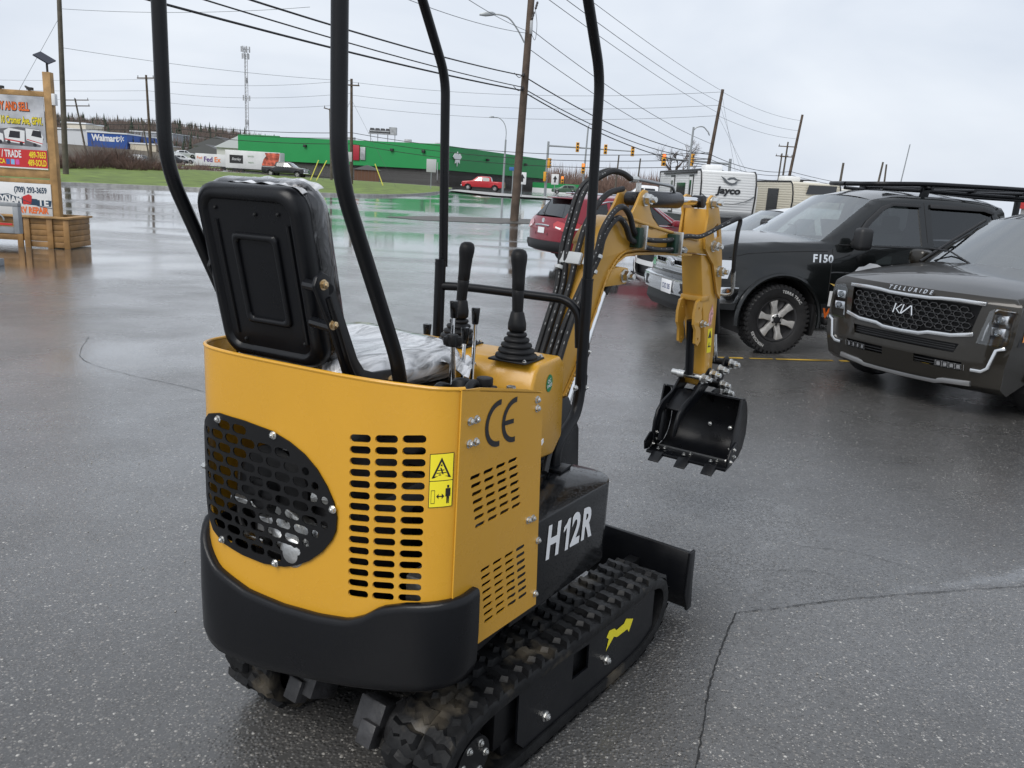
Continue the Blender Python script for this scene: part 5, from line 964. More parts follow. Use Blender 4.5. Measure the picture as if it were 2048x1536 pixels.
for side in (-1, 1):
    tk = bpy.data.objects.new('track', None); col.objects.link(tk); tk.parent = ex; tk.matrix_local = MT
    yc = side * .362
    rings = []; nb = 120
    for i in range(nb):
        p, d, n = tpath(TS[-1] * i / nb); n = n * SG
        rings.append([p + n * h + Vector((0, yc + y, 0)) for y, h in ((-.113, -.002), (-.106, .008), (-.02, .009), (-.012, .003), (.012, .003), (.02, .009), (.106, .008), (.113, -.002), (.108, -.034), (-.108, -.034))])
    rings.append(rings[0]); b = MB(); b.loft(rings, cap=False); b.build('rubber_belt', RUB, tk, weld=True, ang=50)
    N = 42
    for i in range(N):
        for row in (-1, 1):
            p, d, n = tpath(TS[-1] * (i + (.5 if row > 0 else 0)) / N); n = n * SG
            Mx = Matrix(((d.x, 0, n.x, p.x + n.x * .009), (d.y, 1, n.y, yc + row * .058), (d.z, 0, n.z, p.z + n.z * .009), (0, 0, 0, 1)))
            if row < 0: Mx = Mx @ Matrix.Rotation(math.pi, 4, 'Z')
            link('tread_lug', LUG, None, tk, Mx)
    b = MB(); b.M = Matrix.Translation((0, yc, 0))
    b.lathe([(.03, -.06), (.125, -.05), (.128, -.02), (.115, -.01), (.115, .01), (.128, .02), (.125, .05), (.03, .06)], (.515, 0, .172), (0, 1, 0), 28); b.build('idler_wheel', BLKM, tk)
    pr = []
    for i in range(36): a = 2 * math.pi * i / 36; r_ = .128 if i % 4 < 2 else .105; pr.append((-.55 + r_ * math.cos(a), .168 + r_ * math.sin(a)))
    b = MB(); b.prism(pr, lambda p, q, h: Vector((p, yc + h, q)), -.03, .03); b.lathe([(.07, -.10), (.075, .10)], (-.55, yc, .168), (0, 1, 0), 20); sk = b.build('drive_sprocket', BLKM, tk)
    bolts(sk, [(-.55 + .05 * math.cos(R(60 * i)), yc + side * .10, .168 + .05 * math.sin(R(60 * i))) for i in range(6)], (0, side, 0))
    b = MB(); b.b2(-.42, .42, yc - .07, yc + .07, .10, .25)
    for i in range(4): b.lathe([(.05, -.07), (.05, .07)], (-.33 + i * .21, yc, .085), (0, 1, 0), 18)
    b.build('roller_frame', BLKM, tk, bev=.004)
    b = MB(); b.lathe([(.075, 0), (.075, .06), (.06, .07)], (-.56, yc - side * .12, .165), (0, -side, 0), 20); b.box((-.60, yc - side * .22, .19), (.11, .10, .10), Matrix.Rotation(R(25), 3, 'Y')); b.box((-.66, yc - side * .20, .17), (.05, .06, .07), Matrix.Rotation(R(25), 3, 'Y')); tm = b.build('travel_motor', mat('worn black casting', (.03, .03, .032), .42, bump=(30, .25), vary=(9, .6)), tk, bev=.006)
    ya = yc + side * .093
    V, Fc = fill2d([(-.34, .10), (-.30, .06), (.46, .05), (.555, .06), (.545, .262), (.53, .274), (-.345, .292)], [[(-.035, .165), (.066, .162), (.062, .255), (-.038, .262)]])
    cp = link('side_cover', sheet_mesh(V, Fc, lambda p, q, h: Vector((p, ya - side * h, q)), -.008 if False else .008), BLK, tk)
    bolts(cp, [(-.188, ya, .113), (.195, ya, .13)], (0, side, 0), bolt_mesh(.0135)) if False else None
    bm_ = bolt_mesh(.013); bm_.materials.append(STEEL)
    for p in ((-.188, ya + side * .008, .113), (.195, ya + side * .008, .13)): link('bolt', bm_, None, cp, zto(p, (0, side, 0)))
    ar = [(.184, .170), (.198, .212), (.180, .226), (.196, .246), (.234, .238), (.250, .224), (.306, .226), (.320, .240), (.378, .215), (.352, .172), (.338, .190), (.261, .192), (.235, .205)]
    if side < 0:
        V2 = ar; flat('direction_arrow', [ar[:]], lambda p, q, h: Vector((p, ya - h, q)), .0095, YPR, cp)
    mu = MB(); mu.box((-.69, yc, .12), (.01, .10, .05)); 
# blade
bl = MB(MT)
prof = [(.905, .288), (.925, .288), (.925, .27), (.912, .20), (.912, .13), (.930, .06), (.94, .03), (.925, .025), (.895, .08), (.885, .15), (.89, .23)]
bl.prism(prof, lambda p, q, h: Vector((p, h, q)), -.45, .45); dz = bl.build('dozer_blade', BLK, ex, bev=.003)
for y0 in (-.456, .444):
    b = MB(MT); b.prism([(.885, .296), (.935, .296), (.942, .16), (.96, .02), (.915, .02), (.875, .11)], lambda p, q, h: Vector((p, h, q)), y0, y0 + .012); b.build('blade_end_plate', BLK, dz, bev=.003)
b = MB(MT)
for y0 in (-.2, .2): b.box((.64, y0, .17), (.50, .05, .06))
b.build('blade_arm', BLKM, dz, bev=.004)

# ---- boom, arm and bucket in the boom frame (s forward, t left, z up)
MBm = Matrix.Translation((1.745, -.274, 0)) @ Matrix.Rotation(R(-11.5), 4, 'Z')
def bmb(): return MB(MBm)
def pz(t0=0.): return lambda p, q, h: Vector((p, h, q))
def bp(s, t, z): return MBm @ Vector((s, t, z))
DT = (MBm.to_3x3() @ Vector((0, -1, 0)))
boom_poly = [(-1.25, .80), (-1.19, .925), (-1.109, 1.047), (-1.001, 1.253), (-.949, 1.372), (-.908, 1.429), (-.862, 1.470), (-.803, 1.495), (-.72, 1.500), (-.595, 1.499), (-.197, 1.483), (-.02, 1.470), (.03, 1.50), (.02, 1.54), (-.05, 1.556), (-.152, 1.54), (-.384, 1.574), (-.616, 1.609), (-.76, 1.634), (-.839, 1.640), (-.885, 1.634), (-.925, 1.617), (-.965, 1.590), (-.995, 1.562), (-1.016, 1.530), (-1.036, 1.474), (-1.134, 1.238), (-1.221, 1.044), (-1.33, .80)]
b = bmb(); b.prism(boom_poly, pz(), .0, .12); boom = b.build('boom', YEL2, ex, bev=.004)
fl = [(-1.205, .90), (-1.109, 1.047), (-1.001, 1.253), (-.949, 1.372), (-.908, 1.429), (-.862, 1.470), (-.803, 1.495), (-.72, 1.500), (-.595, 1.499), (-.21, 1.483)]
b = bmb(); b.loft([[Vector((p + a * .35, t, q + a * .6 - .006)) for a, t in ((-.014, -.008), (.004, -.008), (.004, .128), (-.014, .128))] for p, q in fl]); b.build('bottom_flange', YEL2, boom, bev=.002)
tl = [(-1.016, 1.530), (-.995, 1.562), (-.965, 1.590), (-.925, 1.617), (-.885, 1.634), (-.839, 1.640), (-.76, 1.634), (-.616, 1.609), (-.384, 1.574), (-.152, 1.54)]
b = bmb(); b.loft([[Vector((p, t, q + a)) for a, t in ((-.004, -.007), (.008, -.007), (.008, .127), (-.004, .127))] for p, q in tl]); b.build('top_flange', YEL2, boom, bev=.002)
b = bmb(); b.prism([(-.925, 1.43), (-.84, 1.44), (-.775, 1.432), (-.757, 1.40), (-.78, 1.365), (-.83, 1.362), (-.955, 1.36)], pz(), -.004, .124); b.build('cylinder_lug', YEL2, boom, bev=.003)
ear = [(-.80, 1.63), (-.745, 1.70), (-.715, 1.748), (-.69, 1.762), (-.662, 1.757), (-.645, 1.725), (-.632, 1.685), (-.60, 1.645), (-.535, 1.605), (-.6, 1.59)]
for t0 in (.0, .108):
    b = bmb(); b.prism(ear, pz(), t0, t0 + .012); b.build('boom_ear', YEL2, boom, bev=.002)
link('pin_nut', PIN, None, boom, zto(bp(-.806, -.004, 1.400), DT)); link('pin_nut', PIN, None, boom, zto(bp(-.680, -.001, 1.722), DT))
# weld seams
WELD = mat('weld bead paint', (.56, .31, .05), .3, coat=.3)
for pth in (fl[1:9],):
    b = bmb(); q = catmull([(p + .006, -.004, z + .010) for p, z in pth], 10); b.tube(q, [.0045 + .0015 * math.sin(i * 2.1) for i in range(len(q))], 7); b.build('weld_seam', WELD, boom)
b = bmb(); q = [Vector((lerp(-1.10, -1.20, i / 24), -.003, lerp(1.03, .90, i / 24))) + Vector((.012, 0, .008)) for i in range(25)]; b.tube(q, [.006 + .003 * math.sin(i * 2.4) for i in range(25)], 7); b.build('weld_seam', WELD, boom)
# boom cylinder
b = bmb(); b.tube([(-1.17, .06, .62), (-1.10, .06, .80)], .038, 20); b.tube([(-.86, .06, 1.325), (-.81, .06, 1.40)], .026, 14); bc = b.build('boom_cylinder', BLK, ex)
b = bmb(); b.tube([(-1.10, .06, .80), (-.85, .06, 1.35)], .019, 18); b.build('piston_rod', CHROME, bc)
# swing bracket
b = bmb(); b.prism([(-1.36, .50), (-1.10, .50), (-1.06, .60), (-1.08, .78), (-1.17, .93), (-1.30, .93), (-1.38, .75)], pz(), -.025, .145); b.lathe([(.06, 0), (.06, .42)], (-1.36, .06, .50), (0, 0, 1), 20); b.build('swing_bracket', BLK, ex, bev=.005)
b = bmb(); b.b2(-1.62, -1.33, -.03, .15, .52, .70); b.build('swing_mount', BLKM, ex, bev=.005)
# arm cylinder on top
b = bmb(); b.tube([(-.635, .06, 1.722), (-.285, .06, 1.724)], .0375, 24); b.lathe([(.030, 0), (.030, .06)], (-.68, .03, 1.722), (0, 1, 0), 16); b.tube([(-.68, .06, 1.722), (-.63, .06, 1.722)], .028, 12); ac = b.build('arm_cylinder', mat('cylinder black', (.014, .015, .018), .3, bump=(120, .03), drops=130), ex, bev=.002)
b = bmb(); b.tube([(-.285, .06, 1.724), (-.10, .06, 1.724)], .0195, 18); b.build('piston_rod', CHROME, ac)
b = bmb(); b.lathe([(.030, 0), (.030, .056)], (-.070, .032, 1.724), (0, 1, 0), 16); b.build('rod_eye', BLK, ac)
b = bmb(); b.tube(fillet([(-.70, .05, 1.805), (-.60, .05, 1.80), (-.36, .05, 1.785), (-.335, .05, 1.755)], .03), .0075, 10); b.build('steel_pipe', mat('pipe steel', (.35, .36, .36), .35, metal=1.), ac)
b = bmb(); b.lathe([(.014, 0), (.014, .05)], (-.73, .05, 1.803), (1, 0, 0), 8); b.lathe([(.012, 0), (.012, .04)], (-.66, .05, 1.79), (0, 0, -1), 8); b.build('pipe_fitting', STEEL, ac)
# arm
arm_box = [(-.088, 1.470), (.108, 1.46), (.128, 1.40), (.15, 1.232), (.172, .99), (.188, .839), (.175, .785), (.140, .760), (.108, .775), (.096, .811), (.078, .974), (-.022, 1.243)]
b = bmb(); b.prism(arm_box, pz(), .004, .116); arm = b.build('arm', YEL2, ex, bev=.004)
arm_ear = [(-.114, 1.72), (-.104, 1.742), (-.075, 1.757), (-.04, 1.752), (-.020, 1.735), (.013, 1.689), (.05, 1.62), (.078, 1.545), (.112, 1.44), (.135, 1.32), (.142, 1.24), (.10, 1.27), (.02, 1.42), (-.05, 1.47), (-.088, 1.50), (-.105, 1.57), (-.098, 1.63), (-.094, 1.663)]
for t0 in (-.014, .122):
    V, Fc = fill2d(arm_ear, [[(-.03, 1.60), (.018, 1.625), (.045, 1.56), (.0, 1.545)]] if t0 < 0 else [])
    me = sheet_mesh(V, Fc, lambda p, q, h: bp(p, t0 + .012 + h, q) if t0 < 0 else bp(p, t0 + h + .012, q), .012); link('arm_cheek', me, YEL2, arm)
b = bmb(); b.b2(-.09, -.005, .0, .118, 1.55, 1.69); b.build('cheek_web', YEL2, arm, bev=.003)
for s_, z_ in ((-.070, 1.724), (-.013, 1.513), (.085, 1.385)): link('pin_nut', PIN, None, arm, zto(bp(s_, -.014, z_), DT))
# mechanical thumb mount on the arm back
tb = [(-.115, 1.18), (-.10, 1.235), (-.06, 1.25), (-.035, 1.22), (-.045, 1.185), (-.03, 1.15), (-.045, 1.115), (-.03, 1.08), (-.02, 1.03), (-.045, 1.005), (-.075, 1.02), (-.085, 1.09), (-.11, 1.12)]
tb = [(p + .06, q) for p, q in tb]
for t0 in (.005, .098):
    V, Fc = fill2d(tb, [circle(p + .06, q, .008, 10) for p, q in ((-.075, 1.20), (-.052, 1.04))]); me = sheet_mesh(V, Fc, lambda p, q, h: bp(p - .03, t0 + h + .014, q), .014); link('thumb_mount', me, YEL2, arm)
b = bmb(); b.b2(-.04, .05, .0, .12, 1.235, 1.262); b.build('mount_plate', YEL2, arm, bev=.003)
link('pin_nut', PINS, None, arm, zto(bp(-.005, .003, 1.12), DT))
# decals on the arm
def armf(p, q, h=0.): return bp(p, .004 - h - .0015, q)
flat('danger_sticker', [[(.070, 1.165), (.100, 1.215), (.120, 1.16), (.105, 1.10), (.075, 1.10)]], armf, .0, mat('red white sticker', (.75, .35, .33), .4, vary=(60, .6)), arm)
flat('warning_label', [[(.078, 1.085), (.128, 1.085), (.140, .955), (.092, .955)]], armf, 0, YPR, arm)
flat('warning_pictogram', [[(.088, 1.035), (.125, 1.035), (.106, 1.075)], [(.098, .985), (.13, .985), (.13, .992), (.112, .992), (.112, 1.01), (.105, 1.01), (.105, .992), (.098, .992)]], armf, .0008, BPR, arm)
# bucket cylinder
b = bmb(); b.tube([(.17, .06, 1.37), (.275, .06, 1.04)], .033, 20); kc = b.build('bucket_cylinder', BLK, ex, bev=.002)
b = bmb(); b.tube([(.275, .06, 1.04), (.325, .06, .875)], .016, 16); b.build('piston_rod', CHROME, kc)
# linkage
lk = bpy.data.objects.new('bucket_linkage', None); col.objects.link(lk); lk.parent = ex
for t0 in (-.012, .122):
    b = bmb(); b.prism([(.29, .875), (.30, .905), (.33, .915), (.355, .90), (.36, .87), (.335, .83), (.27, .74), (.24, .745), (.235, .77)], pz(), t0, t0 + .012); b.build('link_plate', BLK, lk, bev=.003)
b = bmb(); b.lathe([(.02, 0), (.02, .17)], (.333, -.03, .875), (0, 1, 0), 14); b.lathe([(.02, 0), (.02, .16)], (.248, -.02, .765), (0, 1, 0), 14); b.build('link_pin', BLK, lk)
for s_, z_, t_ in ((.333, .872, -.03), (.247, .767, -.03), (.291, .72, -.035), (.155, .835, -.01), (.235, .850, -.015)): link('pin_nut', PIN, None, lk, zto(bp(s_, t_, z_), DT))
# thumb
th = bpy.data.objects.new('bucket_thumb', None); col.objects.link(th); th.parent = ex
tn = [(.165, .868), (.135, .865), (-.01, .742), (-.10, .705), (-.145, .665), (-.165, .61), (-.170, .545), (-.155, .545), (-.125, .60), (-.09, .645), (.055, .70), (.19, .79), (.20, .83)]
for t0, dx in ((.0, .0), (.115, -.01)):
    b = bmb(); b.prism([(p + dx, q) for p, q in tn], pz(), t0, t0 + .014); b.build('thumb_finger', BLK, th, bev=.003)
b = bmb(); b.box((-.02, .065, .705), (.15, .10, .012), Matrix.Rotation(R(-36), 3, 'Y')); b.build('thumb_web', BLK, th, bev=.002)
b = bmb(); b.box((-.075, .12, .585), (.03, .02, .20), Matrix.Rotation(R(8), 3, 'Y')); b.build('thumb_brace', BLK, th, bev=.002)
b = bmb(); b.tube([(-.01, .06, 1.13), (.035, .06, .84)], .0225, 14); b.build('thumb_link', BLK, th)
b = bmb(); b.lathe([(.016, 0), (.016, .20)], (.06, -.03, .83), (0, 1, 0), 12); b.lathe([(.02, 0), (.02, .04)], (.03, .08, .835), (0, 1, 0), 12); b.build('thumb_pin', STEEL, th)
link('pin_nut', PIN, None, th, zto(bp(.06, -.004, .825), DT))
# bucket (turned a little against the boom)
MK = MBm @ Matrix.Translation((.03, .01, .39)) @ Matrix.Rotation(R(4.5), 4, 'Z') @ Matrix.Diagonal((1, 1.04, .88, 1)) @ Matrix.Translation((0, 0, -.39))
bk = bpy.data.objects.new('bucket', None); col.objects.link(bk); bk.parent = ex
kp = [(.11, .775), (.17, .76), (.205, .70), (.225, .62), (.225, .54), (.20, .465), (.15, .415), (.07, .395), (-.01, .392)]
def kl(p, t): return Vector((p[0], t, p[1]))
b = MB(MK); rings = []
kc_ = catmull([(p, 0, q) for p, q in kp], 6)
outer = [Vector((v.x + .010 * math.cos(math.atan2(v.z - .58, v.x - .08)), 0, v.z + .010 * math.sin(math.atan2(v.z - .58, v.x - .08)))) for v in kc_]
b.loft([[(v.x, -.205, v.z), (v.x, .205, v.z), (o.x, .205, o.z), (o.x, -.205, o.z)] for v, o in zip(kc_, outer)]); b.build('bucket_back', BLK, bk, ang=45)
sd_ = [(p, q) for p, q in kp] + [(-.012, .405), (.015, .44), (.02, .52), (.045, .60), (.075, .70), (.09, .78), (.10, .79)]
for t0 in (-.213, .205):
    b = MB(MK); b.prism(sd_, pz(), t0, t0 + .010); b.build('bucket_side', BLK, bk, bev=.002)
    b = MB(MK); b.prism([(-.03, .45), (.0, .50), (.07, .53), (.10, .48), (.085, .42), (.0, .39), (-.03, .40)] if t0 < 0 else [(-.07, .455), (-.01, .50), (.05, .50), (.06, .43), (-.02, .395), (-.06, .40)], pz(), t0 - .008 if t0 < 0 else t0 + .010, t0 if t0 < 0 else t0 + .018); sc_ = b.build('side_cutter', BLK, bk, bev=.002)
    bolts(sc_, [MK @ Vector((p, t0 + (-.008 if t0 < 0 else -.002), q)) for p, q in ((.04, .49), (.05, .445), (.005, .425))], MK.to_3x3() @ Vector((0, -1, 0)))
    if t0 < 0: bolts(sc_, [MK @ Vector((p, t0 + .010, q)) for p, q in ((.04, .49), (.05, .445), (.005, .425))], MK.to_3x3() @ Vector((0, 1, 0)))
b = MB(MK); b.prism([(-.035, .372), (.06, .388), (.06, .404), (-.035, .390)], pz(), -.215, .22); lip = b.build('cutting_edge', BLK, bk, bev=.002)
b = MB(MK); b.prism([(.055, .402), (.062, .402), (.062, .412), (.055, .412)], pz(), -.20, .20); b.build('weld_seam', mat('grey weld', (.16, .165, .17), .4, metal=.6), bk)
for t0 in (-.135, .01, .155):
    b = MB(MK); b.add([(-.03, t0 - .03, .365), (.04, t0 - .03, .372), (.04, t0 + .03, .372), (-.03, t0 + .03, .365), (-.085, t0 - .030, .343), (-.085, t0 + .030, .343), (-.03, t0 - .03, .395), (-.03, t0 + .03, .395), (-.085, t0 - .03, .350), (-.085, t0 + .03, .350), (.04, t0 - .03, .386), (.04, t0 + .03, .386)],
          [(0, 3, 2, 1), (0, 4, 5, 3), (4, 8, 9, 5), (8, 6, 7, 9), (6, 10, 11, 7), (1, 2, 11, 10), (0, 1, 10, 6), (0, 6, 8, 4), (3, 7, 11, 2), (3, 5, 9, 7)])
    t_ = b.build('bucket_tooth', BLK, bk, bev=.0025)
    bolts(t_, [MK @ Vector((s_, t0 + d_, .402)) for s_, d_ in ((.0, .012), (.03, -.012))], (0, 0, 1))
b = MB(MK)
for t0 in (-.03, .07): b.prism([(.10, .77), (.16, .77), (.26, .80), (.29, .76), (.27, .70), (.21, .70)], pz(), t0, t0 + .014)
b.build('bucket_ear', BLK, bk, bev=.002)
bolts(bk, [MK @ Vector((.218, t_, .56)) for t_ in (-.02, -.13)], MK.to_3x3() @ Vector((-1, 0, .1)))
# hoses up the boom back and over the elbow
def bhose(pts, r=.0115, name='boom_hose', par=None, prt=True):
    b_ = bmb(); q = catmull(pts, 10); b_.tube(q, r, 10); o_ = b_.build(name, HOSE, par or boom)
    return o_, q
PRT = mat('hose print', (.32, .325, .325), .6)
def hprint(o_, q, r, side, a0, a1, k):
    n = len(q); b_ = bmb()
    rnd = random.Random(k)
    i = int(n * a0)
    while i < int(n * a1) - 2:
        L_ = rnd.choice((1, 1, 2))
        for j in range(L_):
            p0, p1 = q[i + j], q[min(i + j + 1, n - 1)]; d_ = (p1 - p0); p1 = p0 + d_ * .55; u_ = Vector(side); u_ = (u_ - d_.normalized() * u_.dot(d_.normalized())).normalized(); w_ = d_.normalized().cross(u_)
            c0, c1 = p0 + u_ * (r + .0006), p1 + u_ * (r + .0006); b_.add([c0 - w_ * .0018, c1 - w_ * .0018, c1 + w_ * .0018, c0 + w_ * .0018], [(0, 1, 2, 3)])
        i += L_ + rnd.choice((1, 2, 3, 5))
    if b_.v: b_.build('hose_print', PRT, o_)['kind'] = 'stuff'
off = Vector((-.016, 0, .008))
for k, t0 in enumerate((.125, .098, .066, .034, .006)):
    top = [(-1.045 + .012 * k - .04, t0, 1.50), (-.99 - .03, t0 - .0, 1.60), (-.93, t0, 1.66 + .012 * (k % 2))]
    if k < 2: top = [(-1.07, t0 + .012, 1.50), (-1.03, t0 + .015, 1.62), (-.96, t0 + .02, 1.75), (-.87, t0 - .02, 1.82), (-.80, .06, 1.826), (-.73, .05, 1.803)]
    elif k < 3: top = [(-1.06, t0, 1.50), (-1.01, t0, 1.62), (-.93, t0, 1.70), (-.86, t0, 1.74), (-.76, t0, 1.76)]
    elif k == 3: top = [(-1.05, -.018, 1.50), (-1.025, -.022, 1.59), (-.97, -.028, 1.66), (-.905, -.03, 1.688), (-.84, -.028, 1.655), (-.80, -.026, 1.60), (-.765, -.024, 1.575)]
    else: top = [(-1.04, -.022, 1.48), (-1.02, -.026, 1.56), (-.975, -.030, 1.62), (-.925, -.032, 1.643), (-.865, -.03, 1.61), (-.82, -.028, 1.56), (-.775, -.026, 1.545)]
    o_, q = bhose([(-1.30, t0, .86), (-1.246, t0, 1.00), (-1.165, t0, 1.20), (-1.10, t0 if k < 3 else t0 * .6 - .01, 1.36)] + top, .0125)
    hprint(o_, q, .0125, (-1, -.6, .4), .04, .78, k)
o_, q = bhose([(-.765, -.024, 1.575), (-.66, -.026, 1.552), (-.52, -.028, 1.548), (-.44, -.028, 1.553), (-.32, -.03, 1.566), (-.19, -.035, 1.565), (-.05, -.06, 1.612), (.06, -.088, 1.652), (.098, -.092, 1.645), (.10, -.085, 1.58), (.13, -.07, 1.46), (.165, -.06, 1.37)], .011); hprint(o_, q, .011, (0, -1, .5), .02, .6, 11)
o_, q = bhose([(-.775, -.026, 1.545), (-.68, -.028, 1.520), (-.56, -.03, 1.508), (-.45, -.03, 1.508), (-.37, -.028, 1.505)], .011); hprint(o_, q, .011, (0, -1, .5), .1, .95, 12)
b = bmb(); b.tube([(-.39, -.028, 1.506), (-.31, -.022, 1.50)], .012, 8); b.tube([(-.345, -.024, 1.502), (-.32, -.024, 1.5)], .017, 6); b.build('hose_fitting', STEEL, boom)
b = bmb(); b.tube([(.160, -.062, 1.385), (.195, -.052, 1.30)], .012, 8); b.tube(fillet([(.190, -.053, 1.31), (.205, -.05, 1.262), (.19, .0, 1.255), (.18, .05, 1.255)], .03), .007, 8); b.build('hose_fitting', STEEL, boom)
CLAMP = mat('clamp green plastic', (.005, .03, .02), .4)
for s_, z0 in ((-.755, 1.56), (-.435, 1.53)):
    b = bmb(); b.b2(s_ - .02, s_ + .02, -.045, .0, z0 - .04, z0 + .045); c_ = b.build('hose_clamp', CLAMP, boom, bev=.003)
    b = bmb(); b.b2(s_ + .012, s_ + .024, -.06, -.012, z0 - .045, z0 + .055); b.build('clamp_plate', STEEL, c_, bev=.002)
    link('bolt', BOLT, None, c_, zto(bp(s_ + .024, -.04, z0 + .005), MBm.to_3x3() @ Vector((1, -.4, 0))))
b = bmb(); b.box((-1.075, .085, 1.475), (.018, .10, .05), Matrix.Rotation(R(22), 3, 'Y')); c_ = b.build('hose_clamp', mat('white clamp', (.6, .62, .62), .35), boom, bev=.004)
b = bmb(); b.box((-1.075, .0, 1.475), (.018, .04, .045), Matrix.Rotation(R(22), 3, 'Y')); b.build('clamp_plate', MATS['white clamp'], c_, bev=.003)
for s_, t_, z_ in ((-1.095, .125, 1.435), (-1.035, -.02, 1.49), (-1.055, -.015, 1.43)):
    b = bmb(); b.lathe([(.017, -.007), (.0175, 0), (.017, .007)], (s_, t_, z_), (.4, 0, 1), 14); b.build('cable_tie', MATS['white clamp'], boom)
b = bmb(); b.tube(catmull([(-.58, .14, 1.66), (-.50, .16, 1.69), (-.40, .16, 1.68), (-.30, .15, 1.60), (-.25, .14, 1.56)], 8), .011, 10); b.build('boom_hose', HOSE, boom)
# ================================================================ VEHICLES
def glass(name, tint, base=.06, k=1.0):
    if name in MATS: return MATS[name]
    m = bpy.data.materials.new(name); m.use_nodes = True; t = m.node_tree; t.nodes.clear(); N = t.nodes.new; K = t.links.new
    o = N('ShaderNodeOutputMaterial'); mx_ = N('ShaderNodeMixShader'); tr = N('ShaderNodeBsdfTransparent'); gl = N('ShaderNodeBsdfGlossy'); fr = N('ShaderNodeFresnel'); mt = N('ShaderNodeMath'); mt.operation = 'MULTIPLY_ADD'
    tr.inputs['Color'].default_value = (*tint, 1); gl.inputs['Roughness'].default_value = .03; gl.inputs['Color'].default_value = (.93, .96, .97, 1); fr.inputs['IOR'].default_value = 1.5
    mt.inputs[1].default_value = k; mt.inputs[2].default_value = base; mt.use_clamp = True
    K(fr.outputs[0], mt.inputs[0]); K(mt.outputs[0], mx_.inputs[0]); K(tr.outputs[0], mx_.inputs[1]); K(gl.outputs[0], mx_.inputs[2]); K(mx_.outputs[0], o.inputs['Surface']); MATS[name] = m; return m
GL = glass('clear car glass', (.70, .78, .76), .19, 1.3); GLD = glass('tinted car glass', (.07, .075, .08), .03, 1.0); LENS = glass('lamp lens', (.92, .93, .94), .06, 1.0)
TYRE = mat('tyre rubber', (.018, .018, .019), .6, bump=(60, .15), rvary=(20, .4, .7)); RIM = mat('alloy rim', (.62, .61, .59), .30, metal=.45, bump=(40, .05), vary=(14, .2)); RIMD = mat('dark rim', (.10, .10, .105), .4, metal=.8)
CHR = mat('car chrome', (.72, .73, .74), .12, metal=1.); TRIM = mat('black car trim', (.014, .0145, .016), .5, bump=(90, .04)); MESHB = mat('grille black', (.008, .008, .009), .45); SEATM = mat('car seat grey', (.05, .05, .052), .8)
def paint(name, c, metal=0., rough=.3): return mat(name, c, rough, metal=metal, spec=.3, coat=.7, coat_r=.03, drops=70, vary=(3, .05), dstr=.10)
RED_L = mat('red lamp', (.42, .03, .035), .15, coat=1.); AMB = mat('amber lamp', (.75, .24, .02), .2, coat=1.); SILV = mat('lamp reflector', (.75, .76, .78), .15, metal=.9)
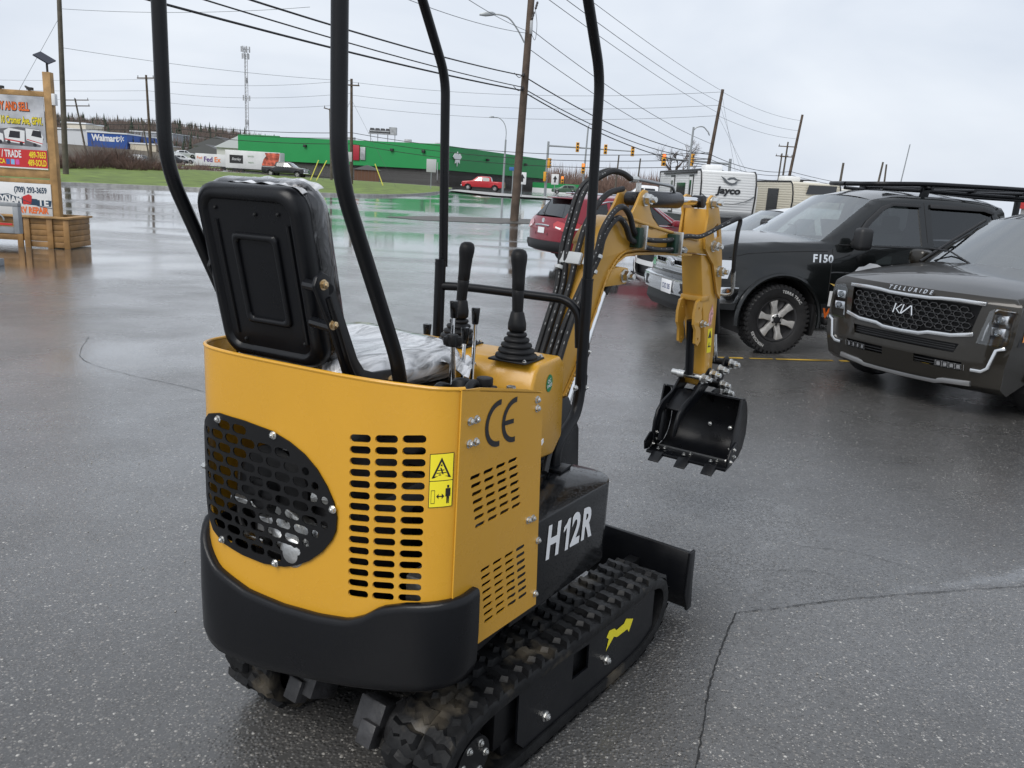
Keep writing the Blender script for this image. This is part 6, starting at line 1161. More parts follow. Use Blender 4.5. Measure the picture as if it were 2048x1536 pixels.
def wheel(par, x, y, side, r=.37, rr=.235, w_=.24, spokes=6, rim=None, lett=False, name='wheel'):
    o = bpy.data.objects.new(name, None); col.objects.link(o); o.parent = par; o.location = (x, y, r)
    # axis along y; outer face towards side
    def L3(p): return p
    t = MB(); hw = w_ / 2
    prof = [(rr * .97, -hw * .8), (rr * 1.06, -hw * .93), (r * .93, -hw * .98), (r * .985, -hw * .82), (r, -hw * .5), (r, hw * .5), (r * .985, hw * .82), (r * .93, hw * .98), (rr * 1.06, hw * .93), (rr * .97, hw * .8)]
    t.lathe(prof, (0, 0, 0), (0, side, 0), 44); t.f = t.f[:-2]
    if lett:
        for i in range(44):
            a = 2 * math.pi * i / 44
            for d_ in (-.6, .0, .6):
                t.box((math.cos(a + d_ * .03) * r * .997, side * hw * d_, math.sin(a + d_ * .03) * r * .997), (.02, .06, .034), Matrix.Rotation(-a, 3, 'Y'))
            t.box((math.cos(a) * r * .955, side * hw * .95, math.sin(a) * r * .955), (.045, .016, .026), Matrix.Rotation(-a + .3, 3, 'Y'))
    t.build('tyre', TYRE, o, ang=40)
    b_ = MB(); b_.lathe([(rr * .98, -.01), (rr * .99, hw * .72), (rr * .97, hw * .90), (rr * .90, hw * .86), (rr * .87, hw * .35), (rr * .2, hw * .30), (rr * .18, .0)], (0, 0, 0), (0, side, 0), 40)
    b_.build('barrel', RIMD, o)
    s_ = MB()
    for i in range(spokes):
        a = 2 * math.pi * i / spokes + .25; ca, sa = math.cos(a), math.sin(a)
        def P(rad, off, dep): return (rad * ca - off * sa, side * dep, rad * sa + off * ca)
        wi, wo = rr * .14, rr * .19
        s_.loft([[P(rr * .15, -wi, hw * .74), P(rr * .15, wi, hw * .74), P(rr * .15, wi, hw * .35), P(rr * .15, -wi, hw * .35)], [P(rr * .6, -wi * .75, hw * .84), P(rr * .6, wi * .75, hw * .84), P(rr * .6, wi * .75, hw * .45), P(rr * .6, -wi * .75, hw * .45)], [P(rr * .93, -wo, hw * .86), P(rr * .93, wo, hw * .86), P(rr * .93, wo, hw * .45), P(rr * .93, -wo, hw * .45)]])
    s_.lathe([(rr * .28, hw * .3), (rr * .28, hw * .76), (rr * .22, hw * .82)], (0, 0, 0), (0, side, 0), 24)
    rm = s_.build('rim', rim or RIM, o, bev=.004)
    b_ = MB(); b_.lathe([(rr * .16, hw * .6), (rr * .16, hw * .88), (rr * .12, hw * .90)], (0, 0, 0), (0, side, 0), 20)
    for i in range(6): a = R(60 * i + 30); b_.lathe([(rr * .05, hw * .6), (rr * .05, hw * .87)], (rr * .21 * math.cos(a), 0, rr * .21 * math.sin(a)), (0, side, 0), 6)
    b_.build('hub_cap', TRIM, o)
    if lett:
        for a0, tx in ((62, 'TERRA TRAC'), (225, 'HERCULES')):
            me = text_mesh(tx, .046, .0008, .0008, space=1.15); rad = (r + rr) / 2 * 1.01
            for v in me.vertices:
                a = R(a0) - v.co.x / rad; q = rad + v.co.y; v.co = Vector((-side * q * math.cos(a) * -1 if False else (-side) * (-1) * q * math.cos(a), side * (hw * .975 + .004 + v.co.z), q * math.sin(a)))
            if side > 0:
                for v in me.vertices: v.co.x = -v.co.x
            link('tyre_lettering', me, mat('tyre white letters', (.5, .5, .49), .7), o)['kind'] = 'stuff'
    return o
def car(name, label, cat, pos, hd, S, P, group=None, detail=2):
    """station built car. S: dict of dimensions (x forward from the front axle, y left, z up)"""
    t = thing(name, label, cat, pos, hd, group)
    top = S['top']; fr, rr = S['front'], S['rear']; zb, zr, wb, wr = S['zb'], S['zr'], S['wb'], S['wr']; xf = max(p[0] for p in fr); xr = min(p[0] for p in rr)
    prof = sorted([(p[0], p[1]) for p in top])
    def zt(x): return interp(prof, x)
    rsh = S.get('rsh', .07)
    def W(x, z):
        w_ = wb - .045 * ((z - .8) / .5) ** 2
        if z > zb: w_ = lerp(wb - .045 * ((zb - .8) / .5) ** 2, wr, (z - zb) / (zr - zb))
        fx, rx = S.get('ftap', (.1, .16)), S.get('rtap', (-3.6, .08))
        if x > fx[0]: w_ -= fx[1] * ((x - fx[0]) / (xf - fx[0])) ** 2.2
        if x < rx[0]: w_ -= rx[1] * ((rx[0] - x) / (rx[0] - xr)) ** 2.2
        for xw in S['axles']:
            d_ = math.hypot(x - xw, z - S['rw']); a_ = S['arch']
            if d_ < a_ + .16 and z < zb: w_ += S.get('flare', .03) * ss(1 - max(0, d_ - a_) / .16)
        h = (z - (zt(x) - rsh)) / rsh
        if h > 0: w_ -= rsh * (1 - math.sqrt(max(0, 1 - min(1, h) ** 2)))
        return w_
    out = list(fr[::-1])      # front, top to bottom
    zbot = S['zbot']; arches = []
    for xw in sorted(S['axles'], reverse=True):
        a_ = S['arch']; th0 = math.asin(max(-1, min(1, (zbot - S['rw']) / a_)))
        for i in range(17): a = th0 + (math.pi - 2 * th0) * i / 16; out.append((xw + a_ * math.cos(a), S['rw'] + a_ * math.sin(a)))
    out += list(rr)           # rear, bottom to top
    tp = sorted([(p[0], p[1]) for p in top]); out += [p for p in tp if p[0] > rr[-1][0] + .01 and p[0] < fr[-1][0] - .01]
    wins = S.get('win', [])
    bx_ = [xr + (xf - xr) * i / 34 for i in range(1, 34)]; bz = [zbot + .08 * i for i in range(1, int((zr - zbot) / .08) + 1)] + [zr - .02, zr - .045]
    if detail < 2: bx_ = bx_[::3]; bz = bz[::2]
    V, Fc = fill2d(out, wins, bx_, bz)
    for sd in (1, -1):
        link('body_side', sheet_mesh(V, Fc, lambda x, z, h: Vector((x, sd * (W(x, z) + h), z)), .02 if detail > 1 else 0, 50), P, t)
        for k, wn_ in enumerate(wins):
            V2, F2 = fill2d(wn_, (), [x for x in bx_], [z for z in bz])
            link('side_window', sheet_mesh(V2, F2, lambda x, z, h: Vector((x, sd * (W(x, z) - .012), z))), (S.get('wing') or [GL, GLD, GLD])[min(k, 2)], t)
        if detail > 1:
            for xw in S['axles']:
                b_ = MB(); a_ = S['arch']; b_.grid(lambda u, v: Vector((xw + (a_ - .0) * math.cos(lerp(-.35, math.pi + .35, u)), sd * (W(xw, S['rw'] + a_ * .6) - .005 - .5 * v), S['rw'] + a_ * math.sin(lerp(-.35, math.pi + .35, u)))), 20, 2); b_.build('wheel_well', DARK, t)
    # top strips
    for k in range(len(top) - 1):
        (x0, z0, nm), (x1, z1, _) = top[k], top[k + 1]
        if not nm: continue
    segs = []; 
    for (x, z, nm) in top:
        if segs and segs[-1][0] == nm: segs[-1][1].append((x, z))
        else:
            if segs: segs[-1][1].append((x, z))
            segs.append([nm, [(x, z)]])
    MT_ = {'windshield': S.get('wsg', GL), 'rear_window': S.get('rwg', GLD), 'hood': P, 'roof': S.get('roofm', P), 'cargo_bed': TRIM, 'tailgate_top': P}
    cr = S.get('crown', .05); bow = S.get('bow', .10)
    for nm, pts in segs:
        if len(pts) < 2: continue
        fine = []
        for (a, c), (d_, e_) in zip(pts, pts[1:]):
            n = max(1, int(abs(d_ - a) / .12)); fine += [(lerp(a, d_, i / n), lerp(c, e_, i / n)) for i in range(n)]
        fine.append(pts[-1]); ny = 14
        def fp(u, v):
            i = u * (len(fine) - 1); j = min(int(i), len(fine) - 2); x = lerp(fine[j][0], fine[j + 1][0], i - j); z = lerp(fine[j][1], fine[j + 1][1], i - j)
            q = 2 * v - 1; k_ = 1 - abs(q) ** 2.4; fb = S.get('bowf', lambda x: 1.)(x)
            dz = cr * k_ if nm not in ('windshield', 'rear_window') else cr * k_ * .8
            if nm == 'hood': e_ = ss((top[0][0] - x) / .45); dz *= e_; fb = fb * e_ + (1 - e_) * S.get('facebow', (.12, .08))[0] / max(bow, 1e-3)
            return Vector((x + bow * k_ * fb * (1 if nm in ('windshield', 'hood') else 0), q * W(x, z), z + dz - (.0 if nm != 'cargo_bed' else .05 + .35 * k_)))
        b_ = MB(); b_.grid(fp, len(fine) - 1, ny); b_.build(nm, MT_.get(nm, P), t, ang=40)
        if nm == 'hood': t['hoodfn'] = 1; S['hood_fp'] = fp; S['hood_n'] = len(fine)
    # faces
    def face(pts, sgn, holes, nm, m_):
        zs = [p[1] for p in pts]; tab = sorted([(p[1], p[0]) for p in pts])
        def X(y, z):
            w_ = max(.3, W(interp(tab, z) - .02 * sgn, z)); return interp(tab, z) + sgn * S.get('facebow', (.12, .08))[0 if sgn > 0 else 1] * (1 - min(1, abs(y) / w_) ** 2.4)
        S['X%s' % ('f' if sgn > 0 else 'r')] = X
        z0, z1 = min(zs), max(zs); n = 14
        o_ = [(W(interp(tab, lerp(z0, z1, i / n)), lerp(z0, z1, i / n)), lerp(z0, z1, i / n)) for i in range(n + 1)]
        o_ = o_ + [(-p[0], p[1]) for p in o_[::-1]]
        V2, F2 = fill2d(o_, holes, [i * .08 for i in range(-13, 14)], [z0 + .07 * i for i in range(1, int((z1 - z0) / .07) + 1)])
        return link(nm, sheet_mesh(V2, F2, lambda y, z, h: Vector((X(y, z) + sgn * h, y, z)), .02, 40), m_, t)
    face(fr, 1, S.get('fholes', []), 'front_fascia', S.get('fmat', P)); face(rr, -1, S.get('rholes', []), 'rear_fascia', S.get('rmat', P))
    b_ = MB(); b_.b2(xr + .1, xf - .12, -wb + .12, wb - .12, zbot + .06, zbot + .10); b_.build('floor_pan', DARK, t)
    if detail > 1:
        b_ = MB(); b_.b2(xr + .12, xf - .1, -wb + .55, wb - .55, zbot + .1, min(zb, zt(xf - .2)) - .35); b_.build('bulkhead', DARK, t)
    for sx_, (sy, sz) in S.get('seats', {}).items():
        for yy in (-.38, .38):
            b_ = MB(); b_.loft([[(sx_ + .06 - .10 * k_, yy + a, z_) for a in (-.24 + .02 * k_, .24 - .02 * k_)] + [(sx_ - .06 - .10 * k_, yy + a, z_) for a in (.24 - .02 * k_, -.24 + .02 * k_)] for k_, z_ in ((0, zb - .45), (.7, zb + .05), (1, zb + .14))]); b_.box((sx_ - .1, yy, zb + .28), (.09, .26, .17)); b_.b2(sx_ - .05, sx_ + .45, yy - .24, yy + .24, zb - .55, zb - .40); b_.build('car_seat', SEATM, t, bev=.03)
    if 'dash' in S:
        x_ = S['dash']; b_ = MB(); b_.b2(x_ - .32, x_ + .15, -wb + .16, wb - .16, zb - .30, zb + .02); d_ = b_.build('dashboard', TRIM, t, bev=.05)
        b_ = MB(); b_.tube([(x_ - .42 + .06 * math.sin(R(30 * i)), .38 + .19 * math.cos(R(30 * i)), zb + .0 + .18 * math.sin(R(30 * i))) for i in range(12)], .016, 8, closed=True); b_.build('steering_wheel', TRIM, t)
    wk = S.get('wheel', {})
    for xw in S['axles']:
        for sd in (1, -1): wheel(t, xw, sd * (wb - (wk.get('w_', .24) / 2) + S.get('wout', .0)), sd, r=S['rw'], **wk)
    S['W'] = W; S['zt'] = zt
    return t
def sheetx(par, name, polys, X, h, m_, thick=0.):
    """flat pieces in (y, z) laid on a front/rear face surface"""
    V2, F2 = [], []
    for pl_ in polys:
        o = len(V2); V2 += [tuple(p) for p in pl_]; F2.append(tuple(range(o, o + len(pl_))))
    return link(name, sheet_mesh(V2, F2, lambda y, z, q: Vector((X(y, z) + h + (q if h >= 0 else q), y, z)), thick), m_, par)
def strip(par, name, pts, X, w_, h, d_, m_, closed=False):
    """raised trim following (y, z) points on a face"""
    P3 = [(X(y, z) + h, y, z) for y, z in pts]; b_ = MB(); rings = []
    n = len(P3)
    for i, p in enumerate(P3):
        a = P3[i - 1] if (i or closed) else P3[i]; c = P3[(i + 1) % n] if (i < n - 1 or closed) else P3[i]; dy, dz = c[1] - a[1], c[2] - a[2]; l = math.hypot(dy, dz) or 1; ny, nz = -dz / l * w_ / 2, dy / l * w_ / 2
        rings.append([(p[0] - d_ * .6, p[1] + ny, p[2] + nz), (p[0] + d_ * .5, p[1] + ny * .8, p[2] + nz * .8), (p[0] + d_ * .5, p[1] - ny * .8, p[2] - nz * .8), (p[0] - d_ * .6, p[1] - ny, p[2] - nz)])
    if closed: rings.append(rings[0])
    b_.loft(rings, cap=not closed); return b_.build(name, m_, par, bev=.003, weld=True)
def sidepatch(par, name, polys, W, sd, h, m_): 
    V2, F2 = [], []
    for pl_ in polys:
        o = len(V2); V2 += [tuple(p) for p in pl_]; F2.append(tuple(range(o, o + len(pl_))))
    return link(name, sheet_mesh(V2, F2, lambda x, z, q: Vector((x, sd * (W(x, z) + h), z))), m_, par)
def sidetext(par, name, txt, x, z, W, sd, size, m_, ext=.001, **k):
    me = text_mesh(txt, size, ext=ext, **k)
    for v in me.vertices: v.co = Vector((x - sd * v.co.x, sd * (W(x - sd * v.co.x, z + v.co.y) + .004 + v.co.z), z + v.co.y))
    return link(name, me, m_, par)
def facetext(par, name, txt, y, z, X, sgn, size, m_, rot=0, ext=.001, off=.006, **k):
    me = text_mesh(txt, size, ext=ext, **k)
    for v in me.vertices:
        yy = y + sgn * v.co.x; zz = z + v.co.y; v.co = Vector((X(yy, zz) + sgn * (off + v.co.z), yy, zz))
    return link(name, me, m_, par)

# ---------------- near black pickup
PB_ = paint('black truck paint', (.0055, .0065, .0068), .0, .22)
SP = dict(zb=1.30, zr=1.93, wb=1.0, wr=.70, zbot=.50, rw=.405, arch=.50, axles=(0, -3.68), flare=.04, crown=.05, bow=.12, rsh=.07,
    top=[(.80, 1.20, 'hood'), (.55, 1.265, 'hood'), (.1, 1.30, 'hood'), (-.50, 1.335, 'windshield'), (-1.22, 1.84, 'roof'), (-1.55, 1.915, 'roof'), (-2.2, 1.93, 'roof'), (-2.85, 1.90, 'roof'), (-3.05, 1.84, 'rear_window'), (-3.22, 1.36, 'tailgate_top'), (-3.27, 1.34, 'cargo_bed'), (-4.88, 1.34, 'x')],
    front=[(.70, .50), (.86, .56), (.90, .70), (.84, .80), (.84, 1.05), (.80, 1.20)], rear=[(-4.80, .55), (-4.92, .62), (-4.92, .75), (-4.88, 1.34)],
    win=[[(-.86, 1.315), (-1.82, 1.33), (-1.82, 1.80), (-1.45, 1.80), (-1.30, 1.75), (-1.08, 1.59)], [(-1.98, 1.335), (-2.88, 1.345), (-2.92, 1.50), (-2.84, 1.78), (-2.70, 1.80), (-1.98, 1.80)]], wing=[glass('truck side glass', (.30, .34, .33), .06), GLD],
    seats={-1.65: (0, 0)}, dash=-.72, facebow=(.10, .02), ftap=(-.1, .09), rtap=(-4.4, .02),
    fholes=[[(-.60, .84), (.60, .84), (.60, 1.10), (-.60, 1.10)], [(-.93, .84), (-.64, .84), (-.64, 1.10), (-.90, 1.10)], [(.64, .84), (.93, .84), (.90, 1.10), (.64, 1.10)]],
    wheel=dict(rr=.262, w_=.28, spokes=6, lett=True), wout=.03)
t = car('pickup_truck', 'black pickup truck with all-terrain tyres and a ladder rack, parked behind the excavator arm', 'pickup truck', (2.844, 10.453, 0), 192.3, SP, PB_)
X, W = SP['Xf'], SP['W']
g = sheetx(t, 'grille_mesh', [[(-.62, .83), (.62, .83), (.62, 1.11), (-.62, 1.11)]], X, -.06, MESHB)
for z_ in (.895, 1.015): strip(t, 'grille_bar', [(-.60 + .1 * i, z_) for i in range(13)], X, .085, .0, .05, CHR)
strip(t, 'grille_surround', [(-.60, .84), (.60, .84), (.60, 1.105), (-.60, 1.105)], X, .045, .01, .03, CHR, closed=True)
for i in range(12): strip(t, 'grille_slat', [(-.55 + .1 * i, .85), (-.55 + .1 * i, 1.09)], X, .012, -.04, .015, MESHB)
b = MB(); b.lathe([(.0, 0), (.115, .0), (.12, .02), (.10, .03), (.0, .03)], (X(0, .955) + .03, 0, .955), (1, 0, 0), 28)
for v_i, v in enumerate(b.v): b.v[v_i] = (v[0], v[1], .955 + (v[2] - .955) * .45)
b.build('oval_badge', CHR, t)
for sd in (1, -1):
    hl = sheetx(t, 'headlight', [[(sd * .63, .835), (sd * .94, .835), (sd * .92, 1.105), (sd * .63, 1.105)]], X, -.07, SILV)
    sheetx(t, 'headlight_lens', [[(sd * .64, .842), (sd * .925, .842), (sd * .90, 1.098), (sd * .64, 1.098)]], X, .002, LENS)
    strip(t, 'light_bracket', [(sd * .90, 1.08), (sd * .68, 1.08), (sd * .68, .86), (sd * .90, .86)], X, .04, -.03, .03, SILV)
    b = MB(); b.lathe([(.06, 0), (.07, .03), (.03, .05)], (X(sd * .80, .97) - .05, sd * .80, .97), (1, 0, 0), 20); b.build('projector_lens', GL, t)
    sidepatch(t, 'marker_lamp', [[(.66, .86), (.80, .86), (.80, 1.07), (.60, 1.07)]], W, sd, .006, SILV)
# chrome bumper
b = MB(); rings = []
for i in range(25):
    y = lerp(-.99, .99, i / 24); x = .88 + .13 * (1 - abs(y) ** 2.6)
    if abs(y) > .9: x = .88 - (abs(y) - .9) * 1.2
    rings.append([(x, y, .78), (x + .05, y, .765), (x + .06, y, .66), (x + .045, y, .585), (x - .04, y, .57), (x - .05, y, .76)])
b.loft(rings); b.build('front_bumper', CHR, t, ang=40)
b = MB()
for sd in (1, -1): b.b2(.62, .86, sd * .965, sd * 1.0, .57, .77)
o = None
for sd in (1, -1):
    b = MB(); b.b2(.52, .885, sd * .955, sd * 1.005, .575, .77); b.build('bumper_end', CHR, t, bev=.012)
    b = MB(); b.b2(X(sd * .55, .68) + .055, X(sd * .55, .68) + .078, sd * .30, sd * .62, .61, .74); b.build('bumper_insert', TRIM, t, bev=.01)
b = MB(); b.prism([(.70, .33), (.86, .34), (.95, .44), (.93, .57), (.70, .57)], lambda p, q, h: Vector((p, h, q)), -.80, .80); b.build('air_dam', TRIM, t, bev=.02)
lp = MB(); lp.b2(1.072, 1.078, .02, .33, .585, .745); lp = lp.build('licence_plate', mat('plate white', (.72, .73, .75), .5), t, bev=.002)
text('plate_text', 'CXD 285', frame((1.0795, .175, .665), (0, 1, 0), (0, 0, 1)), mat('plate blue', (.03, .05, .16), .5), lp, size=.088, bold=.001, sx=.72, ext=.0003)
for sd in (1, -1):
    b = MB(); b.tube([(.0 + .53 * math.cos(a), 0, .405 + .53 * math.sin(a)) for a in [R(-8 + 196 * i / 24) for i in range(25)]], .03, 8)
    for i, v in enumerate(b.v): b.v[i] = (v[0], sd * (1.035 + v[1]), v[2])
    b.build('wheel_arch_trim', PB_, t)
    b = MB(); b.b2(-.98, -.80, sd * 1.03, sd * 1.20, 1.26, 1.52); b.build('door_mirror', TRIM, t, bev=.05, seg=3)
    b = MB(); b.b2(-.90, -.84, sd * .97, sd * 1.06, 1.28, 1.36); b.build('mirror_arm', TRIM, t, bev=.01)
    b = MB(); b.b2(-.60, -3.1, sd * .88, sd * 1.05, .36, .44); b.build('running_board', TRIM, t, bev=.03)
    b = MB(); b.prism([(-.84, 1.32), (-1.08, 1.60), (-1.30, 1.77), (-1.45, 1.825), (-1.84, 1.825), (-1.84, 1.785), (-1.46, 1.785), (-1.33, 1.73), (-1.12, 1.55), (-.90, 1.30)], lambda p, q, h: Vector((p, sd * (W(p, q) + h), q)), 0, .03); b.build('rain_visor', TRIM, t, bev=.008)
    b = MB(); b.prism([(-1.97, 1.83), (-2.74, 1.83), (-2.88, 1.77), (-2.86, 1.745), (-2.72, 1.78), (-1.97, 1.785)], lambda p, q, h: Vector((p, sd * (W(p, q) + h), q)), 0, .03); b.build('rain_visor', TRIM, t, bev=.008)
    for xs in ((-.62, .62), (-1.90, .55), (-3.02, .62)):
        b = MB(); pts = [(xs[0], xs[1] + .07 * i) for i in range(int((1.30 - xs[1]) / .07) + 1)] + ([(-1.90, 1.4), (-1.90, 1.6), (-1.90, 1.84)] if xs[0] == -1.90 else []); b.tube([(x, sd * (W(x, z) - .001), z) for x, z in pts], .0045, 6); b.build('door_gap', DARK, t)
    b = MB(); b.tube([(x, sd * (W(x, 1.305) + .002), 1.305 + (.004 * 0)) for x in [-.70 - .1 * i for i in range(24)]], .007, 6); b.build('belt_moulding', TRIM, t)
    b = MB(); b.tube([(x, sd * (W(x, z) + .0), z) for x, z in [(.66, 1.10), (.45, 1.155), (.1, 1.19), (-.3, 1.215), (-.56, 1.225)]], .005, 6); b.build('hood_gap', DARK, t)
    b = MB(); b.tube([(x, sd * (W(x, z) - .008), z) for x, z in [(-.62, .98)] + [(-.7 - .15 * i, .985) for i in range(17)]], .014, 6); b.build('body_crease', PB_, t)
    for xs in (-1.70, -2.78):
        b = MB(); b.b2(xs - .10, xs + .10, sd * (W(xs, 1.12) - .0), sd * (W(xs, 1.12) + .04), 1.10, 1.14); b.build('door_handle', PB_, t, bev=.012)
    b = MB(); b.b2(-.50, -.46, sd * .72, sd * .98, .22, .62); b.build('mud_flap', TRIM, t, bev=.006)
sidetext(t, 'fender_badge', 'F150', -.50, 1.135, W, 1, .125, CHR, bold=.004, space=1.1, ext=.003)
# door graphics
sidepatch(t, 'door_graphic', [[(-.93, 1.01), (-.98, 1.06), (-1.05, 1.07), (-1.12, 1.11), (-1.22, 1.10), (-1.32, 1.06), (-1.42, 1.10), (-1.5, 1.08), (-1.5, .98), (-1.42, .94), (-1.32, .97), (-1.2, .94), (-1.05, .96)]], W, 1, .003, mat('white vinyl', (.62, .64, .66), .4))
sidepatch(t, 'door_graphic', [[(-.62, .86), (-.90, .80), (-.95, .70), (-.80, .76)]], W, 1, .003, mat('gold vinyl', (.55, .38, .10), .4))
sidetext(t, 'door_lettering', 'D', -.72, .665, W, 1, .24, mat('white vinyl2', (.7, .71, .72), .4), bold=.008)
sidetext(t, 'door_lettering', 'WOR', -.80, .49, W, 1, .17, mat('orange vinyl', (.75, .15, .02), .4), bold=.006)
sidepatch(t, 'door_graphic', [[(-1.88, .97), (-2.16, 1.03), (-2.16, .90), (-1.90, .88)]], W, 1, .003, MATS['orange vinyl'])
# wipers
for y0 in (-.25, .45):
    b = MB(); b.tube([(-.42, y0, 1.37), (-.62, y0 - .35, 1.475), (-.66, y0 - .62, 1.48)], .009, 6); b.build('wiper', TRIM, t)
# ladder rack over the cab
rk = bpy.data.objects.new('ladder_rack', None); col.objects.link(rk); rk.parent = t
for sd in (1, -1):
    b = MB(); b.tube(fillet([(-1.30, sd * .02, 2.03), (-1.34, sd * .50, 2.035), (-1.9, sd * .70, 2.065), (-2.9, sd * .72, 2.075), (-4.8, sd * .72, 2.075)], .2), .028, 12); b.build('side_rail', BLK, rk)
    b = MB(); b.tube(fillet([(-1.55, sd * .40, 1.99), (-2.1, sd * .62, 1.985), (-3.0, sd * .64, 1.975), (-4.8, sd * .64, 1.975)], .2), .024, 12); b.build('lower_rail', BLK, rk)
    for xs in (-2.0, -3.3, -4.7):
        b = MB(); b.prism([(xs - .07, 2.05), (xs + .07, 2.05), (xs + .05, 1.98), (xs + .10, 1.84), (xs - .02, 1.84), (xs - .04, 1.95)] if xs > -3 else [(xs - .04, 2.06), (xs + .04, 2.06), (xs + .04, 1.34), (xs - .04, 1.34)], lambda p, q, h: Vector((p, sd * (.60 if xs > -3 else .86) + h, q)), -.025, .025); b.build('rack_upright', BLK, rk, bev=.006)
for xs in (-2.0, -2.6, -3.3, -4.0, -4.7):
    b = MB(); b.tube([(xs, -.72, 2.02), (xs, .72, 2.02)], .022, 10); b.build('cross_bar', BLK, rk)

# ---------------- near brown SUV (front towards us)
PK = paint('dark olive brown metallic', (.019, .0165, .0125), .35, .3)
SK = dict(zb=1.13, zr=1.74, wb=.985, wr=.70, zbot=.36, rw=.385, arch=.45, axles=(0, -2.90), flare=.02, crown=.045, bow=.14, rsh=.08,
    top=[(.72, 1.045, 'hood'), (.55, 1.085, 'hood'), (.1, 1.13, 'hood'), (-.62, 1.185, 'windshield'), (-1.45, 1.66, 'roof'), (-1.9, 1.74, 'roof'), (-2.7, 1.74, 'roof'), (-3.55, 1.66, 'rear_window'), (-3.85, 1.20, 'x'), ],
    front=[(.66, .22), (.77, .28), (.82, .48), (.80, .72), (.78, .90), (.76, 1.0), (.72, 1.045)], rear=[(-3.85, .40), (-4.05, .55), (-4.05, .8), (-3.95, 1.05), (-3.85, 1.20)],
    win=[[(-.95, 1.15), (-1.75, 1.16), (-1.75, 1.60), (-1.55, 1.60)], [(-1.85, 1.16), (-2.65, 1.17), (-2.65, 1.62), (-1.85, 1.62)], [(-2.75, 1.17), (-3.5, 1.20), (-3.4, 1.52), (-2.75, 1.60)]],
    seats={-1.9: (0, 0)}, dash=-.85, facebow=(.15, .08), ftap=(-.05, .07), rtap=(-3.3, .10),
    fholes=[[(-.60, .735), (-.45, .700), (-.25, .690), (0, .665), (.25, .690), (.45, .700), (.60, .735), (.635, .965), (-.635, .965)], [(-.50, .545), (.50, .545), (.53, .625), (-.53, .625)], [(-.58, .40), (-.16, .40), (-.16, .475), (-.58, .475)], [(.16, .40), (.58, .40), (.58, .475), (.16, .475)], [(.67, .66), (.87, .66), (.885, .95), (.74, .955)], [(-.67, .66), (-.87, .66), (-.885, .95), (-.74, .955)]],
    wheel=dict(rr=.255, w_=.25, spokes=10, rim=RIMD))
t = car('suv', 'dark brown SUV with a honeycomb grille facing the excavator, nearest vehicle at right', 'car', (4.37, 7.95, 0), 212.2, SK, PK)
X, W = SK['Xf'], SK['W']
sheetx(t, 'grille_mesh', [[(-.64, .66), (.64, .66), (.66, .975), (-.66, .975)]], X, -.07, MESHB)
gm = [(-.60, .735), (-.45, .700), (-.25, .690), (0, .665), (.25, .690), (.45, .700), (.60, .735), (.635, .965), (-.635, .965)]
HEX = mat('grille gloss black', (.012, .012, .013), .2, coat=.6)
for r_ in range(7):
    for c_ in range(15):
        cy, cz = -.60 + c_ * .088 + (r_ % 2) * .044, .70 + r_ * .043
        hx = [(cy + .040 * math.cos(R(60 * k)), cz + .0255 * math.sin(R(60 * k))) for k in range(6)]
        if all(inside(p, gm) for p in hx): strip(t, 'grille_cell', hx, X, .011, -.022, .03, HEX, closed=True)
CH2_ = mat('satin chrome', (.66, .67, .68), .2, metal=1.)
strip(t, 'grille_chrome', [(-.665, .985), (-.45, .990), (-.30, .985), (-.2, .975), (0, .972), (.2, .975), (.30, .985), (.45, .990), (.665, .985)], X, .036, .004, .035, CH2_)
strip(t, 'grille_chrome', [(-.63, .725), (-.46, .690), (-.26, .683), (-.18, .660), (0, .655), (.18, .660), (.26, .683), (.46, .690), (.63, .725)], X, .040, .006, .04, CH2_)
facetext(t, 'bonnet_lettering', 'TELLURIDE', 0, 1.022, lambda y, z: X(y, .99) - (z - 1.0) * .8, 1, .046, CH2_, bold=.001, space=2.1, ext=.002, off=.035)
KA = [[(-.5, 0), (-.38, 0), (-.38, .32), (-.08, .55), (-.08, 1), (-.12, 1), (-.38, .75), (-.38, 1), (-.5, 1)]]
kb = []
def st_(x0, y0, x1, y1, w_=.09): kb.append([(x0 - w_ / 2, y0), (x0 + w_ / 2, y0), (x1 + w_ / 2, y1), (x1 - w_ / 2, y1)])
st_(-.95, 0, -.85, 1); st_(-.78, .40, -.36, 1); st_(-.76, .45, -.42, 0); st_(-.34, 0, -.20, 1); st_(-.30, 0, .36, 1, .12); st_(.40, 1, .56, 0)
sheetx(t, 'emblem', [[(-p[0] * -.125, .80 + p[1] * .085) for p in q] for q in kb], X, .012, CHR)
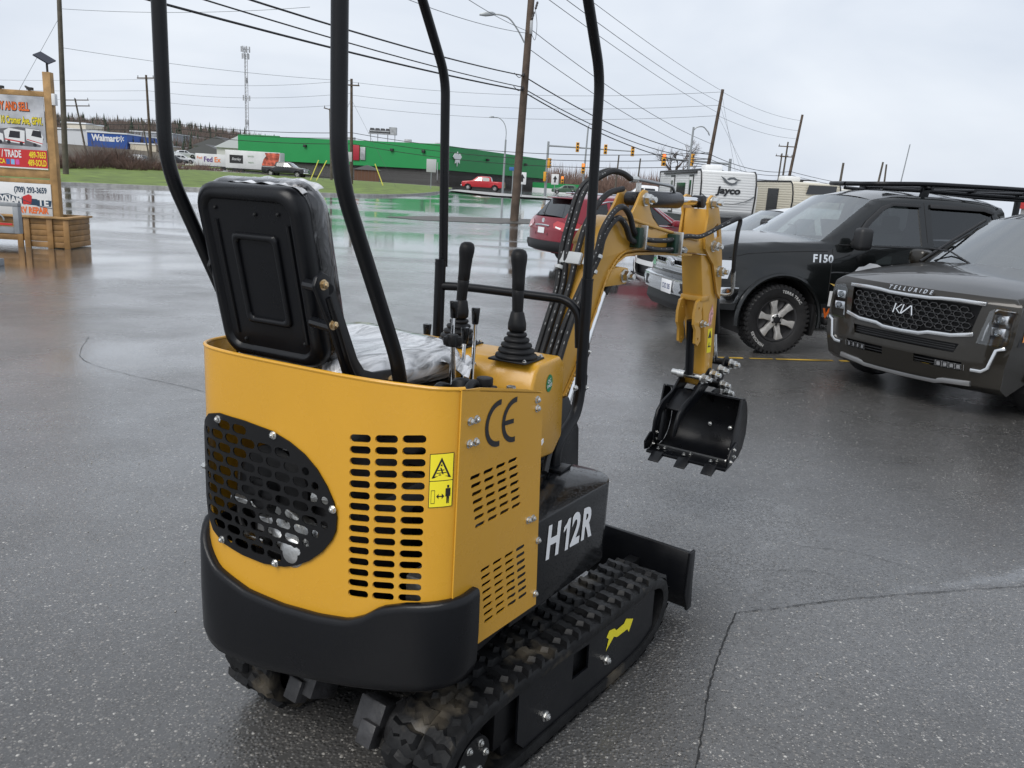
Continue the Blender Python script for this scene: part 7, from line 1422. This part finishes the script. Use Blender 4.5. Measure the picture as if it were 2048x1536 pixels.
for sd in (1, -1):
    q = [(sd * .655, .655), (sd * .86, .645), (sd * .895, .70), (sd * .895, .955), (sd * .755, .975), (sd * .70, .93)]
    sheetx(t, 'headlight_housing', [q], X, -.05, mat('lamp dark housing', (.03, .03, .033), .3, metal=.6)); sheetx(t, 'headlight_lens', [q], X, .004, LENS)
    for z_ in (.87, .765):
        b = MB(); xx = X(sd * .745, z_) - .05; b.box((xx, sd * .785, z_), (.04, .125, .08)); b.build('lamp_module', SILV, t, bev=.01)
        b = MB(); b.lathe([(.03, 0), (.028, .02), (.01, .03)], (xx + .02, sd * .795, z_), (1, 0, 0), 18); b.build('projector_lens', LENS, t)
    strip(t, 'light_bracket', [(sd * .69, .68), (sd * .71, .92), (sd * .755, .955), (sd * .88, .95)], X, .026, -.02, .03, SILV)
    sidepatch(t, 'turn_signal', [[(.60, .72), (.70, .70), (.69, .95), (.62, .93)]], W, sd, .006, AMB)
    sidepatch(t, 'headlight_side', [[(.56, .68), (.74, .66), (.72, .97), (.60, .96)]], W, sd, .003, mat('lamp dark housing', (.03, .03, .033), .3))
    sheetx(t, 'fog_lamp', [[(sd * .36, .405), (sd * .60, .405), (sd * .60, .455), (sd * .36, .455)]], X, .0, SILV)
    for k in range(4): strip(t, 'fog_lamp_frame', [(sd * (.37 + .055 * k), .408), (sd * (.41 + .055 * k), .408), (sd * (.41 + .055 * k), .45), (sd * (.37 + .055 * k), .45)], X, .008, .004, .01, TRIM, closed=True)
    b = MB(); b.b2(-.98, -.78, sd * .98, sd * 1.18, 1.13, 1.30); b.build('door_mirror', PK, t, bev=.05, seg=3)
    b = MB(); b.tube([(x, sd * (W(x, z) - .001), z) for x, z in [(.70, 1.01), (.5, 1.04), (.1, 1.075), (-.4, 1.11), (-.6, 1.12)]], .004, 6); b.build('hood_gap', DARK, t)
    b = MB(); b.tube([(-.55, sd * (W(-.55, z) - .001), z) for z in [.5 + .07 * i for i in range(9)]], .004, 6); b.build('door_gap', DARK, t)
    b = MB(); b.tube([(.0 + .46 * math.cos(a), sd * (.985 + .012), .385 + .46 * math.sin(a)) for a in [R(-8 + 196 * i / 24) for i in range(25)]], .025, 8); b.build('wheel_arch_trim', TRIM, t)
    b = MB(); b.tube([(-1.0 + .0, sd * .80, 1.205), (-1.45, sd * .70, 1.45)] if False else [(-.62, sd * (W(-.62, 1.17)), 1.185), (-1.05, sd * W(-1.05, 1.40), 1.43), (-1.45, sd * W(-1.45, 1.62), 1.655)], .016, 8); b.build('pillar_trim', TRIM, t)
sheetx(t, 'lower_intake', [[(-.52, .54), (.52, .54), (.55, .63), (-.55, .63)]], X, -.05, MESHB)
sheetx(t, 'lower_intake', [[(-.6, .39), (.6, .39), (.6, .48), (-.6, .48)]], X, -.05, MESHB)
for z_ in (.565, .585, .605, .42, .445): strip(t, 'intake_slat', [(-.50 + .1 * i, z_) for i in range(11)], X, .008, -.015, .012, TRIM)
for sd in (1, -1): strip(t, 'bumper_accent', [(sd * .66, .425), (sd * .74, .425), (sd * .785, .46), (sd * .82, .62), (sd * .88, .645)], X, .034, .006, .04, CH2_)
t.scale = (1.0, 1.0, 1.02)
strip(t, 'skid_plate', [(-.66, .30), (-.44, .285), (-.36, .262), (0, .255), (.36, .262), (.44, .285), (.66, .30)], X, .055, .0, .05, mat('skid silver', (.26, .26, .26), .3, metal=.8))
strip(t, 'lower_valance', [(-.70, .245), (0, .225), (.70, .245)], X, .05, -.04, .05, TRIM)
for y0 in (-.3, .4):
    b = MB(); b.tube([(-.50, y0, 1.225), (-.70, y0 - .35, 1.32), (-.74, y0 - .6, 1.325)], .009, 6); b.build('wiper', TRIM, t)

# ---------------- red SUV seen from behind, beyond the boom
PR = paint('deep red paint', (.20, .012, .024), .15, .3)
SR = dict(zb=1.05, zr=1.62, wb=.92, wr=.63, zbot=.34, rw=.36, arch=.42, axles=(0, -2.70), crown=.04, bow=.10, rsh=.08,
    top=[(.78, .90, 'hood'), (.1, 1.02, 'hood'), (-.55, 1.08, 'windshield'), (-1.35, 1.56, 'roof'), (-1.8, 1.64, 'roof'), (-2.6, 1.63, 'roof'), (-3.35, 1.56, 'rear_window'), (-3.72, 1.13, 'x')],
    front=[(.80, .30), (.90, .4), (.90, .6), (.85, .8), (.78, .90)], rear=[(-3.70, .34), (-3.78, .42), (-3.80, .62), (-3.80, .85), (-3.76, 1.02), (-3.72, 1.13)],
    win=[[(-.85, 1.07), (-1.65, 1.08), (-1.65, 1.50), (-1.42, 1.50)], [(-1.75, 1.08), (-2.55, 1.09), (-2.55, 1.52), (-1.75, 1.52)], [(-2.63, 1.10), (-3.15, 1.20), (-3.10, 1.38), (-2.63, 1.50)]],
    seats={-1.8: (0, 0)}, dash=-.8, facebow=(.12, .12), ftap=(0, .15), rtap=(-3.0, .13), roofm=PR, rwg=GLD, wing=[GLD, GLD, GLD], wheel=dict(rr=.225, w_=.22, spokes=10), rholes=[])
t = car('suv', 'red SUV seen from behind, partly hidden by the excavator boom', 'car', (3.95, 20.75, 0), 27, SR, PR)
X, W = SR['Xr'], SR['W']
for sd in (1, -1):
    sheetx(t, 'tail_lamp', [[(sd * .84, .84), (sd * .50, .90), (sd * .46, .99), (sd * .56, 1.06), (sd * .82, 1.02)]], X, -.012, RED_L); sidepatch(t, 'tail_lamp_side', [[(-3.30, .98), (-3.55, 1.06), (-3.74, 1.03), (-3.78, .86), (-3.45, .90)]], W, sd, .010, RED_L)
    sheetx(t, 'reverse_lamp', [[(sd * .80, .86), (sd * .56, .905), (sd * .56, .94), (sd * .80, .90)]], X, -.016, WHT); sidepatch(t, 'reverse_lamp', [[(-3.40, .925), (-3.72, .90), (-3.74, .87), (-3.48, .89)]], W, sd, .013, WHT)
    b = MB(); b.tube(fillet([(-.78, sd * (W(-.8, 1.08) + .004), 1.06), (-1.4, sd * (W(-1.4, 1.52) + .004), 1.52), (-1.7, sd * (W(-1.7, 1.55) + .004), 1.55), (-2.6, sd * (W(-2.6, 1.54) + .004), 1.54), (-3.15, sd * (W(-3.15, 1.40) + .004), 1.40), (-3.24, sd * (W(-3.2, 1.2) + .004), 1.20), (-2.6, sd * (W(-2.6, 1.06) + .004), 1.065), (-.78, sd * (W(-.8, 1.05) + .004), 1.05)], .1), .014, 8); b.build('window_chrome', CHR, t)
    b = MB(); b.tube([(-1.5, sd * .58, 1.67), (-2.0, sd * .60, 1.70), (-3.0, sd * .58, 1.68)], .018, 8); b.build('roof_rail', CHR, t)
    b = MB(); b.b2(-.95, -.78, sd * .93, sd * 1.12, 1.05, 1.20); b.build('door_mirror', PR, t, bev=.04)
b = MB(); b.prism([(-3.30, 1.585), (-3.52, 1.575), (-3.52, 1.55), (-3.3, 1.545)], lambda p, q, h: Vector((p, h, q)), -.56, .56); b.build('roof_spoiler', PR, t, bev=.01)
b = MB(); rings = [[(X(y, .5) - .03, y, .60), (X(y, .5) - .04, y, .50), (X(y, .4) - .02, y, .38), (X(y, .4) + .1, y, .34), (X(y, .5) + .1, y, .6)] for y in [-.86 + 1.72 * i / 16 for i in range(17)]]; b.loft(rings); b.build('rear_bumper', TRIM, t, ang=50)
sheetx(t, 'licence_plate', [[(-.15, .76), (.15, .76), (.15, .89), (-.15, .89)]], X, -.012, MATS['plate white']); sheetx(t, 'plate_recess', [[(-.3, .72), (.3, .72), (.28, .92), (-.28, .92)]], X, -.006, mat('dark red', (.08, .008, .012), .4)); strip(t, 'chrome_bar', [(-.33, .94), (0, .95), (.33, .94)], X, .03, -.012, .02, CHR)
b = MB(); b.lathe([(.06, 0), (.06, .012)], (X(0, 1.04) - .012, 0, 1.04), (1, 0, 0), 20); b.build('badge', CHR, t)
b = MB(); b.tube([(X(-.1, 1.15) + .03, -.05, 1.16), (X(0, 1.2) + .06, .2, 1.22)], .012, 6); b.build('rear_wiper', TRIM, t)
b = MB(); b.tube([(-2.95, .3, 1.65), (-3.1, .3, 1.84)], .006, 6); b.build('antenna', TRIM, t)

# ---------------- white SUV between the pickup and the red one
PW = paint('white car paint', (.62, .63, .64), 0, .3)
SW = dict(zb=1.05, zr=1.62, wb=.92, wr=.64, zbot=.36, rw=.36, arch=.42, axles=(0, -2.69), crown=.04, bow=.12, rsh=.08,
    top=[(.80, .92, 'hood'), (.5, .99, 'hood'), (-.45, 1.10, 'windshield'), (-1.3, 1.57, 'roof'), (-1.8, 1.65, 'roof'), (-2.6, 1.64, 'roof'), (-3.3, 1.56, 'rear_window'), (-3.65, 1.10, 'x')],
    front=[(.74, .28), (.84, .36), (.88, .5), (.86, .75), (.80, .92)], rear=[(-3.6, .36), (-3.72, .5), (-3.72, .8), (-3.65, 1.10)],
    win=[[(-.80, 1.08), (-1.65, 1.09), (-1.65, 1.51), (-1.36, 1.51)], [(-1.75, 1.09), (-2.55, 1.10), (-2.55, 1.53), (-1.75, 1.53)], [(-2.63, 1.11), (-3.2, 1.16), (-3.1, 1.40), (-2.63, 1.50)]],
    seats={-1.75: (0, 0)}, dash=-.75, facebow=(.14, .1), ftap=(0, .17), rtap=(-3.1, .1), wheel=dict(rr=.23, w_=.22, spokes=10, rim=RIMD),
    fholes=[[(-.42, .68), (.42, .68), (.50, .82), (-.50, .82)], [(-.55, .40), (.55, .40), (.62, .60), (-.62, .60)]])
t = car('suv', 'white SUV parked between the black pickup and the red SUV', 'car', (3.05, 14.0, 0), 191, SW, PW)
X, W = SW['Xf'], SW['W']
sheetx(t, 'grille_mesh', [[(-.52, .67), (.52, .67), (.54, .83), (-.54, .83)]], X, -.05, MESHB); sheetx(t, 'lower_grille', [[(-.66, .38), (.66, .38), (.66, .62), (-.66, .62)]], X, -.05, MESHB)
for i in range(7): strip(t, 'grille_slat', [(-.45 + .15 * k, .70 + .02 * i) for k in range(7)], X, .008, -.03, .012, TRIM)
for sd in (1, -1):
    sheetx(t, 'headlight', [[(sd * .52, .76), (sd * .80, .80), (sd * .80, .89), (sd * .54, .85)]], X, .006, SILV); sheetx(t, 'bumper_trim', [[(sd * .56, .36), (sd * .84, .38), (sd * .84, .66), (sd * .66, .60)]], X, .01, TRIM)
    b = MB(); b.b2(-.85, -.70, sd * .93, sd * 1.10, 1.07, 1.20); b.build('door_mirror', PW, t, bev=.04)
b = MB(); b.prism([(.60, .26), (.86, .28), (.93, .42), (.85, .40), (.6, .4)], lambda p, q, h: Vector((p, h, q)), -.78, .78); b.build('front_lip', TRIM, t, bev=.01)
# ---- far vehicles
def far_truck(label, pos, hd, P, group='pickups on the far road'):
    S = dict(zb=1.25, zr=1.88, wb=.98, wr=.70, zbot=.48, rw=.40, arch=.48, axles=(0, -3.6), crown=.03, bow=.05, top=[(.80, 1.12, 'hood'), (-.50, 1.28, 'windshield'), (-1.2, 1.80, 'roof'), (-1.6, 1.88, 'roof'), (-2.8, 1.86, 'roof'), (-3.0, 1.78, 'rear_window'), (-3.15, 1.30, 'tailgate_top'), (-3.2, 1.28, 'cargo_bed'), (-4.8, 1.28, 'x')],
        front=[(.80, .48), (.9, .6), (.88, 1.0), (.80, 1.12)], rear=[(-4.75, .5), (-4.85, .6), (-4.8, 1.28)], win=[[(-.85, 1.27), (-1.85, 1.28), (-1.85, 1.75), (-1.35, 1.75)], [(-1.95, 1.28), (-2.85, 1.29), (-2.8, 1.74), (-1.95, 1.75)]], wheel=dict(rr=.25, w_=.26, spokes=6), facebow=(.06, .02), wing=[GL, GLD])
    t = car('pickup_truck', label, 'pickup truck', pos, hd, S, P, group, 1); X = S['Xf']
    sheetx(t, 'grille_mesh', [[(-.6, .7), (.6, .7), (.6, 1.05), (-.6, 1.05)]], X, .012, MESHB); strip(t, 'grille_bar', [(-.6, .88), (0, .88), (.6, .88)], X, .09, .02, .03, CHR)
    for sd in (1, -1): sheetx(t, 'headlight', [[(sd * .64, .8), (sd * .9, .8), (sd * .9, 1.03), (sd * .64, 1.03)]], X, .012, SILV); sheetx(t, 'tail_lamp', [[(sd * .72, .8), (sd * .92, .8), (sd * .92, 1.15), (sd * .72, 1.15)]], S['Xr'], -.012, RED_L)
    b_ = MB(); b_.b2(.82, .96, -.92, .92, .5, .68); b_.build('front_bumper', CHR, t, bev=.02); return t
far_truck('black pickup driving on the far road in front of the food trailer', (-28.9, 107.5, 1.28), -8, paint('far black paint', (.012, .013, .015), 0, .3)); far_truck('red pickup turning in front of the green store', (-7.4, 112, 1.0), 176, paint('far red paint', (.40, .012, .018), 0, .3))
def far_car(label, pos, hd, c_, group='cars in far lots', van=0.):
    k = van; S = dict(zb=1.0, zr=1.55 + k, wb=.9, wr=.62 + k * .2, zbot=.3, rw=.34, arch=.4, axles=(0, -2.65), crown=.03, bow=.05, top=[(.8, .85, 'hood'), (-.45, 1.02, 'windshield'), (-1.15, 1.46 + k, 'roof'), (-1.5, 1.54 + k, 'roof'), (-2.8, 1.5 + k, 'roof'), (-3.0, 1.45 + k, 'rear_window'), (-3.5, 1.0, 'x')], front=[(.8, .3), (.85, .5), (.8, .85)], rear=[(-3.4, .35), (-3.55, .5), (-3.5, 1.0)], win=[[(-.75, 1.02), (-1.6, 1.03), (-1.6, 1.42), (-1.25, 1.42)], [(-1.7, 1.03), (-2.8, 1.04), (-2.7, 1.40), (-1.7, 1.42)]], wheel=dict(rr=.2, w_=.2, spokes=5), wing=[GLD, GLD], wsg=GLD, facebow=(.08, .05))
    t = car('parked_car', label, 'car', pos, hd, S, paint('car colour %d %d %d' % tuple(int(v * 99) for v in c_), c_), group, 1)
    for sd in (1, -1): sheetx(t, 'headlight', [[(sd * .5, .6), (sd * .8, .62), (sd * .8, .74), (sd * .5, .72)]], S['Xf'], .012, SILV); sheetx(t, 'tail_lamp', [[(sd * .5, .7), (sd * .8, .7), (sd * .8, .9), (sd * .5, .9)]], S['Xr'], -.012, RED_L)
    return t
for u, v, D, hd, c_, lb in ((352, 318, 150, 20, (.02, .02, .022), 'dark parked car nearest the rear roll bar, far lot'), (368, 316, 158, 15, (.55, .56, .57), 'silver parked car in the far lot behind the road'), (384, 318, 152, 200, (.60, .61, .62), 'white parked car beside the parcel trailer'), (346, 306, 185, 10, (.5, .52, .54), 'pale car in the upper row of the far lot'), (372, 306, 190, 30, (.55, .56, .58), 'white car in the upper row of the far lot'), (240, 314, 140, 170, (.4, .42, .45), 'silver car glimpsed under the blue store')):
    p = AT(u, v, D); far_car(lb, (p.x + 1.3, p.y, max(p.z - 1.0, H(p.x, p.y))), hd, c_)
far_car('white SUV on the far road above the red SUV roof', (10.4, 84, .98), 175, (.66, .67, .68), van=.15); far_car('dark green car low behind the junction', (5.6, 140, 1.05), 180, (.05, .10, .06))
far_car('dark car at the right edge beyond the pickup cab', (33.0, 47, .25), 200, (.03, .03, .035)); far_car('white car at the right edge behind the dark car', (40.0, 56, .35), 200, (.6, .6, .62))
t = thing('green_kiosk', 'low bright green and white hoarding beyond the junction', 'hoarding', (6.8, 175, 1.0)); b = MB(); b.b2(-5, 8, 0, .5, .9, 2.0); b.build('green_panel', GRNW, t); b = MB(); b.b2(-5, 8, -.02, .5, 0, .9); b.build('base', MATS['sign white paint'], t)
t = thing('red_roof_shop', 'low shop with a red roof band at the far right edge', 'building', (62, 84, .5)); b = MB(); b.b2(-6, 14, 0, 10, 0, 2.2); b.build('wall', HWL, t); b = MB(); b.b2(-6.4, 14.4, -.4, 10.4, 2.2, 3.0); b.build('roof', SRED, t); text('shop_lettering', 'SALES', frame((-3.5, -.45, 2.6), (1, 0, 0), (0, 0, 1)), MATS['sign white paint'], t, size=.7, ext=.01) if False else None
